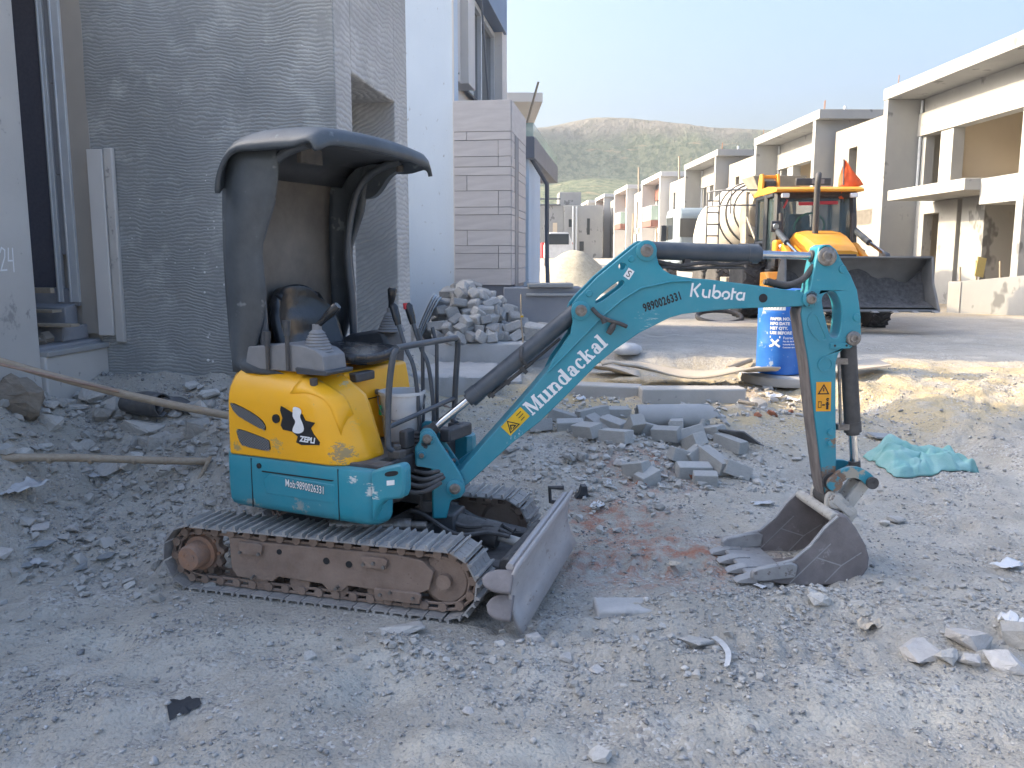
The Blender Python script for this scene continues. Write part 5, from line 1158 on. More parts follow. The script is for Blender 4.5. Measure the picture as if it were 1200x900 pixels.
# ------------------------------------------------------------------ concrete steps and platform in the gap
def platform():
    t = empty('concrete_platform', (-.2, 8.3, .1)); tag(t, 'two-tier rough concrete platform under the pile of cut stones', 'platform')
    def wavy(x0, x1, y0, y1, z0, z1, seed, name):
        rs = random.Random(seed); m = MB(); nx, ny = 14, 6
        rows = []
        for i in range(nx+1):
            x = x0 + (x1-x0)*i/nx; row = []
            row.append((x, y0 + rs.uniform(-.012, .012), z0))
            for k in range(3): row.append((x, y0 + rs.uniform(-.014, .014), z0 + (z1-.02-z0)*(k+1)/3))
            row.append((x, y0 + .025 + rs.uniform(-.01, .01), z1 + rs.uniform(-.012, .012)))
            for k in range(ny): row.append((x, y0 + .04 + (y1-y0-.04)*(k+1)/ny, z1 + rs.uniform(-.012, .012)))
            row.append((x, y1, z0)); rows.append(row)
        m.grid(rows)
        m.add([rows[0][0], rows[0][4], rows[0][-2], rows[0][-1]], [(0, 1, 2, 3)]); m.add([rows[-1][0], rows[-1][4], rows[-1][-2], rows[-1][-1]], [(0, 1, 2, 3)])
        o = m.build(name, 'step_concrete', t, smooth=50); o.location = (.2, -8.3, -.1); return o
    wavy(-1.05, -.16, 8.30, 9.6, .0, .46, 1, 'lower_step'); wavy(-1.25, .16, 9.45, 12.5, .0, .665, 2, 'upper_tier')
    wavy(-.155, .10, 8.75, 9.5, .0, .36, 3, 'side_step')
platform()

def shade_wall():  # out-of-sight wall, added to keep the sun off the stone pile
    t = empty('shade_wall', (-3.0, 8.6, .1)); tag(t, 'unseen wall added in the gap behind the scored building to shade the stones', 'wall')
    m = MB(); m.box((-.12, 0, -.2), (.12, 2.5, 2.35)); m.build('wall_body', 'grey_wall', t, bevel=.01); m = MB(); m.box((-.15, 0, 2.35), (.15, 2.5, 2.41)); m.build('coping', 'cement', t, bevel=.006)
shade_wall()
def survey_stake():
    b = at(613, 402, 9.6); t = at(610.5, 345, 9.62); m = MB(); m.tube([(0, 0, 0), (t.x-b.x, t.y-b.y, (t.z-b.z)*.5), (t.x-b.x, t.y-b.y, t.z-b.z)], [.010, .009, .008], 7)
    o = m.build('survey_stake', 'bamboo'); o.location = b; tag(o, 'thin upright bamboo stake with yellow tie beside the stone pile', 'stake')
    q = MB(); q.obox((t.x-b.x+.012, 0, .30), (.03, .02, .02)); q.build('tie', 'sign_yellow', o)
survey_stake()

# ------------------------------------------------------------------ pale blue house with stone tile cladding (frame: x = away along the street, -y = towards the street)
def tiled_house():
    X0, Y0 = -.705, 10.85
    t = empty('tiled_house', (X0, Y0, 0), math.atan2(.991, .132)); tag(t, 'pale house with stone-tiled porch block and blue upper panel', 'house')
    H = 6.15
    b = MB(); b.box((0, .0, .3), (.25, 4.6, H)); b.build('side_wall', 'pale_blue_wall', t, bevel=.006)
    b = MB(); b.box((.25, .30, .3), (4.6, 4.6, H-.02)); b.build('main_block', 'plaster_white', t)
    b = MB(); b.box((.25, .0, 3.9), (.38, .30, H-.02)); b.box((.95, -.005, 3.9), (1.45, .30, 5.3)); b.box((4.05, -.01, 3.4), (4.6, .30, H-.02)); b.box((.38, .10, 3.9), (.95, .30, H-.02)); b.build('facade_pier', 'plaster_white', t, bevel=.006)
    b = MB(); b.box((.60, -.06, 5.32), (4.25, .30, H+.05)); b.build('blue_panel', 'blue_panel', t, bevel=.005)
    b = MB(); b.box((1.45, .18, 4.0), (4.05, .22, 5.3)); b.build('window_pane', 'glass_dark', t)
    b = MB(); b.box((1.46, .12, 4.0), (1.52, .18, 5.3)); b.box((2.7, .12, 4.0), (2.76, .18, 5.3)); b.box((3.98, .12, 4.0), (4.04, .18, 5.3)); b.box((1.52, .12, 5.22), (3.98, .18, 5.30)); b.build('window_frame', 'alu', t)
    b = MB(); b.box((-.02, .0, .3), (-.001, .02, H)); b.build('corner_trim', 'plaster_white', t)
    # tile clad block
    px = [118, 155, 165, 184, 196, 206, 224, 243, 252, 270, 288, 297, 315, 334]; zs = [zat(p, Y0 - .08) for p in px]
    yw = -.71; xs = 1.42
    b = MB(); b.prism([(-.06, 1.14), (xs, 1.14), (xs, zs[0]-.01), (-.06, zs[0]-.01)], yw + .02, -.004); core = b.build('porch_block', 'tile_dark', t)
    for i in range(len(px)-1):
        z1, z0 = zs[i], zs[i+1]; h = z1 - z0 - .006; zc = (z0+z1)/2
        cuts = [0, 1] if i == 0 or h > .3 else ([0, .22, 1] if i % 4 in (2, 3) else ([0, .77, 1] if i % 2 else [0, 1]))
        for a, c in zip(cuts, cuts[1:]):
            ya, yb = yw*(1-a), yw*(1-c); m = MB(); m.obox((0, 0, 0), (.025, abs(yb-ya)-.006, h)); o = m.build('tile', 'tile', t, bevel=.002); o.location = (-.073 + random.uniform(-.002, .002), (ya+yb)/2, zc)
        segs = [(-.06, xs)] if zc > 3.2 else [(-.06, .22), (.62, xs)]
        for a, c in segs:
            m = MB(); m.obox((0, 0, 0), (c-a-.006, .025, h)); o = m.build('tile', 'tile', t, bevel=.002); o.location = ((a+c)/2, yw + .006 + random.uniform(-.002, .002), zc)
    b = MB(); b.box((.22, yw - .006, 1.14), (.62, yw + .012, 3.2)); b.build('slot_window', 'tile_dark', t)
    b = MB(); b.box((.42, yw - .009, 1.14), (.44, yw - .002, 3.2)); b.build('slot_frame', 'alu', t)
    b = MB(); b.box((-.05, -.70, .3), (xs, -.0, 1.138)); b.build('plinth', 'step_concrete', t, bevel=.01)
    # set-back part with opening, balcony
    b = MB(); b.box((1.44, -.56, .6), (2.2, -.05, 3.3)); b.box((2.65, -.62, .6), (4.4, -.05, 3.35)); b.box((2.2, -.5, 2.75), (2.65, -.05, 3.3)); b.build('lower_wall', 'pale_blue_wall', t, bevel=.005)
    b = MB(); b.box((2.2, -.46, .6), (2.65, -.40, 2.75)); b.build('door_pane', 'glass_dark', t)
    A, Bp = at(610, 154, 13.2), at(630, 154, 13.2)
    c = Vector((.132, .991, 0)); m = MB()
    bal = MB(); bal.box((2.5, -.72, 3.10), (6.9, -.30, 3.42)); bal.build('balcony', 'tile_dark', t, bevel=.006)
    bal = MB(); bal.box((2.52, -.70, 3.42), (6.88, -.68, 3.62)); bal.box((2.52, -.68, 3.42), (2.54, -.32, 3.62)); bal.build('balcony_glass', 'glass_green', t)
    g = MB(); g.cyl((.95, -.3, zs[0]), (.95, -.3, zs[0]+.12), .09, 14); g.build('pipe_stub', 'glass_green', t)
    g = MB(); g.tube([(.3, -.25, 5.35), (.62, -.33, zs[0]+.0)], .012, 6); g.build('prop', 'steel_pole', t)
tiled_house()

def low_wall():
    a, b = at(590, 337, 10.6), at(683, 337, 10.6); t = empty('planter_wall', ((a.x+b.x)/2, 10.6, .5)); tag(t, 'dark grey low wall with loose slabs on top, right of the tiled porch', 'wall')
    w = b.x - a.x; m = MB(); m.box((-w/2, 0, -.3), (w/2, .6, a.z - .5)); m.build('body', 'blue_grey_conc', t, bevel=.012)
    m = MB(); m.box((-w/2 + .30, -.06, a.z-.5+.002), (w/2 - .12, .4, a.z-.5 + .05)); m.build('slab', 'cement', t, bevel=.008)
    m = MB(); m.box((-w/2 + .28, -.04, a.z-.5-.10), (w/2 - .02, -.002, a.z-.5 - .07)); m.build('slab', 'pipe', t, bevel=.004)
low_wall()
def pole(name, label, pts, r, m, cat='pole'):
    p0 = Vector(pts[0]); q = MB(); q.tube([tuple(Vector(p) - p0) for p in pts], r, 8); o = q.build(name, m, smooth=50); o.location = p0; tag(o, label, cat); return o
pole('steel_frame_pole', 'bent dark steel pole standing past the tiled porch', [at(642, 334, 14.0), at(641, 300, 14.0), at(641, 216, 14.0), at(619, 179, 13.4)], .035, 'steel_pole')
pole('bamboo_pole', 'slanting thin bamboo pole above the balcony glass', [at(617, 146, 14.2), at(631, 96, 14.2)], .018, 'bamboo')

# white slab-roofed house beyond
def left_far_house():
    t = empty('slab_roof_house', (-1.2, 17.2, 0), R(2)); tag(t, 'white house with thin flat roof slab beyond the tiled porch', 'house')
    b = MB(); b.box((-4, 0.9, 0), (.9, 4.2, 4.6)); b.build('wall', 'plaster_white', t)
    b = MB(); b.box((-4, 0, 4.62), (1.80, 3.2, 4.80)); b.build('roof_slab', 'plaster_white', t, bevel=.01)
left_far_house()

# ------------------------------------------------------------------ houses along the right side of the road
HD = -.028
def right_house(k, Y, finished, xa=10.76):
    X = xa + HD*Y; g = .45 + .022*max(0, Y-24)
    names = ['grey cement house with open window holes, nearest on the right', 'unfinished cement house right behind the yellow loader', 'tan cement house with roof slab above the mixer drum', 'white house with brown band, glass balcony and scaffold pole', 'white house with brown balcony, middle of the finished row', 'small white house at the far end of the finished row', 'half-hidden white house furthest along the row']
    t = empty('row_house', (X, Y, g), math.atan2(1, HD) - math.pi/2); tag(t, names[k], 'house', 'two-storey houses along the right of the road')
    wm, wl = ('plaster_white', 'plaster_white') if finished else ('cement', 'cement_light')
    D, Wd, H = .95, 6.5, 5.68           # recess depth, width along the street, height; local y = away from the camera, x = away from the street
    near = -Wd
    f = MB(); f.box((0, -.24, -.6), (D + 5, 0, H - .30)); f.build('fin_wall', wm, t, bevel=.012)
    f = MB(); f.box((0, near, -.6), (.98*0 + D + 5, near + .24, H - .30)); f.build('fin_wall', wm, t, bevel=.012)
    f = MB(); f.box((-.02, near - .35, H - .30), (D + 5.2, .02, H)); f.build('roof_slab', wm, t, bevel=.012)
    # street facade with openings
    def wall(y0, y1, z0, z1, m=None, x=D, th=.25, name='facade'):
        q = MB(); q.box((x, y0, z0), (x + th, y1, z1)); return q.build(name, m or wl, t, bevel=.006)
    a, b = near + .24, -.24
    if not finished:
        wall(a, b, 5.0, H - .302, 'cement', D, .25, 'eave_shade_band'); wall(a, b, 4.4, 5.0, 'cement_light', D - .10, .35, 'lintel')  # grey upper band carries the roof overhang's shade in its colour
        wall(b - 1.75, b - 1.15, 2.9, 4.4, 'cement_light', D - .05, .3, 'pier'); wall(a, a + .35, 2.9, 4.4, 'cement_light', D - .05, .3, 'pier'); wall(b - .30, b, 2.9, 4.4, 'cement', D, .25, 'pier')
        wall(a, b, 2.62, 2.9, 'cement', D, .25, 'floor_band')
        wall(b - .45, b, -.6, 2.62, 'cement', D, .25, 'pier'); wall(b - 2.2, b - 1.35, -.6, 2.62, 'cement_light', D - .06, .31, 'pier'); wall(b - 1.35, b - .45, 2.33, 2.62, 'cement_light', D - .04, .3, 'lintel')
        q = MB(); q.box((D, b - 3.3, -.6), (D + 2.0, b - 2.3, 2.615)); q.build('porch_pier', 'cement', t, bevel=.01)
        q = MB(); q.box((-.30, b - 4.6, 2.64), (D - .001, b - .95, 2.90)); q.build('balcony_slab', 'cement_light', t, bevel=.012)
        q = MB(); q.box((.05, a, 2.32), (D - .001, b - 4.602, 2.88)); q.build('balcony_block', 'cement', t, bevel=.012)
        q = MB(); q.box((D + 2.4, a, -.6), (D + 2.45, b, H - .32)); q.build('room_wall', 'room_tan', t)
        q = MB(); q.box((D + .25, a, 2.62), (D + 2.4, b, 2.86)); q.build('room_floor', 'cement', t)
        q = MB(); q.box((D + .25, b - 1.45, -.6), (D + 2.4, b - 1.3, H - .32)); q.build('room_partition', 'room_tan', t)
        q = MB(); q.box((D + 2.386, b - 3.0, 3.2), (D + 2.398, b - 2.75, 3.38)); q.build('socket_box', 'purple_panel', t)
        for kk in range(5):
            q = MB(); zz = .2 + .9*kk; q.box((-.003, -.24 + .02, zz), (.0005, -.02, zz + .006)); q.build('plaster_joint', 'cement_light', t)
        for yy in (near + .06, near + .14, -.12):
            q = MB(); q.cyl((.3, yy, H - .01), (.32, yy + .02, H + .35), .012, 6); q.build('rebar', 'rust', t)
        q = MB(); q.tube([(D + .3, a + .5, H), (D + .3, a + .5, H + .28)], .05, 8); q.build('roof_pipe', 'alu', t)
        q = MB(); q.tube([(D - .05, b - .08, H - .35), (D - .05, b - .08, 2.95)], .04, 8); q.build('drain_pipe', 'alu', t)
        q = MB(); q.box((D + .02, a + .36, 2.9), (D + .10, b - 1.76, 2.96)); q.build('sill', 'cement', t)
    else:
        wall(a, b, 5.05, H - .302, 'slate_panel', D, .25, 'slate_band'); wall(a, b, 4.3, 5.05, 'brown_panel', D - .06, .3, 'brown_band')
        wall(a, a + 1.2, 2.85, 4.3, 'plaster_white', D, .25, 'pier'); wall(b - 2.6, b - 1.8, 2.85, 4.3, 'plaster_white', D, .25, 'pier'); wall(b - .3, b, 2.85, 4.3, 'plaster_white', D, .25, 'pier')
        wall(a, b, -.6, 2.85, 'plaster_white', D, .25, 'lower_wall')
        for y0, y1 in ((a + 1.2, b - 2.6), (b - 1.8, b - .3)):
            q = MB(); q.box((D + .12, y0, 2.85), (D + .15, y1, 4.3)); w = q.build1('window', 'glass_dark', t)
            q = MB(); q.box((D + .06, y0, 2.85), (D + .119, y0 + .07, 4.3)); q.box((D + .06, (y0+y1)/2 - .03, 2.85), (D + .119, (y0+y1)/2 + .03, 4.3)); q.box((D + .06, y1 - .07, 2.85), (D + .119, y1, 4.3)); q.build('frame', 'alu', w)
        q = MB(); q.box((-.15, b - 4.3, 2.42), (D - .001, b - 1.0, 2.82)); bl = q.build('balcony', 'brown_panel', t, bevel=.01)
        q = MB(); q.box((-.13, b - 4.28, 2.82), (-.10, b - 1.02, 3.72)); q.box((-.10, b - 4.28, 2.82), (D - .01, b - 4.25, 3.72)); q.build('glass_rail', 'glass_green', bl)
        q = MB(); q.tube([(-.115, b - 4.3, 3.74), (-.115, b - 1.0, 3.74)], .03, 6); q.tube([(-.115, b - 4.265, 3.74), (D, b - 4.265, 3.74)], .03, 6); q.build('hand_rail', 'alu', bl)
        q = MB(); q.box((D - .02, b - 3.4, -.3), (D + .05, b - 2.4, 2.1)); q.build('door', 'glass_dark', t)
        q = MB(); q.box((D - .02, b - 1.7, .6), (D + .05, b - 1.0, 2.1)); q.build('window', 'glass_dark', t)
    # lower brick part between this portal and the next one nearer the camera
    z1 = 4.95; y0, y1 = near - 4.80, near - .36
    bm = 'brick_wall' if not finished else 'cement_light'
    q = MB(); q.box((.55, y1 - 3.0, -.6), (5, y1, 1.0)); q.box((.55, y1 - 3.0, 1.9), (5, y1, 2.35)); q.box((.55, y1 - 3.0, 4.3), (5, y1, z1)); q.box((.55, y1 - 1.1, 1.0), (5, y1, 4.3)); q.box((.55, y1 - 3.0, 1.0), (5, y1 - 1.7, 4.3)); q.box((.85, y1 - 1.7, 1.0), (5, y1 - 1.1, 4.3))
    q.box((.55, y0, -.6), (5, y1 - 3.0, z1)); q.build('brick_side_wall', bm, t)
    q = MB(); q.box((.80, y1 - 1.7, 2.35), (.849, y1 - 1.1, 4.3)); q.box((.80, y1 - 1.7, 1.0), (.849, y1 - 1.1, 1.9)); q.build('slit_window', 'glass_dark', t)
    return t
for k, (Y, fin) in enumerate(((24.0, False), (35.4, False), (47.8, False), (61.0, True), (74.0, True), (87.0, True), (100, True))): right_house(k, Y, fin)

for j, (px, y0, y1, Y, dx) in enumerate(((740, 250, 300, 64, 2), (753, 248, 300, 63.5, -1), (728, 262, 300, 77, 1), (769, 262, 300, 57, 0))):
    pole('bamboo_prop', ['bamboo prop under the brown balcony of the middle white house', 'second bamboo prop under the brown balcony of the middle white house', 'bamboo prop in front of the small far white house', 'bamboo prop under the balcony of the nearest white house'][j], [at(px, y1, Y), at(px + dx, y0, Y)], .06, 'bamboo')
# scaffold poles in front of the finished houses
for j, (px, y0, y1, Y) in enumerate(((796, 183, 290, 53), (748.5, 196, 300, 66))):
    pole('scaffold_pole', ['thin scaffold pole rising in front of the nearest white house', 'thin scaffold pole in front of the second white house'][j], [at(px, y1, Y), at(px, y0, Y)], .06, 'bamboo')
# boundary wall at the right
def boundary_wall():
    A, B = at(1113, 331, 18.5), at(1230, 320, 17.0); d = (B-A); d.z = 0; L = d.length; g = .45
    t = empty('boundary_wall', (A.x, A.y, g), math.atan2(d.y, d.x)); tag(t, 'low rendered boundary wall in front of the nearest right house', 'wall')
    m = MB(); m.prism([(0, -.4), (L + 3, -.4), (L + 3, B.z - g + .15), (L, B.z - g), (0, A.z - g)], 0, .25); m.build('wall_body', 'cement', t, bevel=.012)
    m = MB(); m.box((-.02, -.02, -.4), (.25, .27, A.z - g + .02)); m.build('end_pier', 'cement_light', t, bevel=.012)
    a = at(1160, 312, 17.95); m = MB(); m.box((2.2, .3, .5), (L + 3, .42, 1.25)); m.build('white_coping', 'plaster_white', t, bevel=.01)
boundary_wall()
def leaning_board():
    a = at(1148, 325, 18.6); m = MB(); m.obox((0, 0, .22), (.20, .02, .42), .1, -.12, .2); o = m.build('plywood_board', 'yellow_ply'); o.location = a; tag(o, 'yellowish plywood board leaning behind the boundary wall', 'board')
leaning_board()
for j, (px, pt, Y) in enumerate(((1125, 313, 18.7), (1172, 306, 18.3), (1144, 305, 18.7))):
    pole('rebar_stub', ['short bar stub behind the left end of the boundary wall', 'bar stub right of the plywood board', 'bar stub just left of the plywood board'][j], [at(px, 330, Y), at(px, pt, Y)], .022, 'bamboo', 'bar')

# grey unfinished block at the end of the road
def far_block():
    Y = 78; a, b = at(634, 330, Y), at(694, 240, Y); z1 = b.z; x0, x1 = a.x, b.x + 1.0; g = 1.3
    t = empty('grey_block', ((x0+x1)/2, Y, g)); tag(t, 'grey unfinished concrete block at the end of the road', 'building'); w = (x1-x0)/2; h = z1-g
    c = at(661, 240, Y).x - (x0+x1)/2
    m = MB(); m.box((-w - 3, .3, -2), (c, 8, h)); m.build('wall', 'cement', t, bevel=.03); m = MB(); m.box((c + .01, 0, -2), (w, 8, h - .05)); m.build('wall', 'cement', t, bevel=.03)
    p0 = at(656, 224, Y); p1 = at(682, 240, Y); m = MB(); m.box((p0.x - (x0+x1)/2, 1, h - .1), (p1.x - (x0+x1)/2, 5, p0.z - g)); m.build('stair_head', 'cement', t, bevel=.03)
    for (xa, ya, xb, yb) in ((666.5, 257, 670, 266), (666.5, 282, 670, 291), (688, 256, 691, 275), (679, 283, 684, 294)):
        q0, q1 = at(xa, ya, Y), at(xb, yb, Y); m = MB(); m.box((q0.x - (x0+x1)/2, -.06, q1.z - g), (q1.x - (x0+x1)/2, .05, q0.z - g)); m.build('window', 'glass_dark', t)
    for px in (671.5, 675.5):
        q = at(px, 242, Y); m = MB(); m.tube([(q.x - (x0+x1)/2, -.25, -1), (q.x - (x0+x1)/2, -.25, q.z - g)], .09, 8); m.build('drain_pipe', 'alu', t)
    for (ya) in (233, 240): 
        q0, q1 = at(632, ya, Y), at(657, ya, Y); m = MB(); m.tube([(q0.x - (x0+x1)/2, .1, q0.z - g), (q1.x - (x0+x1)/2, .1, q1.z - g)], .07, 6); m.build('railing', 'steel_pole', t)
    q0, q1 = at(648, 261, Y), at(653, 276, Y); m = MB(); m.box((q0.x - (x0+x1)/2, .22, q1.z - g), (q1.x - (x0+x1)/2, .29, q0.z - g)); m.build('tan_opening_panel', 'room_tan', t)  # flat tan panel on the wall, coloured to look like a lit opening
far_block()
def far_car():
    p = at(654, 304, 55); t = empty('parked_truck', (p.x, 55, gz(p.x, 55))); tag(t, 'tiny red and white truck parked far down the road behind the sand heap', 'truck')
    m = MB(); m.prism([(-.9, .5), (.9, .5), (.9, 1.3), (.6, 2.1), (-.6, 2.1), (-.9, 1.3)], -.8, .8); m.build('cab', 'car_white', t, bevel=.06)
    m = MB(); m.box((-.62, -.83, 1.35), (.62, -.79, 2.0)); m.build('windscreen', 'glass_dark', t); m = MB(); m.box((-1.0, .8, .5), (1.0, 3.5, 1.5)); m.build('load_bed', 'red_plastic', t)
    for sx in (-.75, .75): m = MB(); m.lathe([(0, -.12), (.4, -.12), (.4, .12), (0, .12)], 14, (sx, -.2, .4), 'x'); m.build('wheel', 'tyre', t)
far_car()
# sand heap
def sand_heap():
    p = at(672, 330, 30); rs = np.random.RandomState(5); V = []; n, k = 40, 60
    top = at(672, 293, 30).z
    for i in range(n):
        r = 1.55*i/(n-1)
        for j in range(k):
            a = 2*math.pi*j/k; zz = (top + .1)*(1 - (r/1.55))**0.9*1.0
            x = p.x + r*1.15*math.cos(a); y = 30 + r*1.4*math.sin(a)
            g = gz(x, y); V.append((r*1.15*math.cos(a), r*1.4*math.sin(a), max(g - .05, g + (top - g)*math.cos(min(1, r/1.55)*math.pi/2)**1.25 + .05*float(fbm(np.array([x*3]), np.array([y*3]), 3)[0]))))
    F = [(i*k+j, i*k+(j+1)%k, (i+1)*k+(j+1)%k, (i+1)*k+j) for i in range(n-1) for j in range(k)]
    m = MB(); m.add(V, F); o = m.build('sand_heap', 'sand', smooth=80); o.location = (p.x, 30, 0); tag(o, 'conical heap of sand in the road beyond the excavator boom', 'sand heap')
sand_heap()
# ------------------------------------------------------------------ backhoe loader (frame: x = forward, y = its left = right in the photograph)
def wheel(root, x, y, z, r, w, name='wheel', rimcol='orange', e=1):
    t = MB(); t.lathe([(r*.55, -w/2*.8), (r*.72, -w/2), (r*.93, -w/2), (r, -w/2*.72), (r, w/2*.72), (r*.93, w/2), (r*.72, w/2), (r*.55, w/2*.8)], 36, (x, y, z), 'y')
    o = t.build(name, 'tyre', root, smooth=35)
    l = MB(); n = 22
    for k in range(n):
        for s in (-1, 1):
            a = 2*math.pi*(k + (.5 if s > 0 else 0))/n
            c = (x + (r+.008)*math.cos(a), y + s*w*.24, z + (r+.008)*math.sin(a)); m = Matrix.Rotation(-a, 3, 'Y') @ Matrix.Rotation(s*.6, 3, 'X')
            l.box((-.02, -w*.27, -.02), (.02, w*.27, .02), m, Vector(c))
    l.build('lugs', 'tyre', o)
    q = MB(); q.lathe([(0, -w*.2), (r*.2, -w*.2), (r*.3, -w*.1), (r*.5, -w*.1), (r*.57, -w*.36), (r*.57, w*.36), (r*.5, w*.1), (r*.3, w*.1), (r*.2, w*.2), (0, w*.2)], 28, (x, y, z), 'y'); q.build('rim', rimcol, o, smooth=35)
def loader():
    X, Y = 5.50, 16.3; t = empty('backhoe_loader', (X, Y, gz(X, Y)), R(-92.8)); tag(t, 'orange backhoe loader with raised front bucket and orange flag on the road', 'loader')
    B = lambda m, n, mm, **k: m.build(n, mm, t, **k)
    for y in (-.92, .92): wheel(t, -.55, y, .68, .68, .42)
    for y in (-.74, .74): wheel(t, 1.75, y, .41, .41, .30)
    m = MB(); m.box((-1.9, -.42, .55), (2.1, .42, .95)); m.box((1.6, -.62, .38), (1.9, .62, .52)); B(m, 'chassis', 'dark_metal', bevel=.03)
    # cab
    m = MB(); m.box((-.80, -.70, .95), (.66, .70, 1.10)); B(m, 'cab_floor', 'black_plastic', bevel=.02)
    roof = [(-.95, 2.34), (-.90, 2.40), (-.6, 2.455), (.2, 2.46), (.70, 2.42), (.86, 2.37), (.86, 2.33), (-.95, 2.33)]
    m = MB(); m.prism(roof, -.76, .76); B(m, 'cab_roof', 'orange', bevel=.035, seg=3)
    m = MB()
    for y in (-.70, .70): m.tube([(.70, y, 1.0), (.62, y*.97, 1.9), (.55, y*.95, 2.34)], .065, 6); m.tube([(-.78, y, 1.0), (-.78, y, 2.34)], .05, 6); m.tube([(.0, y*1.01, 1.0), (-.02, y, 2.34)], .07, 6)
    m.tube([(.57, -.66, 2.29), (.57, .66, 2.29)], .07, 6); m.tube([(.70, -.7, 1.15), (.70, .7, 1.15)], .06, 6); m.tube([(-.78, -.7, 2.3), (-.78, .7, 2.3)], .05, 6); m.tube([(-.78, -.7, 1.5), (-.78, .7, 1.5)], .04, 6)
    for y in (-.685, .685): m.box((-.76, y - .012, 1.1), (-.04, y + .012, 1.46)); m.box((.06, y - .012, 1.1), (.62, y + .012, 1.30))
    for y in (-.71, .71): m.tube([(-.78, y, 2.3), (.55, y, 2.3)], .045, 6); m.tube([(-.78, y, 1.45), (.0, y, 1.45)], .03, 6)
    B(m, 'cab_frame', 'black_plastic', smooth=40)
    m = MB(); m.add([(.70, -.66, 1.18), (.70, .66, 1.18), (.57, .63, 2.28), (.57, -.63, 2.28)], [(0, 1, 2, 3)]); B(m, 'windscreen', 'cab_glass', solid=.008)
    m = MB()
    for y in (-.70, .70): m.add([(.64, y, 1.1), (.03, y, 1.1), (.0, y*.98, 2.28), (.54, y*.96, 2.28)], [(0, 1, 2, 3)]); m.add([(-.04, y, 1.5), (-.75, y, 1.5), (-.75, y, 2.28), (-.04, y, 2.28)], [(0, 1, 2, 3)])
    B(m, 'side_window', 'cab_glass', solid=.008)
    for k, (y0, y1, z) in enumerate(((-.30, -.02, 2.13), (.02, .40, 2.145))):
        m = MB(); m.obox((.612, (y0+y1)/2, z), (.004, y1-y0, .06), 0, 0, -.12); B(m, 'windscreen_sticker', 'red_plastic')
    m = MB(); m.tube([(.60, -.56, 2.05), (.60, -.50, 2.2)], .02, 6); B(m, 'red_ribbon', 'red_plastic')
    m = MB(); m.box((-.45, -.22, 1.10), (.0, .22, 1.42)); m.prism([(-.45, 1.4), (-.30, 1.4), (-.38, 2.0), (-.5, 2.0)], -.20, .20); B(m, 'seat', 'black_plastic', bevel=.05, seg=3)
    m = MB(); pts = [(.38 + .05*math.sin(a), -.02 + .27*math.cos(a), 1.72 + .25*math.sin(a)) for a in [2*math.pi*k/20 for k in range(21)]]; m.tube(pts, .022, 8); w_ = B(m, 'steering_wheel', 'green_cloth', smooth=50)
    m = MB(); m.tube([(.40, -.02, 1.72), (.60, -.02, 1.15)], .04, 8); m.box((.50, -.3, 1.1), (.66, .3, 1.42)); B(m, 'dashboard', 'black_plastic', bevel=.03)
    m = MB(); m.box((-.82, -.34, 1.42), (-.80, .5, 1.7)); B(m, 'rear_panel', 'mixer_cream')
    # roof plate, exhaust, lamps, mirrors
    m = MB(); m.box((.55, -.36, 2.455), (.60, .26, 2.58)); q = B(m, 'number_board', 'black_plastic', bevel=.01)
    m = MB(); m.box((.601, -.08, 2.48), (.604, .14, 2.56)); m.build('plate', 'grey_plastic', q)
    m = MB(); m.tube(spline([(1.15, -.14, 1.4), (1.15, -.14, 2.3), (1.14, -.13, 2.52), (1.06, -.10, 2.60)], 5), .052, 12); B(m, 'exhaust_pipe', 'dark_metal', smooth=50)
    for y in (-.60, .60): m = MB(); m.box((.80, y-.07, 2.22), (.86, y+.07, 2.30)); B(m, 'headlight', 'print_white', bevel=.015)
    m = MB(); m.box((.74, -.82, 1.62), (.80, -.64, 1.82)); q = B(m, 'mirror', 'black_plastic', bevel=.02); m = MB(); m.lathe([(0, 0), (.06, 0), (.05, .012), (0, .012)], 14, (.80, -.73, 1.72), 'x'); m.build('lamp', 'chrome', q, smooth=40)
    m = MB(); m.tube([(.70, -.70, 1.7), (.76, -.74, 1.72)], .015, 6); B(m, 'mirror_bracket', 'black_plastic')
    # hood with raised centre
    rings = []
    for x, hw, zt, zb in ((.70, .46, 1.62, .95), (.85, .46, 1.64, .93), (1.3, .42, 1.56, .93), (1.9, .36, 1.38, .93), (2.12, .33, 1.28, .95)):
        rings.append([(x, -hw, zb), (x, -hw, zt-.14), (x, -hw*.85, zt-.03), (x, -hw*.5, zt), (x, hw*.5, zt), (x, hw*.85, zt-.03), (x, hw, zt-.14), (x, hw, zb)])
    m = MB(); m.loft(rings); B(m, 'hood', 'orange', smooth=40)
    m = MB(); m.box((2.122, -.26, .98), (2.14, .26, 1.22)); B(m, 'radiator_grille', 'black_plastic', bevel=.02)
    m = MB(); m.prism([(.5, .52), (1.2, .55), (1.25, .70), (.95, .92), (.5, .90)], -.92, -.46); m.prism([(.5, .52), (1.2, .55), (1.25, .70), (.95, .92), (.5, .90)], .46, .92); B(m, 'fender_step', 'orange', bevel=.04)
    m = MB(); m.prism([(-1.15, 1.15), (-.95, 1.38), (-.45, 1.44), (.1, 1.30), (.16, 1.10), (.1, 1.08), (-.45, 1.38)], -1.12, -.72); m.prism([(-1.15, 1.15), (-.95, 1.38), (-.45, 1.44), (.1, 1.30), (.16, 1.10), (.1, 1.08), (-.45, 1.38)], .72, 1.12); B(m, 'rear_fender', 'black_plastic', bevel=.03)
    m = MB(); m.box((.72, -.78, 1.22), (.98, -.50, 1.48)); q = B(m, 'lamp_housing', 'orange', bevel=.05, seg=3); m = MB(); m.lathe([(0, 0), (.07, 0), (.055, .02), (0, .02)], 16, (.98, -.64, 1.35), 'x'); m.build('headlight', 'chrome', q, smooth=40)
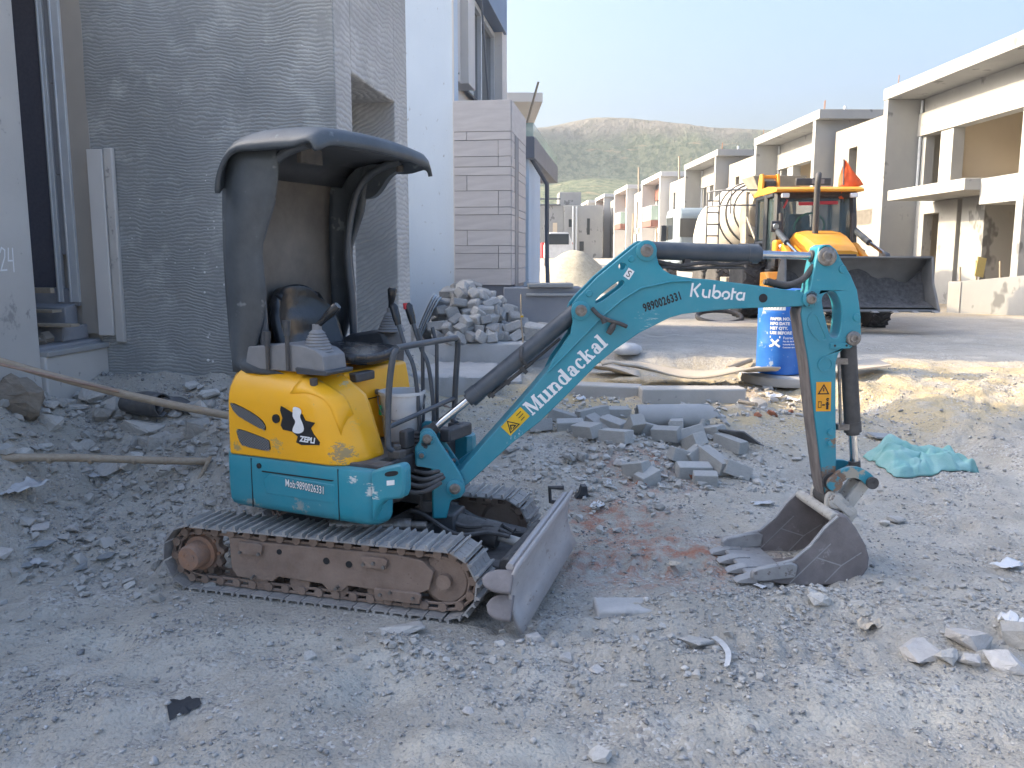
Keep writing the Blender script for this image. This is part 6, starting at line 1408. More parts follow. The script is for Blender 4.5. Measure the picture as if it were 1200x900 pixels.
    # loader arms, rams
    for y in (-.62, .62):
        m = MB(); m.prism([(.45, 1.30), (.62, 1.45), (1.0, 1.42), (2.0, 1.0), (2.55, .62), (2.50, .50), (2.1, .70), (1.3, 1.08), (.6, 1.18)], y - .05, y + .05); B(m, 'loader_arm', 'orange', bevel=.02)
        m = MB(); m.cyl((.55, y*1.12, 1.70), (1.45, y*1.12, 1.42), .055, 12); q = B(m, 'tilt_cylinder', 'cyl_black', smooth=40); m = MB(); m.cyl((1.45, y*1.12, 1.42), (2.20, y*1.12, 1.22), .030, 10); m.build('cylinder_rod', 'chrome', q, smooth=40)
        m = MB(); m.prism([(2.12, 1.27), (2.28, 1.24), (2.62, .72), (2.52, .66)], y*1.12 - .04, y*1.12 + .04); B(m, 'tipping_link', 'black_plastic', bevel=.015)
        m = MB(); m.cyl((.72, y*1.02, 1.95), (.86, y*1.02, 1.0), .04, 10); B(m, 'lift_pillar', 'dark_metal', smooth=40)
    # front bucket: open towards the front
    bk = [(2.98, 1.17), (2.82, 1.15), (2.66, 1.00), (2.58, .80), (2.58, .60), (2.68, .44), (2.86, .38), (3.34, .36)]
    m = MB(); m.grid([[(x, y, z) for y in (-1.12, -.5, 0, .5, 1.12)] for x, z in bk]); b = B(m, 'bucket', 'loader_bucket', smooth=35, solid=.03)
    for y in (-1.12, 1.12):
        m = MB(); m.prism(bk + [(3.30, .42), (3.06, .78), (3.02, 1.05)], y - .018, y + .018); m.build('side_plate', 'loader_bucket', b, bevel=.006)
    for k in range(8): m = MB(); y = -1.05 + 2.1*k/7; m.prism([(3.30, .375), (3.47, .345), (3.30, .335)], y - .04, y + .04); m.build('bucket_tooth', 'worn_edge', b)
    m = MB(); rows = []
    for i in range(9): rows.append([(2.64 + .60*i/8, -1.09 + 2.18*j/20, .41 + (.10 - .10*i/8)*(1 + .6*math.sin(j*1.3)) + (.52*max(0, 1 - i/3.)*(0.75 + .22*math.sin(j*.55 + 2)))) for j in range(21)])
    m.grid(rows); o = m.build('mud', 'tyre', b, smooth=60); tag(o, kind='stuff')
    # rear digger boom folded up behind the cab
    for y in (-.40, -.08): m = MB(); m.prism([(-2.2, .9), (-1.95, .9), (-1.70, 2.72), (-1.76, 2.88), (-1.95, 2.88), (-2.05, 2.7)], y - .025, y + .025); B(m, 'rear_boom', 'orange', bevel=.01)
    m = MB(); m.box((-2.0, -.38, 2.80), (-1.8, -.10, 2.86)); m.box((-2.12, -.38, 1.2), (-2.06, -.10, 2.6)); B(m, 'boom_web', 'orange', bevel=.01)
    m = MB(); m.cyl((-1.86, -.24, 1.2), (-1.80, -.24, 2.45), .06, 12); q = B(m, 'boom_cylinder', 'cyl_black', smooth=40); m = MB(); m.cyl((-1.80, -.24, 2.40), (-1.79, -.24, 2.70), .035, 10); m.build('cylinder_rod', 'chrome', q); m = MB(); m.box((-1.9, -.35, 2.60), (-1.72, -.13, 2.74)); m.build('rod_end', 'dark_metal', q, bevel=.02)
    # flag on its stick
    f = at(988, 228, 15.7); s = MB(); s.tube([(0, 0, -.75), (0, 0, 0), (-.02, 0, .62)], .014, 7); fl = s.build('flag', 'steel_pole'); fl.location = f; tag(fl, 'small orange pennant flag on a stick at the cab corner', 'flag')
    m = MB(); rows = []
    for i in range(9):
        u = i/8; x0 = -.10 + .08*u; x1 = .10 + .40*u*(1-u*.7)*1.0
        x1 = [.0, .06, .12, .20, .29, .36, .14, .12, .08][i]; x0 = [-.0, -.02, -.04, -.06, -.08, -.09, -.10, -.11, -.08][i]
        rows.append([(x0 + (x1-x0)*v, .05*math.sin(v*4 + i*.5), .60 - .68*u) for v in (0, .25, .5, .75, 1)])
    m.grid(rows); m.build('pennant', 'flag', fl, smooth=60, solid=.006)
loader()
# ------------------------------------------------------------------ concrete mixer truck (frame: x = forward, away from the camera)
def mixer():
    X, Y = 6.22, 20.8; t = empty('mixer_truck', (X, Y, gz(X, Y)), R(93)); tag(t, 'cream concrete mixer truck parked behind the orange loader', 'truck')
    B = lambda m, n, mm, **k: m.build(n, mm, t, **k)
    ax = Vector((math.cos(R(-13)), 0, math.sin(R(-13)))); c0 = Vector((.35, 0, 2.42)); up = Vector((-ax.z, 0, ax.x)); sd = Vector((0, 1, 0))
    prof = [(0, .36), (.05, .40), (.5, .66), (1.0, .90), (1.5, 1.04), (2.6, 1.08), (3.4, .92), (4.0, .62), (4.2, .3)]
    rings = [[tuple(c0 + ax*x + (up*math.cos(2*math.pi*k/40) + sd*math.sin(2*math.pi*k/40))*r) for k in range(40)] for x, r in prof]
    m = MB(); m.loft(rings); d = B(m, 'drum', 'mixer_cream', smooth=50)
    for x, r in ((.25, .52), (.50, .66), (.75, .79), (1.0, .90)):
        m = MB(); m.tube([tuple(c0 + ax*x + (up*math.cos(2*math.pi*k/36) + sd*math.sin(2*math.pi*k/36))*(r+.012)) for k in range(37)], .018, 6); m.build('hoop', 'dark_metal', d, smooth=60)
    m = MB(); m.loft([[(x0, y0, 2.75 + zz) for x0, y0 in ((-.35*w, -.5*w), (.35*w, -.5*w), (.35*w, .5*w), (-.35*w, .5*w))] for w, zz in ((.75, -.15), (1.2, .25), (1.3, .32))]); B(m, 'hopper', 'mixer_conc', bevel=.02)
    m = MB(); rows = [[(-.25 - .30*i, .62*math.sin(a)*.55 + .35, 2.15 - .24*i - .30*math.cos(a)) for a in [math.pi*(k/8 - .5) for k in range(9)]] for i in range(5)]; m.grid(rows); B(m, 'chute', 'mixer_conc', smooth=50, solid=.03)
    m = MB(); m.prism([(-.05, 1.1), (.25, 1.1), (.55, 2.0), (.35, 2.75), (.1, 2.75)], -.62, -.54); m.prism([(-.05, 1.1), (.25, 1.1), (.55, 2.0), (.35, 2.75), (.1, 2.75)], .54, .62); B(m, 'rear_support', 'mixer_conc', bevel=.02)
    m = MB(); m.box((-.2, -.45, .75), (7.2, .45, 1.08)); B(m, 'chassis', 'dark_metal', bevel=.02)
    for x in (.9, 2.2, 6.3):
        for y in (-1.0, 1.0): wheel(t, x, y, .52, .52, .36, rimcol='grey_plastic')
    m = MB(); m.prism([(5.3, 1.0), (7.3, 1.0), (7.3, 1.7), (7.1, 2.55), (6.9, 2.68), (5.5, 2.68), (5.3, 2.5)], -1.0, .92); cb = B(m, 'cab', 'truck_cab', bevel=.10, seg=3)
    m = MB(); m.box((6.1, .915, 1.75), (6.95, .935, 2.42)); m.box((5.285, -.9, 1.8), (5.30, .9, 2.35)); m.build('window', 'glass_dark', cb)
    m = MB(); m.box((6.75, .96, 1.7), (6.85, 1.14, 2.2)); m.build('mirror', 'black_plastic', cb, bevel=.02)
    m = MB()
    for y in (1.12, 1.42): m.tube([(.55, y, 1.0), (.55, y, 2.75)], .022, 6)
    for k in range(6): m.tube([(.55, 1.12, 1.15 + .28*k), (.55, 1.42, 1.15 + .28*k)], .018, 6)
    m.tube([(.55, 1.42, 2.75), (.1, 1.42, 2.75), (-.3, 1.1, 2.75), (-.3, .3, 2.75)], .022, 6); m.tube([(.55, 1.42, 2.40), (.1, 1.42, 2.40), (-.3, 1.1, 2.40), (-.3, .3, 2.40)], .022, 6); m.tube([(.1, 1.42, 2.4), (.1, 1.42, 2.75)], .018, 6); m.tube([(-.3, 1.1, 2.2), (-.3, 1.1, 2.75)], .018, 6); B(m, 'ladder', 'steel_pole', smooth=50)
    m = MB(); m.box((-.3, -1.15, .55), (.2, 1.15, .72)); B(m, 'bumper', 'mixer_conc', bevel=.02)
mixer()
# ------------------------------------------------------------------ stones, blocks and site rubbish
def hull_mesh(name, n, seed, flat=1.0, box=False, m='rock', rough=0):
    rs = random.Random(seed); bm = bmesh.new()
    for k in range(n):
        while True:
            p = Vector((rs.uniform(-1, 1), rs.uniform(-1, 1), rs.uniform(-1, 1)))
            if .72 < p.length < 1.0: break
        if box: p = Vector([max(-.62, min(.62, c*1.2)) for c in p])
        bm.verts.new((p.x*.5, p.y*.5, p.z*.5*flat))
    bmesh.ops.convex_hull(bm, input=bm.verts[:])
    for v in [v for v in bm.verts if not v.link_faces]: bm.verts.remove(v)
    if rough:
        bmesh.ops.subdivide_edges(bm, edges=bm.edges[:], cuts=2, use_grid_fill=True)
        for v in bm.verts: v.co += Vector((rs.uniform(-1, 1), rs.uniform(-1, 1), rs.uniform(-1, 1)))*rough
    me = bpy.data.meshes.new(name); bm.to_mesh(me); bm.free(); me.materials.append(M(m)); return me
ROCKS = [hull_mesh('rock', 16, 100+k, (.62, .75, .5, .85, .68, .55, .8, .6)[k], rough=.016) for k in range(8)]
ROCKSP = [hull_mesh('rock', 15, 140+k, .6, m='rock_pale', rough=.012) for k in range(3)]
SLATES = [hull_mesh('rock', 12, 160+k, .22, m='slate', rough=.008) for k in range(3)]
def put(me, name, p, size, rz=None, tilt=.3, lift=.35, label=None, cat='rock', group=None, sc=(1, 1, 1)):
    o = bpy.data.objects.new(name, me); COL.objects.link(o)
    o.location = (p[0], p[1], p[2] + size*sc[2]*.5*lift*.6); o.scale = tuple(size*s for s in sc)
    o.rotation_euler = (random.uniform(-tilt, tilt), random.uniform(-tilt, tilt), random.uniform(0, 6.3) if rz is None else rz)
    tag(o, label, cat, group); return o
def gpos(x, y): return (x, y, gz(x, y))
# scattered loose rocks, by area
areas = [
    (120, lambda: (random.uniform(-3.2, -1.15), random.triangular(4.5, 6.25, 5.9)), (.06, .27), 'grey broken rock in the rubble heap below the left wall', 'broken rocks of the left rubble heap'),
    (22, lambda: (random.uniform(-2.9, -1.55), random.uniform(3.9, 4.7)), (.035, .09), 'small grey stone on the dirt left of the rear track', 'small stones left of the track'),
    (44, lambda: (random.gauss(.95, .75), random.gauss(6.1, .5)), (.05, .15), 'dusty rock among the broken kerb blocks in the middle', 'rocks among the kerb blocks'),
    (14, lambda: (random.gauss(.35, .35), random.gauss(5.4, .35)), (.04, .10), 'dusty stone on the slope between dozer blade and kerb blocks', 'stones beyond the dozer blade'),
    (28, lambda: (random.gauss(1.15, .45), random.gauss(3.72, .14)), (.03, .08), 'grey stone on the gravel ridge in front of the bucket', 'stones on the ridge before the bucket'),
    (22, lambda: (random.gauss(.45, .35), random.gauss(3.2, .16)), (.025, .07), 'small stone on the loose dirt in front of the dozer blade', 'stones before the dozer blade'),
    (16, lambda: (random.gauss(2.1, .3), random.gauss(3.75, .18)), (.03, .09), 'rubble stone at the right edge of the foreground', 'stones at the right edge'),
    (14, lambda: (random.gauss(-.42, .16), random.gauss(3.3, .14)), (.03, .07), 'stone in the little gravel heap before the near track', 'stones before the near track'),
    (20, lambda: (random.uniform(.6, 2.6), random.uniform(7.4, 8.6)), (.05, .14), 'rubble piece on the sunlit ground beyond the pipe', 'sunlit rubble beyond the pipe'),
]
for n, f, (a, b), lab, grp in areas:
    for k in range(n):
        x, y = f(); s = a*(b/a)**(random.random()**1.7)
        put(random.choice(ROCKS), 'rock', gpos(x, y), s, label=lab, group=grp, sc=(1, random.uniform(.6, .95), random.uniform(.7, 1.1)))
def rock_at(px, py, size, label, pool=ROCKS, rz=None, sc=(1, 1, 1), tilt=.15, lift=.5, name='rock', cat='rock'):
    return put(random.choice(pool), name, on_ground(px, py), size, rz, tilt, lift, label, cat, None, sc)
BR = [hull_mesh('boulder', 26, 60+k, .95, m='rock_brown', rough=.03) for k in range(1)]
put(BR[0], 'boulder', on_ground(26, 482), .40, .5, .1, .7, 'big brown layered boulder at the foot of the left wall', 'boulder', None, (.95, .75, 1.0))
rock_at(112, 470, .26, 'large grey rock leaning on the wall base left of the rubber sheet', sc=(1, .7, 1.1))
rock_at(168, 504, .36, 'flat slab of rock under the rolled rubber sheet', sc=(1.1, .6, .45), rz=.1)
rock_at(228, 506, .26, 'smooth rounded grey boulder under the slanting bamboo pole', sc=(1, .8, .85))
rock_at(196, 513, .11, 'small square rock between flat slab and rounded boulder'); rock_at(247, 466, .17, 'angular rock just under the end of the slanting pole'); rock_at(225, 456, .15, 'dark angular rock against the dark wall')
rock_at(160, 524, .13, 'narrow pale stone standing on edge below the flat slab', sc=(.5, 1, 1.3))
rock_at(27, 535, .13, 'square grey stone resting above the lower pole, second from the left'); rock_at(6, 530, .15, 'grey stone at the left frame edge above the lower pole')
rock_at(47, 619, .17, 'flat pale tan stone lying left of the mauve stone', ROCKSP, sc=(1, .7, .35)); rock_at(84, 622, .15, 'rounded mauve-grey stone in the lower left rubble', ROCKSP, sc=(1, .9, .6))
rock_at(50, 645, .20, 'white-blue slate shard pointing at the camera, lower left', SLATES, rz=.9, sc=(1.1, .5, 1)); rock_at(94, 668, .13, 'flat blue-grey slate chip lying alone at the lower left', SLATES, sc=(1.1, .6, 1)); rock_at(126, 655, .14, 'slate flake left of the rear drive hub', SLATES)
rock_at(32, 665, .11, 'pale broken slate piece by the left frame edge', SLATES); rock_at(4, 652, .12, 'white stone cut by the left frame edge', ROCKSP)
rock_at(204, 586, .08, 'lone pale pebble left of the excavator skirt', ROCKSP)
rock_at(467, 738, .26, 'flat dusty slab of stone before the near track front', sc=(1.0, .75, .35), lift=.3); rock_at(628, 752, .11, 'squarish pale stone under the blade corner', ROCKSP); rock_at(663, 773, .07, 'small pale stone right of the blade corner', ROCKSP); rock_at(568, 784, .08, 'flat grey stone in the ruts below the blade', sc=(1, .7, .5)); rock_at(550, 833, .07, 'flat pale chip in the foreground centre', ROCKSP, sc=(1, .8, .35)); rock_at(704, 888, .09, 'half-buried stone at the bottom frame edge'); rock_at(700, 788, .075, 'knobbly pale stone right of the ruts', ROCKSP)
rock_at(1079, 770, .23, 'tan split stone, leftmost of the row at the right edge', ROCKSP, sc=(1, .8, .75)); rock_at(1137, 757, .25, 'rounded tan stone, middle of the row at the right edge', ROCKSP, sc=(1, .75, .7)); rock_at(1178, 780, .22, 'white angular stone in the bottom right corner', ROCKSP, sc=(1, .8, .7)); rock_at(1196, 752, .20, 'grey rounded stone cut by the right frame edge'); rock_at(1107, 772, .12, 'small grey stone between two tan stones'); rock_at(1135, 777, .11, 'small pale stone under the rounded tan stone', ROCKSP)
rock_at(1048, 612, .15, 'grey rock on the ground right of the bucket'); rock_at(1037, 616, .09, 'smaller grey rock right beside the bucket')
rock_at(815, 757, .20, 'flat stone left of the curved white strip', sc=(1, .7, .45)); rock_at(898, 690, .10, 'pale stone under the bucket teeth'); rock_at(959, 706, .12, 'tall grey stone in the ridge below the bucket')
rock_at(727, 545, .12, 'rounded pale block on the mound left of the pipe', ROCKSP); rock_at(678, 563, .09, 'small pale block above the black bracket', ROCKSP); rock_at(665, 540, .15, 'dusty rock on the slope above the blade'); rock_at(822, 570, .11, 'flat grey stone below the brick dust')
for k, (px, py, s, lab) in enumerate(((888, 476, .20, 'tan square stone left of the drum base'), (905, 470, .13, 'white rag-like stone in front of the drum base'), (850, 452, .12, 'tan stone at the right end of the concrete kerb'))): rock_at(px, py, s, lab, ROCKSP)
for k, (px, py, s, lab) in enumerate(((905, 486, .13, 'orange brick lump below the drum base'), (888, 488, .09, 'small orange brick chip left of the brick lump'), (807, 560, .13, 'red brick lump in the centre mound'), (752, 568, .10, 'red brick fragment left of the brick lump'), (730, 500, .08, 'dark red brick chip by the pipe mouth'), (926, 484, .08, 'orange brick chip nearest the arm'))):
    put(hull_mesh('brick_fragment', 14, 300+k, .7, m='brick_red', rough=.02), 'brick_fragment', on_ground(px, py), s, None, .3, .4, lab, 'brick', None)

# gravel: thousands of pebbles as one mesh, coloured grain by grain
def gravel_mat():
    m = bpy.data.materials.new('gravel'); m.use_nodes = True; n = m.node_tree.nodes; l = m.node_tree.links; b = n['Principled BSDF']; b.inputs['Roughness'].default_value = .95; b.inputs['Specular IOR Level'].default_value = .25
    g = n.new('ShaderNodeNewGeometry'); r = n.new('ShaderNodeValToRGB'); cr = r.color_ramp; cr.elements[0].color = (.25, .25, .25, 1); cr.elements[1].color = (.62, .605, .585, 1)
    for p, c in ((.35, (.375, .37, .36, 1)), (.7, (.45, .44, .425, 1)), (.9, (.53, .51, .48, 1))): e = cr.elements.new(p); e.color = c
    l.new(g.outputs['Random Per Island'], r.inputs[0]); l.new(r.outputs[0], b.inputs['Base Color']); return m
def crumbs(name, pts, smin, smax, seed, material):
    # broken bits too many to tell apart, one mesh
    rs = random.Random(seed); V = []; F = []
    shapes = []
    for k in range(6):
        me = hull_mesh('cr', 11, 500+k, .75, box=k % 2 == 0); shapes.append(([v.co.copy() for v in me.vertices], [tuple(p.vertices) for p in me.polygons])); bpy.data.meshes.remove(me)
    P = np.array(pts); Z = height(P[:, 0], P[:, 1])
    for (x, y), z in zip(pts, Z):
        v, f = rs.choice(shapes); s = smin*(smax/smin)**(rs.random()**1.6); m = Matrix.Rotation(rs.uniform(0, 6.3), 3, 'Z') @ Matrix.Rotation(rs.uniform(-.6, .6), 3, 'X'); sc = Vector((s, s*rs.uniform(.5, .9), s*rs.uniform(.5, .9)))
        o = len(V); V += [tuple(m @ Vector((c.x*sc.x, c.y*sc.y, c.z*sc.z)) + Vector((x, y, z + s*.18))) for c in v]; F += [tuple(i + o for i in q) for q in f]
    me = bpy.data.meshes.new(name); me.from_pydata(V, [], F); me.materials.append(material); ob = bpy.data.objects.new(name, me); COL.objects.link(ob); tag(ob, kind='stuff')
def gravel():
    rs = np.random.RandomState(3); shapes = []
    for k in range(7):
        me = hull_mesh('pb', 9, 400+k, .7); v = np.array([x.co[:] for x in me.vertices]); f = [tuple(p.vertices) for p in me.polygons]; bpy.data.meshes.remove(me)
        tri = [];
        for q in f:
            for a in range(1, len(q)-1): tri.append((q[0], q[a], q[a+1]))
        shapes.append((v, np.array(tri)))
    N = 20000
    # sample in view: pick pixels, so that density follows distance, then thin by patchiness
    pts = []
    X = []; Y = []
    u = rs.rand(N*3); Yd = 2.15*(9.0/2.15)**(u**1.15); Xd = (rs.rand(N*3)*2 - 1)*(Yd*.64 + .1)
    dens = .10 + 2.2*np.clip(fbm(Xd*1.7, Yd*1.7, 4) + .02, 0, 1) + 1.2*gauss(Xd, Yd, 1.2, 3.75, .9, .28) + 1.0*gauss(Xd, Yd, .5, 3.1, .9, .35) + .9*gauss(Xd, Yd, 1.0, 6.0, 1.1, .8) + 1.2*(Xd < -1.2)*(Yd > 4.4) + 1.2*gauss(Xd, Yd, 3.1, 6.8, .35, 1.4)
    keep = rs.rand(N*3) < dens*.62
    blocked = (np.abs((Xd + .77)*.96 - (Yd - 3.77)*.276) < .85) & (np.abs((Xd + .77)*.276 + (Yd - 3.77)*.96) < .15)
    keep &= ~blocked; Xd = Xd[keep][:N]; Yd = Yd[keep][:N]; n = len(Xd); Zd = height(Xd, Yd)
    size = .0075*(1 + .22*Yd)*np.exp(rs.randn(n)*.45 + .05); size = np.clip(size, .006, .06)
    V = []; F = []; o = 0
    for k, (v, f) in enumerate(shapes):
        idx = np.where(rs.randint(0, 7, n) == k)[0] if k < 0 else np.arange(k, n, 7)
        a = rs.rand(len(idx))*6.283; c, s = np.cos(a), np.sin(a)
        sc = size[idx][:, None]*np.stack([np.ones(len(idx)), .6 + .4*rs.rand(len(idx)), .6 + .5*rs.rand(len(idx))], 1)
        vv = v[None]*sc[:, None, :]; x = vv[..., 0]*c[:, None] - vv[..., 1]*s[:, None]; y = vv[..., 0]*s[:, None] + vv[..., 1]*c[:, None]
        P = np.stack([x + Xd[idx][:, None], y + Yd[idx][:, None], vv[..., 2] + (Zd[idx] + size[idx]*.18)[:, None]], -1)
        m = len(v); V.append(P.reshape(-1, 3)); F.append((f[None] + (np.arange(len(idx))*m)[:, None, None] + o).reshape(-1, 3)); o += len(idx)*m
    V = np.concatenate(V); F = np.concatenate(F)
    me = bpy.data.meshes.new('gravel'); me.vertices.add(len(V)); me.vertices.foreach_set('co', V.ravel()); me.loops.add(len(F)*3); me.polygons.add(len(F))
    me.loops.foreach_set('vertex_index', F.ravel().astype(np.int32)); me.polygons.foreach_set('loop_start', (np.arange(len(F))*3).astype(np.int32)); me.update(calc_edges=True)
    me.materials.append(gravel_mat()); ob = bpy.data.objects.new('gravel', me); COL.objects.link(ob); tag(ob, kind='stuff')
gravel()
_r = random.Random(12)
crumbs('rubble', [(_r.gauss(.95, .62), _r.gauss(6.25, .42)) for k in range(620)] + [(_r.gauss(.35, .4), _r.gauss(5.5, .35)) for k in range(160)] + [(_r.uniform(.4, 2.7), _r.uniform(7.2, 8.5)) for k in range(420)], .03, .11, 4, M('rock'))
crumbs('rubble', [(_r.uniform(-3.3, -1.0), _r.triangular(4.2, 6.3, 5.6)) for k in range(1100)] + [(_r.uniform(-3.0, -1.4), _r.uniform(3.8, 4.6)) for k in range(200)], .03, .12, 5, M('rock'))
crumbs('rubble', [(_r.gauss(1.2, .5), _r.gauss(3.72, .16)) for k in range(260)] + [(_r.gauss(.5, .45), _r.gauss(3.2, .2)) for k in range(160)] + [(_r.gauss(-.42, .2), _r.gauss(3.32, .14)) for k in range(110)] + [(_r.gauss(2.2, .3), _r.gauss(3.7, .25)) for k in range(110)], .018, .06, 6, M('rock'))

# pile of rough cut stones on the platform
def stone_pile():
    meshes = []
    for k in range(6):
        rs = random.Random(k+20); bm = bmesh.new(); bmesh.ops.create_cube(bm, size=1)
        for v in bm.verts: v.co = Vector((v.co.x*(1 + rs.uniform(-.16, .16)), v.co.y*(1 + rs.uniform(-.16, .16)), v.co.z*(1 + rs.uniform(-.16, .16))))
        bmesh.ops.bevel(bm, geom=bm.edges[:], offset=.11, segments=1, affect='EDGES')
        for v in bm.verts: v.co += Vector((rs.uniform(-.03, .03), rs.uniform(-.03, .03), rs.uniform(-.03, .03)))
        me = bpy.data.meshes.new('cut_stone'); bm.to_mesh(me); bm.free(); me.materials.append(M('cobble')); meshes.append(me)
    rs = random.Random(8); lay = 0
    def hh(x, y):
        xl = (x + .58)/(.50 if x < -.58 else .84); yl = (y - 10.35)/.95
        return max(0, .60*(1 - (xl*xl + yl*yl)**.9)) if xl*xl + yl*yl < 1 else 0
    z = 0
    while z < .58:
        for iy in range(9):
            for ix in range(13):
                x = -1.12 + ix*.13 + (.06 if (iy + lay) % 2 else 0) + rs.uniform(-.04, .04); y = 9.5 + iy*.165 + rs.uniform(-.05, .05)
                h = hh(x, y)
                if h > z + .02 and (h < z + .24 or y < 9.9) and h > .02:
                    o = bpy.data.objects.new('cut_stone', rs.choice(meshes)); COL.objects.link(o); L = rs.uniform(.14, .21)
                    o.scale = (L, rs.uniform(.10, .14), rs.uniform(.085, .12)); o.location = (x, y, .72 + z + rs.uniform(-.015, .02)); o.rotation_euler = (rs.uniform(-.6, .6), rs.uniform(-.6, .6), rs.uniform(0, 3.14))
                    tag(o, 'rough cut grey stone in the heap on the concrete platform', 'stone', 'cut stones heaped on the platform')
        z += .09; lay += 1
    for k, (px, py, Y, lab) in enumerate(((628, 388, 9.9, 'cut stone right of the bamboo stake'), (640, 380, 10.1, 'cut stone furthest right, behind the boom cylinder'))):
        o = bpy.data.objects.new('cut_stone', meshes[k]); COL.objects.link(o); o.scale = (.26, .2, .18); o.location = at(px, py, Y); o.location.z = .75; o.rotation_euler = (.2, .1, k); tag(o, lab, 'stone')
stone_pile()
def leaning_sheets():
    b = at(488, 396, 9.72); t = empty('corrugated_sheets', b); tag(t, 'bundle of white corrugated sheets leaning on the wall left of the stones', 'sheets')
    for k in range(4):
        m = MB(); rows = []
        for i in range(10):
            u = i/9; rows.append([(-.02 + .17*u + .05*u*u + .022*k, -.05 + .30*v + .02*k, .50*u*(1 - .03*k) + .003*math.sin(v*30)) for v in [j/8 for j in range(9)]])
        m.grid(rows); m.build('sheet', 'pale_blue_wall' if k % 2 else 'paper', t, smooth=40, solid=.006)
leaning_sheets()
def lean_rod():
    a, b = on_ground(527, 478), at(462, 448, 8.5); pole('steel_rod', 'thin rusty rod leaning against the concrete step', [tuple(a), tuple(b)], .011, 'wood_red', 'rod')
lean_rod()

# kerb blocks thrown on the mound
def kerb_blocks():
    m = MB(); m.prism([(-.5, -.5), (.5, -.5), (.5, .30), (.36, .5), (-.5, .5)], -.5, .5)
    # groove cast into one long face
    base = m
    o0 = None
    me = base.mesh('kerb_block', 'concrete_block'); bm = bmesh.new(); bm.from_mesh(me); bmesh.ops.bevel(bm, geom=[e for e in bm.edges if len(e.link_faces) == 2 and e.calc_face_angle(0) > .5], offset=.035, segments=1, affect='EDGES'); bm.to_mesh(me); bm.free()
    mb = MB(); mb.prism([(-.5, -.5), (.5, -.5), (.5, -.2), (.40, -.12), (.40, .12), (.5, .2), (.5, .5), (-.5, .5)], -.5, .5); me2 = mb.mesh('kerb_block', 'concrete_block')
    bm = bmesh.new(); bm.from_mesh(me2); bmesh.ops.bevel(bm, geom=[e for e in bm.edges if len(e.link_faces) == 2 and e.calc_face_angle(0) > .7], offset=.03, segments=1, affect='EDGES'); bm.to_mesh(me2); bm.free()
    L = [(688, 508, -62, .40, .35), (721, 511, -52, .34, .1), (743, 504, -75, .30, .7), (720, 497, -55, .28, .2), (668, 498, 0, .27, .1), (702, 499, -50, .30, .25), (721, 483, 20, .30, .15), (760, 503, 5, .30, .1), (780, 512, -25, .26, .3), (792, 502, 80, .27, .4), (806, 508, 5, .30, .1), (776, 490, 40, .24, .2), (786, 489, -40, .24, .35), (812, 494, -45, .30, .2), (832, 506, -50, .30, .15), (856, 519, -52, .32, .2), (813, 522, -70, .27, .3), (800, 535, 10, .25, .1), (813, 538, 30, .20, .3), (836, 544, -66, .38, .35), (812, 551, 12, .30, .1), (862, 551, 15, .24, .15), (746, 550, -40, .22, .1), (633, 498, 5, .24, .1), (694, 484, 25, .34, .1), (826, 562, -10, .20, .2), (758, 560, 30, .2, .1), (660, 488, -10, .3, .1)]
    for k, (px, py, yaw, ln, tl) in enumerate(L):
        p = on_ground(px, py + 6); o = bpy.data.objects.new('kerb_block', me2 if k in (0, 1, 19, 5) else me); COL.objects.link(o)
        ln *= .82; o.scale = (.115, ln, .10) ; o.rotation_euler = (random.uniform(-.28, .28) + tl*.8*(1 if k % 2 else -1), random.uniform(-.25, .25), R(yaw + 90) + random.uniform(-.1, .1)); o.location = (p.x, p.y, p.z + .04 + .03*(tl > .25))
        labs = ['grooved concrete kerb block nearest the boom, leftmost of the big ones', 'kerb block lying end-on just right of the big grooved one', 'upright tilted kerb block before the pipe mouth', 'kerb block behind the grooved block, pointing to the pipe mouth', 'thin kerb block lying level by the yellow sign of the boom', 'kerb block wedged against the back of the big grooved one', 'long flat kerb block left of the pipe mouth', 'kerb block lying crosswise under the pipe mouth', 'low kerb block leaning in the middle of the row before the pipe', 'kerb block standing across the row, before the middle of the pipe', 'kerb block in the row before the right half of the pipe', 'small kerb block leaning against the pipe side', 'small upturned kerb block touching the pipe', 'kerb block below the broken end of the pipe', 'kerb block left of the dark pointed sheet', 'last kerb block of the row, under the dark pointed sheet', 'tilted kerb block above the long grooved one', 'short kerb block left of the long grooved one', 'kerb chunk between the short block and the long grooved one', 'long grooved kerb block, lowest on the right of the mound', 'flat kerb block below the long grooved one', 'square block end furthest right of the mound', 'broken kerb piece lying alone below the upright block', 'kerb block half hidden behind the boom sign', 'pale kerb block furthest back, left of the pipe', 'kerb piece nearest the camera on the right of the mound', 'small kerb piece in front of the brick dust', 'kerb block half buried behind the boom lettering']
        tag(o, labs[k], 'kerb block', 'broken kerb blocks on the mound')
kerb_blocks()
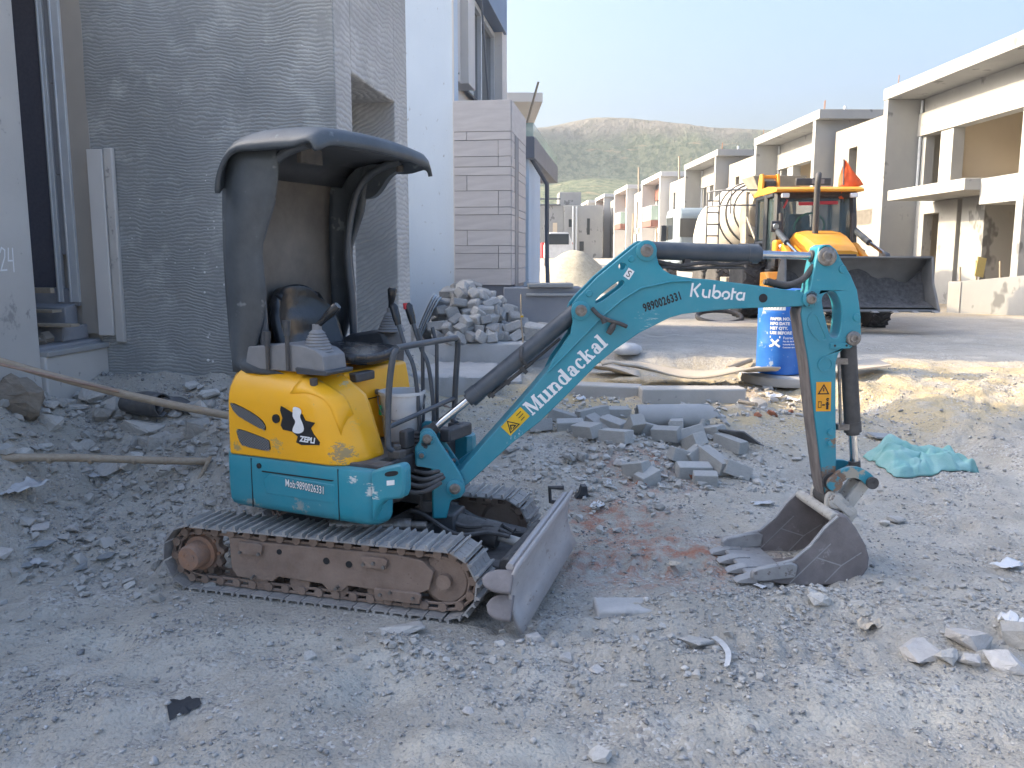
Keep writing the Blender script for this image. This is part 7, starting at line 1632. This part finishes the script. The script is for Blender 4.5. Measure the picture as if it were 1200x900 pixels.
def pipe_piece():
    a, b = on_ground(746, 503), on_ground(838, 502); z = max(a.z, b.z) + .105; d = Vector((b.x - a.x, b.y - a.y, 0)); L = d.length
    t = empty('concrete_pipe', (a.x, a.y, z), math.atan2(d.y, d.x)); tag(t, 'broken grey pipe length lying behind the kerb blocks', 'pipe')
    m = MB(); n = 28; prof = []
    for x, r in ((.0, .078), (.0, .098), (.02, .10), (L*.5, .10), (L - .06, .102)): prof.append((r, x))
    rings = [[(x + (.05*math.sin(3*a_) + .03*math.sin(7*a_) if x > L*.9 else 0), r*math.cos(a_), r*math.sin(a_)) for a_ in [2*math.pi*k/n for k in range(n)]] for r, x in prof]
    rings += [[(L - .06 + (.05*math.sin(3*a_) + .03*math.sin(7*a_)), .08*math.cos(a_), .08*math.sin(a_)) for a_ in [2*math.pi*k/n for k in range(n)]], [(.0, .078*math.cos(a_), .078*math.sin(a_)) for a_ in [2*math.pi*k/n for k in range(n)]]]
    m.loft(rings, cap=False); m.build('pipe_wall', 'pipe', t, smooth=40)
    for k in range(4):
        q = MB(); q.obox((L - .02 + .03*k, random.uniform(-.06, .06), random.uniform(-.07, .05)), (.10, .06, .02), random.random(), random.random(), random.random()); q.build('broken_shard', 'pipe', t)
pipe_piece()
def beam_and_sheets():
    a, b = on_ground(752, 472), on_ground(874, 474); d = b - a; L = math.hypot(d.x, d.y); t = MB(); t.box((0, 0, -.12), (L, .24, .13)); o = t.build('concrete_kerb', 'concrete_slab', bevel=.015, seg=2); o.location = (a.x, a.y, max(a.z, b.z)); o.rotation_euler = (.0, 0, math.atan2(d.y, d.x)); tag(o, 'long concrete kerb beam in the sun under the flat sheet', 'kerb')
    a, b = on_ground(622, 462), on_ground(752, 466); d = b - a; L = math.hypot(d.x, d.y) - .03; t = MB(); t.box((0, 0, -.12), (L, .24, .10)); o = t.build('concrete_kerb', 'concrete_slab', bevel=.015, seg=2); o.location = (a.x, a.y, max(a.z, b.z)); o.rotation_euler = (.0, 0, math.atan2(d.y, d.x)); tag(o, 'dusty kerb beam partly buried behind the painted boom', 'kerb')
    c = on_ground(800, 455); m = MB(); rows = []
    for i in range(16):
        u = i/15; rows.append([(-.85 + 1.75*u, (-.18 + .42*v) + .12*math.sin(u*5), .19 + .05*math.sin(u*7 + 1) + .02*math.sin(v*5 + u*9) - .05*v*(u > .85) + .03*(u < .1)) for v in [j/6 for j in range(7)]])
    m.grid(rows); o = m.build('cement_sheet', 'mud_sheet', smooth=50, solid=.018); o.location = c; tag(o, 'wavy tan sheet lying on the concrete kerb', 'sheet')
    c = on_ground(715, 440); m = MB(); m.grid([[(-.28 + .6*u, -.14 + .3*v, .12 - .10*u + .03*math.sin(6*v + 4*u)) for v in (0, .3, .6, 1)] for u in [k/8 for k in range(9)]]); o = m.build('cement_sheet', 'cardboard', smooth=50, solid=.012); o.location = c; tag(o, 'bent tan cardboard flap left of the wavy sheet', 'sheet')
    for (p0, p1, lab, mm, r) in (((800, 469), (829, 466), 'orange painted stick on the kerb beam', 'sign_orange', .018), ((866, 478), (886, 482), 'short tan stick below the drum base', 'bamboo', .02), ((852, 438), (880, 428), 'grey plank edge left of the drum', 'ply', .03)):
        a, b = on_ground(*p0), on_ground(*p1); pole('stick', lab, [(a.x, a.y, a.z + .06), (b.x, b.y, b.z + .06)], r, mm, 'stick')
beam_and_sheets()
def blue_drum():
    p = on_ground(912, 446); t = empty('blue_drum', (p.x, p.y, p.z + .09)); tag(t, 'blue plastic drum with white print standing on a concrete ring', 'drum')
    r = .232; m = MB(); m.lathe([(0, 0), (r*.97, 0), (r, .02), (r, .30), (r*1.008, .31), (r, .32), (r, .62), (r*1.008, .63), (r, .64), (r*1.0, .84), (r*.96, .86), (r*.9, .865), (0, .865)], 48); b = m.build('body', 'drum_blue', t, smooth=35)
    def wrap(vs, z0, a0):   # print bent round the drum
        return [((r + .0016 + v[2])*math.sin(a0 + v[0]/r), -(r + .0016 + v[2])*math.cos(a0 + v[0]/r), z0 + v[1]) for v in vs]
    face = math.atan2(p.x, p.y)*-1
    for k, s in enumerate(('PAPER NO.', 'MFG DATE', 'NET QTY.', 'USE BEFORE')):
        vs, fs = text_mb(s, .040, .0022); q = MB(); q.add(wrap(vs, .555 - .047*k, face - .45), fs); q.build('lettering', 'print_white', b)
    vs, fs = [], []
    ribbon(vs, fs, [(0, .11), (.105, .11)], .02); ribbon(vs, fs, [(.015, .085), (.05, .05), (.035, .03), (.0, .012)], .022); ribbon(vs, fs, [(.09, .085), (.055, .05), (.075, .03), (.105, .012)], .022); ribbon(vs, fs, [(.052, .06), (.052, .04)], .02)
    q = MB(); q.add(wrap(vs, .275, face - .45), fs); q.build('emblem', 'print_white', b)
    for k, (s, sz) in enumerate((('Fosroc C', .036), ('Plot 38, 4th Phase', .020), ('Industrial Area', .020), ('Customer care', .020))):
        vs, fs = text_mb(s, sz, .0008); q = MB(); q.add(wrap(vs, .365 - .030*k, face + .12), fs); q.build('lettering', 'print_white', b)
    vs = [(x*.02 - .0, y, 0) for x in range(13) for y in (.655, .79)]; fs = [(2*k, 2*k+2, 2*k+3, 2*k+1) for k in range(12)]; q = MB(); q.add(wrap(vs, 0, face - .86), fs); lb = q.build('paper_label', 'print_white', b)
    vs, fs = [], []
    for k in range(8): ribbon(vs, fs, [(-.01 + .03*k, .66), (.025 + .03*k, .785)] if k < 7 else [(.20, .66), (.225, .76)], .0035)
    q = MB(); q.add([(x*1.003, y*1.003, z) for x, y, z in wrap([(v[0], v[1], .001) for v in vs], 0, face - .84)], fs); q.build('label_print', 'print_blue', lb)
    m = MB(); m.lathe([(0, 0), (.40, 0), (.41, .03), (.40, .085), (.30, .095), (0, .09)], 36); o = m.build('concrete_ring', 'concrete_slab', smooth=30); o.location = (p.x, p.y, p.z - .01); tag(o, 'round concrete cover under the blue drum', 'cover')
    o.rotation_euler = (.02, .03, 0)
blue_drum()
def board_behind_arm():
    p = on_ground(1000, 440); m = MB(); m.obox((0, 0, .10), (.62, .30, .015), .1, .12, -.10); o = m.build('plywood_board', 'cardboard'); o.location = p; tag(o, 'pale board lying on the road edge right of the drum', 'board')
board_behind_arm()
def tarp():
    p = on_ground(1082, 547); rs = np.random.RandomState(4); n = 46; k = 26; rows = []
    U, V = np.meshgrid(np.linspace(-1, 1, n), np.linspace(-1, 1, k), indexing='ij')
    x = .33*U + .05*fbm(U*2 + 3, V*2, 3) - .04*V; y = (.17 - .04*U)*V + .07*fbm(U*2, V*2 + 9, 4); edge = np.minimum(1, (1 - np.maximum(np.abs(U), np.abs(V))**4)*1.6)
    z = (.05 + .05*fbm(U*1.6, V*1.2, 3, .5) + .15*np.abs(fbm(U*1.8 + V*1.5, V*1.0 - U, 4, .5))**.8 + .07*np.exp(-((U - .25)/.5)**2 - ((V - .2)/.6)**2))*edge
    g = height(p.x + x, p.y + y) - p.z; m = MB(); m.grid([[(x[i, j], y[i, j], g[i, j] + max(0.008, z[i, j])) for j in range(k)] for i in range(n)]); o = m.build('tarpaulin', 'tarp', smooth=80, solid=.006, sub=1); o.location = (p.x, p.y, p.z); tag(o, 'crumpled turquoise cloth sheet lying right of the bucket', 'tarp')
tarp()
def scrap(px, py, size, label, m='paper', seed=0, cat='litter', name='paper_scrap', h=.05, asp=.6, rz=None):
    p = on_ground(px, py); rs = np.random.RandomState(seed); n = 9; U, V = np.meshgrid(np.linspace(-1, 1, n), np.linspace(-1, 1, n), indexing='ij')
    x = size/2*(U + .35*fbm(U*1.3 + seed, V*1.3, 3)); y = size/2*asp*(V + .45*fbm(U*1.3, V*1.3 + seed, 3)); z = .012 + np.abs(h*.55*fbm(U*1.2 + seed*2, V*1.2, 3, .45))
    q = MB(); q.grid([[(x[i, j], y[i, j], z[i, j]) for j in range(n)] for i in range(n)]); o = q.build(name, m, smooth=25, solid=.002); o.location = (p.x, p.y, p.z); o.rotation_euler = (0, 0, rs.uniform(0, 3) if rz is None else rz); tag(o, label, cat); return o
scrap(18, 575, .26, 'crumpled white plastic sheet at the left edge under the lower pole', 'plastic_white', 1, h=.12, name='plastic_sheet', asp=.9)
scrap(700, 594, .13, 'white paper scrap below the black bracket', 'paper', 2); scrap(712, 570, .07, 'tiny white crumpled paper left of the mound', 'paper', 3, h=.08); scrap(893, 592, .14, 'white plastic scrap left of the bucket', 'plastic_white', 4, asp=.45, rz=.2); scrap(1182, 664, .17, 'torn white paper on the ground at the right edge', 'paper', 5, h=.06); scrap(1187, 733, .11, 'white paper bag above the stones at the right edge', 'paper', 6, h=.13, asp=1); scrap(1019, 738, .10, 'tan crumpled leaf-like wrapper below the bucket', 'cardboard', 7, h=.10); scrap(40, 660, .16, 'grey-white plastic strip among the lower left slates', 'plastic_white', 8, asp=.35)
scrap(907, 466, .16, 'white cloth bundle before the drum ring', 'paper', 9, h=.12); scrap(930, 470, .13, 'pinkish paper pieces before the drum ring', 'paper', 10, h=.06); scrap(680, 470, .12, 'white folded paper behind the lettered boom', 'paper', 11, h=.10); scrap(160, 468, .14, 'teal net scrap under the slanting pole', 'tarp', 12, h=.10); scrap(890, 690, .06, 'tiny white wrapper by the bucket tooth', 'paper', 13)
scrap(665, 455, .20, 'pale broken plaster sheet behind the lettered boom', 'plastic_white', 14, h=.08); scrap(108, 560, .1, 'grey torn plastic bit under the lower pole', 'plastic_white', 15); scrap(790, 664, .08, 'yellowish wrapper right of the blade', 'cardboard', 16)
def strip():
    a = on_ground(838, 752); q = MB(); pts = [on_ground(px, py) for px, py in ((833, 752), (843, 760), (850, 772), (848, 787))]; q.grid([[(p.x - pts[0].x + dx, p.y - pts[0].y, p.z - pts[0].z + .02 + dz) for dx, dz in ((0, 0), (.022, .006))] for p in spline(pts, 4)]); o = q.build('plastic_strip', 'plastic_white', solid=.002); o.location = pts[0]; tag(o, 'curved white plastic strip in the foreground rubble', 'litter')
strip()
def slab_and_bits():
    p = on_ground(730, 712); m = MB(); m.obox((0, 0, .0), (.26, .15, .06), .05, .05, .02); o = m.build('paving_slab', 'step_concrete', bevel=.012); o.location = (p.x, p.y, p.z - .010); tag(o, 'flat rectangular concrete slab half sunk before the brick dust', 'slab')
    p = on_ground(683, 582); m = MB(); m.prism([(-.06, 0), (.06, 0), (.03, .02), (.015, .085), (-.02, .085), (-.03, .03)], -.02, .02); o = m.build('metal_bracket', 'black_plastic', bevel=.004); o.location = p; o.rotation_euler = (.2, 0, .3); tag(o, 'small black metal bracket on the ground above the blade', 'bracket')
    p = on_ground(866, 522); m = MB(); m.add([(-.16, .12, .08), (.17, -.10, .02), (.16, -.12, .02), (.02, -.05, .12), (-.15, .05, .12)], [(0, 1, 2, 3, 4)]); o = m.build('metal_sheet', 'rubber_sheet', solid=.012); o.location = p; tag(o, 'dark pointed sheet sticking out at the right of the mound', 'sheet')
    p = on_ground(735, 415); m = MB(); m.lathe([(0, 0), (.13, .0), (.17, .05), (.15, .10), (.08, .135), (0, .14)], 18); o = m.build('cement_sack', 'plastic_white', smooth=70); o.location = p; o.scale = (1.1, .8, 1); tag(o, 'pale full sack on the mud beyond the kerb beam', 'sack')
    p = on_ground(843, 375); m = MB(); m.tube([(.42*math.cos(a), .30*math.sin(a), .06 + .10*math.sin(a)) for a in [2*math.pi*k/28 for k in range(29)]], .045, 8); o = m.build('old_tyre', 'tyre', smooth=60); o.location = p; tag(o, 'old tyre lying on the mud left of the loader', 'tyre')
    p = on_ground(1035, 515); m = MB(); m.obox((0, 0, .03), (.22, .14, .012), .2, .1, .1); o = m.build('board_piece', 'slate'); o.location = p; tag(o, 'thin grey board piece behind the bucket cylinder', 'board')
    # dark oil patch, a thin irregular film on the dirt
    p = on_ground(215, 828); q = MB(); n = 30; c = []
    for k in range(n):
        a = 2*math.pi*k/n; r = .036*(1 + .35*math.sin(2*a + .6) + .18*math.sin(5*a) + .12*math.sin(9*a + 1)); x, y = p.x + r*1.15*math.cos(a), p.y + r*1.25*math.sin(a); c.append((x - p.x, y - p.y, gz(x, y) - p.z + .006))
    q.add([(0, 0, .012)] + c, [(0, 1 + k, 1 + (k+1) % n) for k in range(n)]); o = q.build('oil_patch', 'oil', smooth=80); o.location = p; tag(o, 'small black oil stain on the foreground dirt', 'oil stain')
slab_and_bits()
def poles():
    a, b = at(-30, 414, 5.15), at(268, 487, 5.55); pts = [tuple(a + (b-a)*t + Vector((0, 0, -.03*math.sin(t*3.1)))) for t in (0, .25, .5, .75, 1)]
    pole('bamboo_pole', 'split bamboo pole slanting from the wall down behind the excavator', pts, [.022, .024, .026, .027, .026], 'bamboo')
    a2, b2 = at(-30, 420, 5.13), at(140, 459, 5.34); pole('wood_batten', 'thin reddish batten lying along the slanting bamboo pole', [tuple(a2), tuple(b2)], .010, 'wood_red', 'batten')
    a, b = at(-30, 547, 4.75), at(244, 548, 5.35); m = MB(); n = 9; pts = []
    for k in range(n): t = k/(n-1); pts.append(Vector((a.x + (b.x-a.x)*t, a.y + (b.y-a.y)*t, a.z + (b.z-a.z)*t + .05 + .008*math.sin(t*5))))
    rr = [.024]*n; o = pole('bamboo_pole', 'straight bamboo pole lying level on the left rubble', [tuple(p) for p in pts], rr, 'bamboo')
    nd = MB()
    for t in (.12, .30, .47, .66, .80): p = pts[0] + (pts[-1]-pts[0])*t - pts[0]; nd.tube([tuple(p - Vector((.012, 0, 0))), tuple(p), tuple(p + Vector((.012, 0, 0)))], [.024, .0285, .024], 10)
    nd.build('node_ring', 'bamboo', o, smooth=50)
    p = pts[-1]; pole('wood_splint', 'short splint of wood crossing the end of the level pole', [(p.x + .03, p.y - .03, p.z + .04), (p.x - .03, p.y - .10, p.z - .10)], .012, 'bamboo', 'splint')
poles()
def rubber_roll():
    p = on_ground(172, 497); t = empty('rubber_sheet', (p.x, p.y + .02, p.z + .13), .25); tag(t, 'rolled black rubber sheet lying on the flat rock by the wall', 'rubber sheet')
    m = MB(); rows = []
    for i in range(26):
        a = -2.2 + i*.30; r = .055 + .004*i*.5 if i < 18 else None
        if r is not None: q = (r*1.25*math.cos(a), r*math.sin(a))
        else: k = i - 18; q = (lastq[0] + .018*k, lastq[1] + .006*k - .0025*k*k)
        if i == 17: lastq = q
        rows.append([(-.17 + .30*v + q[0]*.35*0 + .0, -q[0]*.9 + 0*v, q[1] + .012*math.sin(v*4 + i*.4)) for v in [j/6 for j in range(7)]])
    m.grid([[(r[0]*1.0, r[1], r[2]) for r in row] for row in rows]); o = m.build('roll', 'rubber_sheet', t, smooth=60, solid=.010); o.rotation_euler = (0, .0, -.55)
    m = MB(); m.grid([[(.10 + .20*u, .10 - .14*v + .03*u, .02 + .04*math.sin(u*3 + v*2) - .06*u) for v in (0, .3, .6, 1)] for u in [k/8 for k in range(9)]]); m.build('flap', 'rubber_sheet', t, smooth=60, solid=.010)
rubber_roll()
# ------------------------------------------------------------------ air: one box of even haze round everything
def haze():
    m = MB(); m.box((-1400, -250, -12), (1400, 2300, 118)); o = m.build('haze', None); tag(o, kind='stuff')
    mt = bpy.data.materials.new('haze'); mt.use_nodes = True; n = mt.node_tree.nodes; n.remove(n['Principled BSDF']); v = n.new('ShaderNodeVolumePrincipled')
    v.inputs['Color'].default_value = (.84, .92, 1.0, 1); v.inputs['Density'].default_value = HAZE; v.inputs['Anisotropy'].default_value = .2
    mt.node_tree.links.new(v.outputs[0], n['Material Output'].inputs['Volume']); o.data.materials.append(mt); o.display_type = 'WIRE'
HAZE = 0.0004
haze()
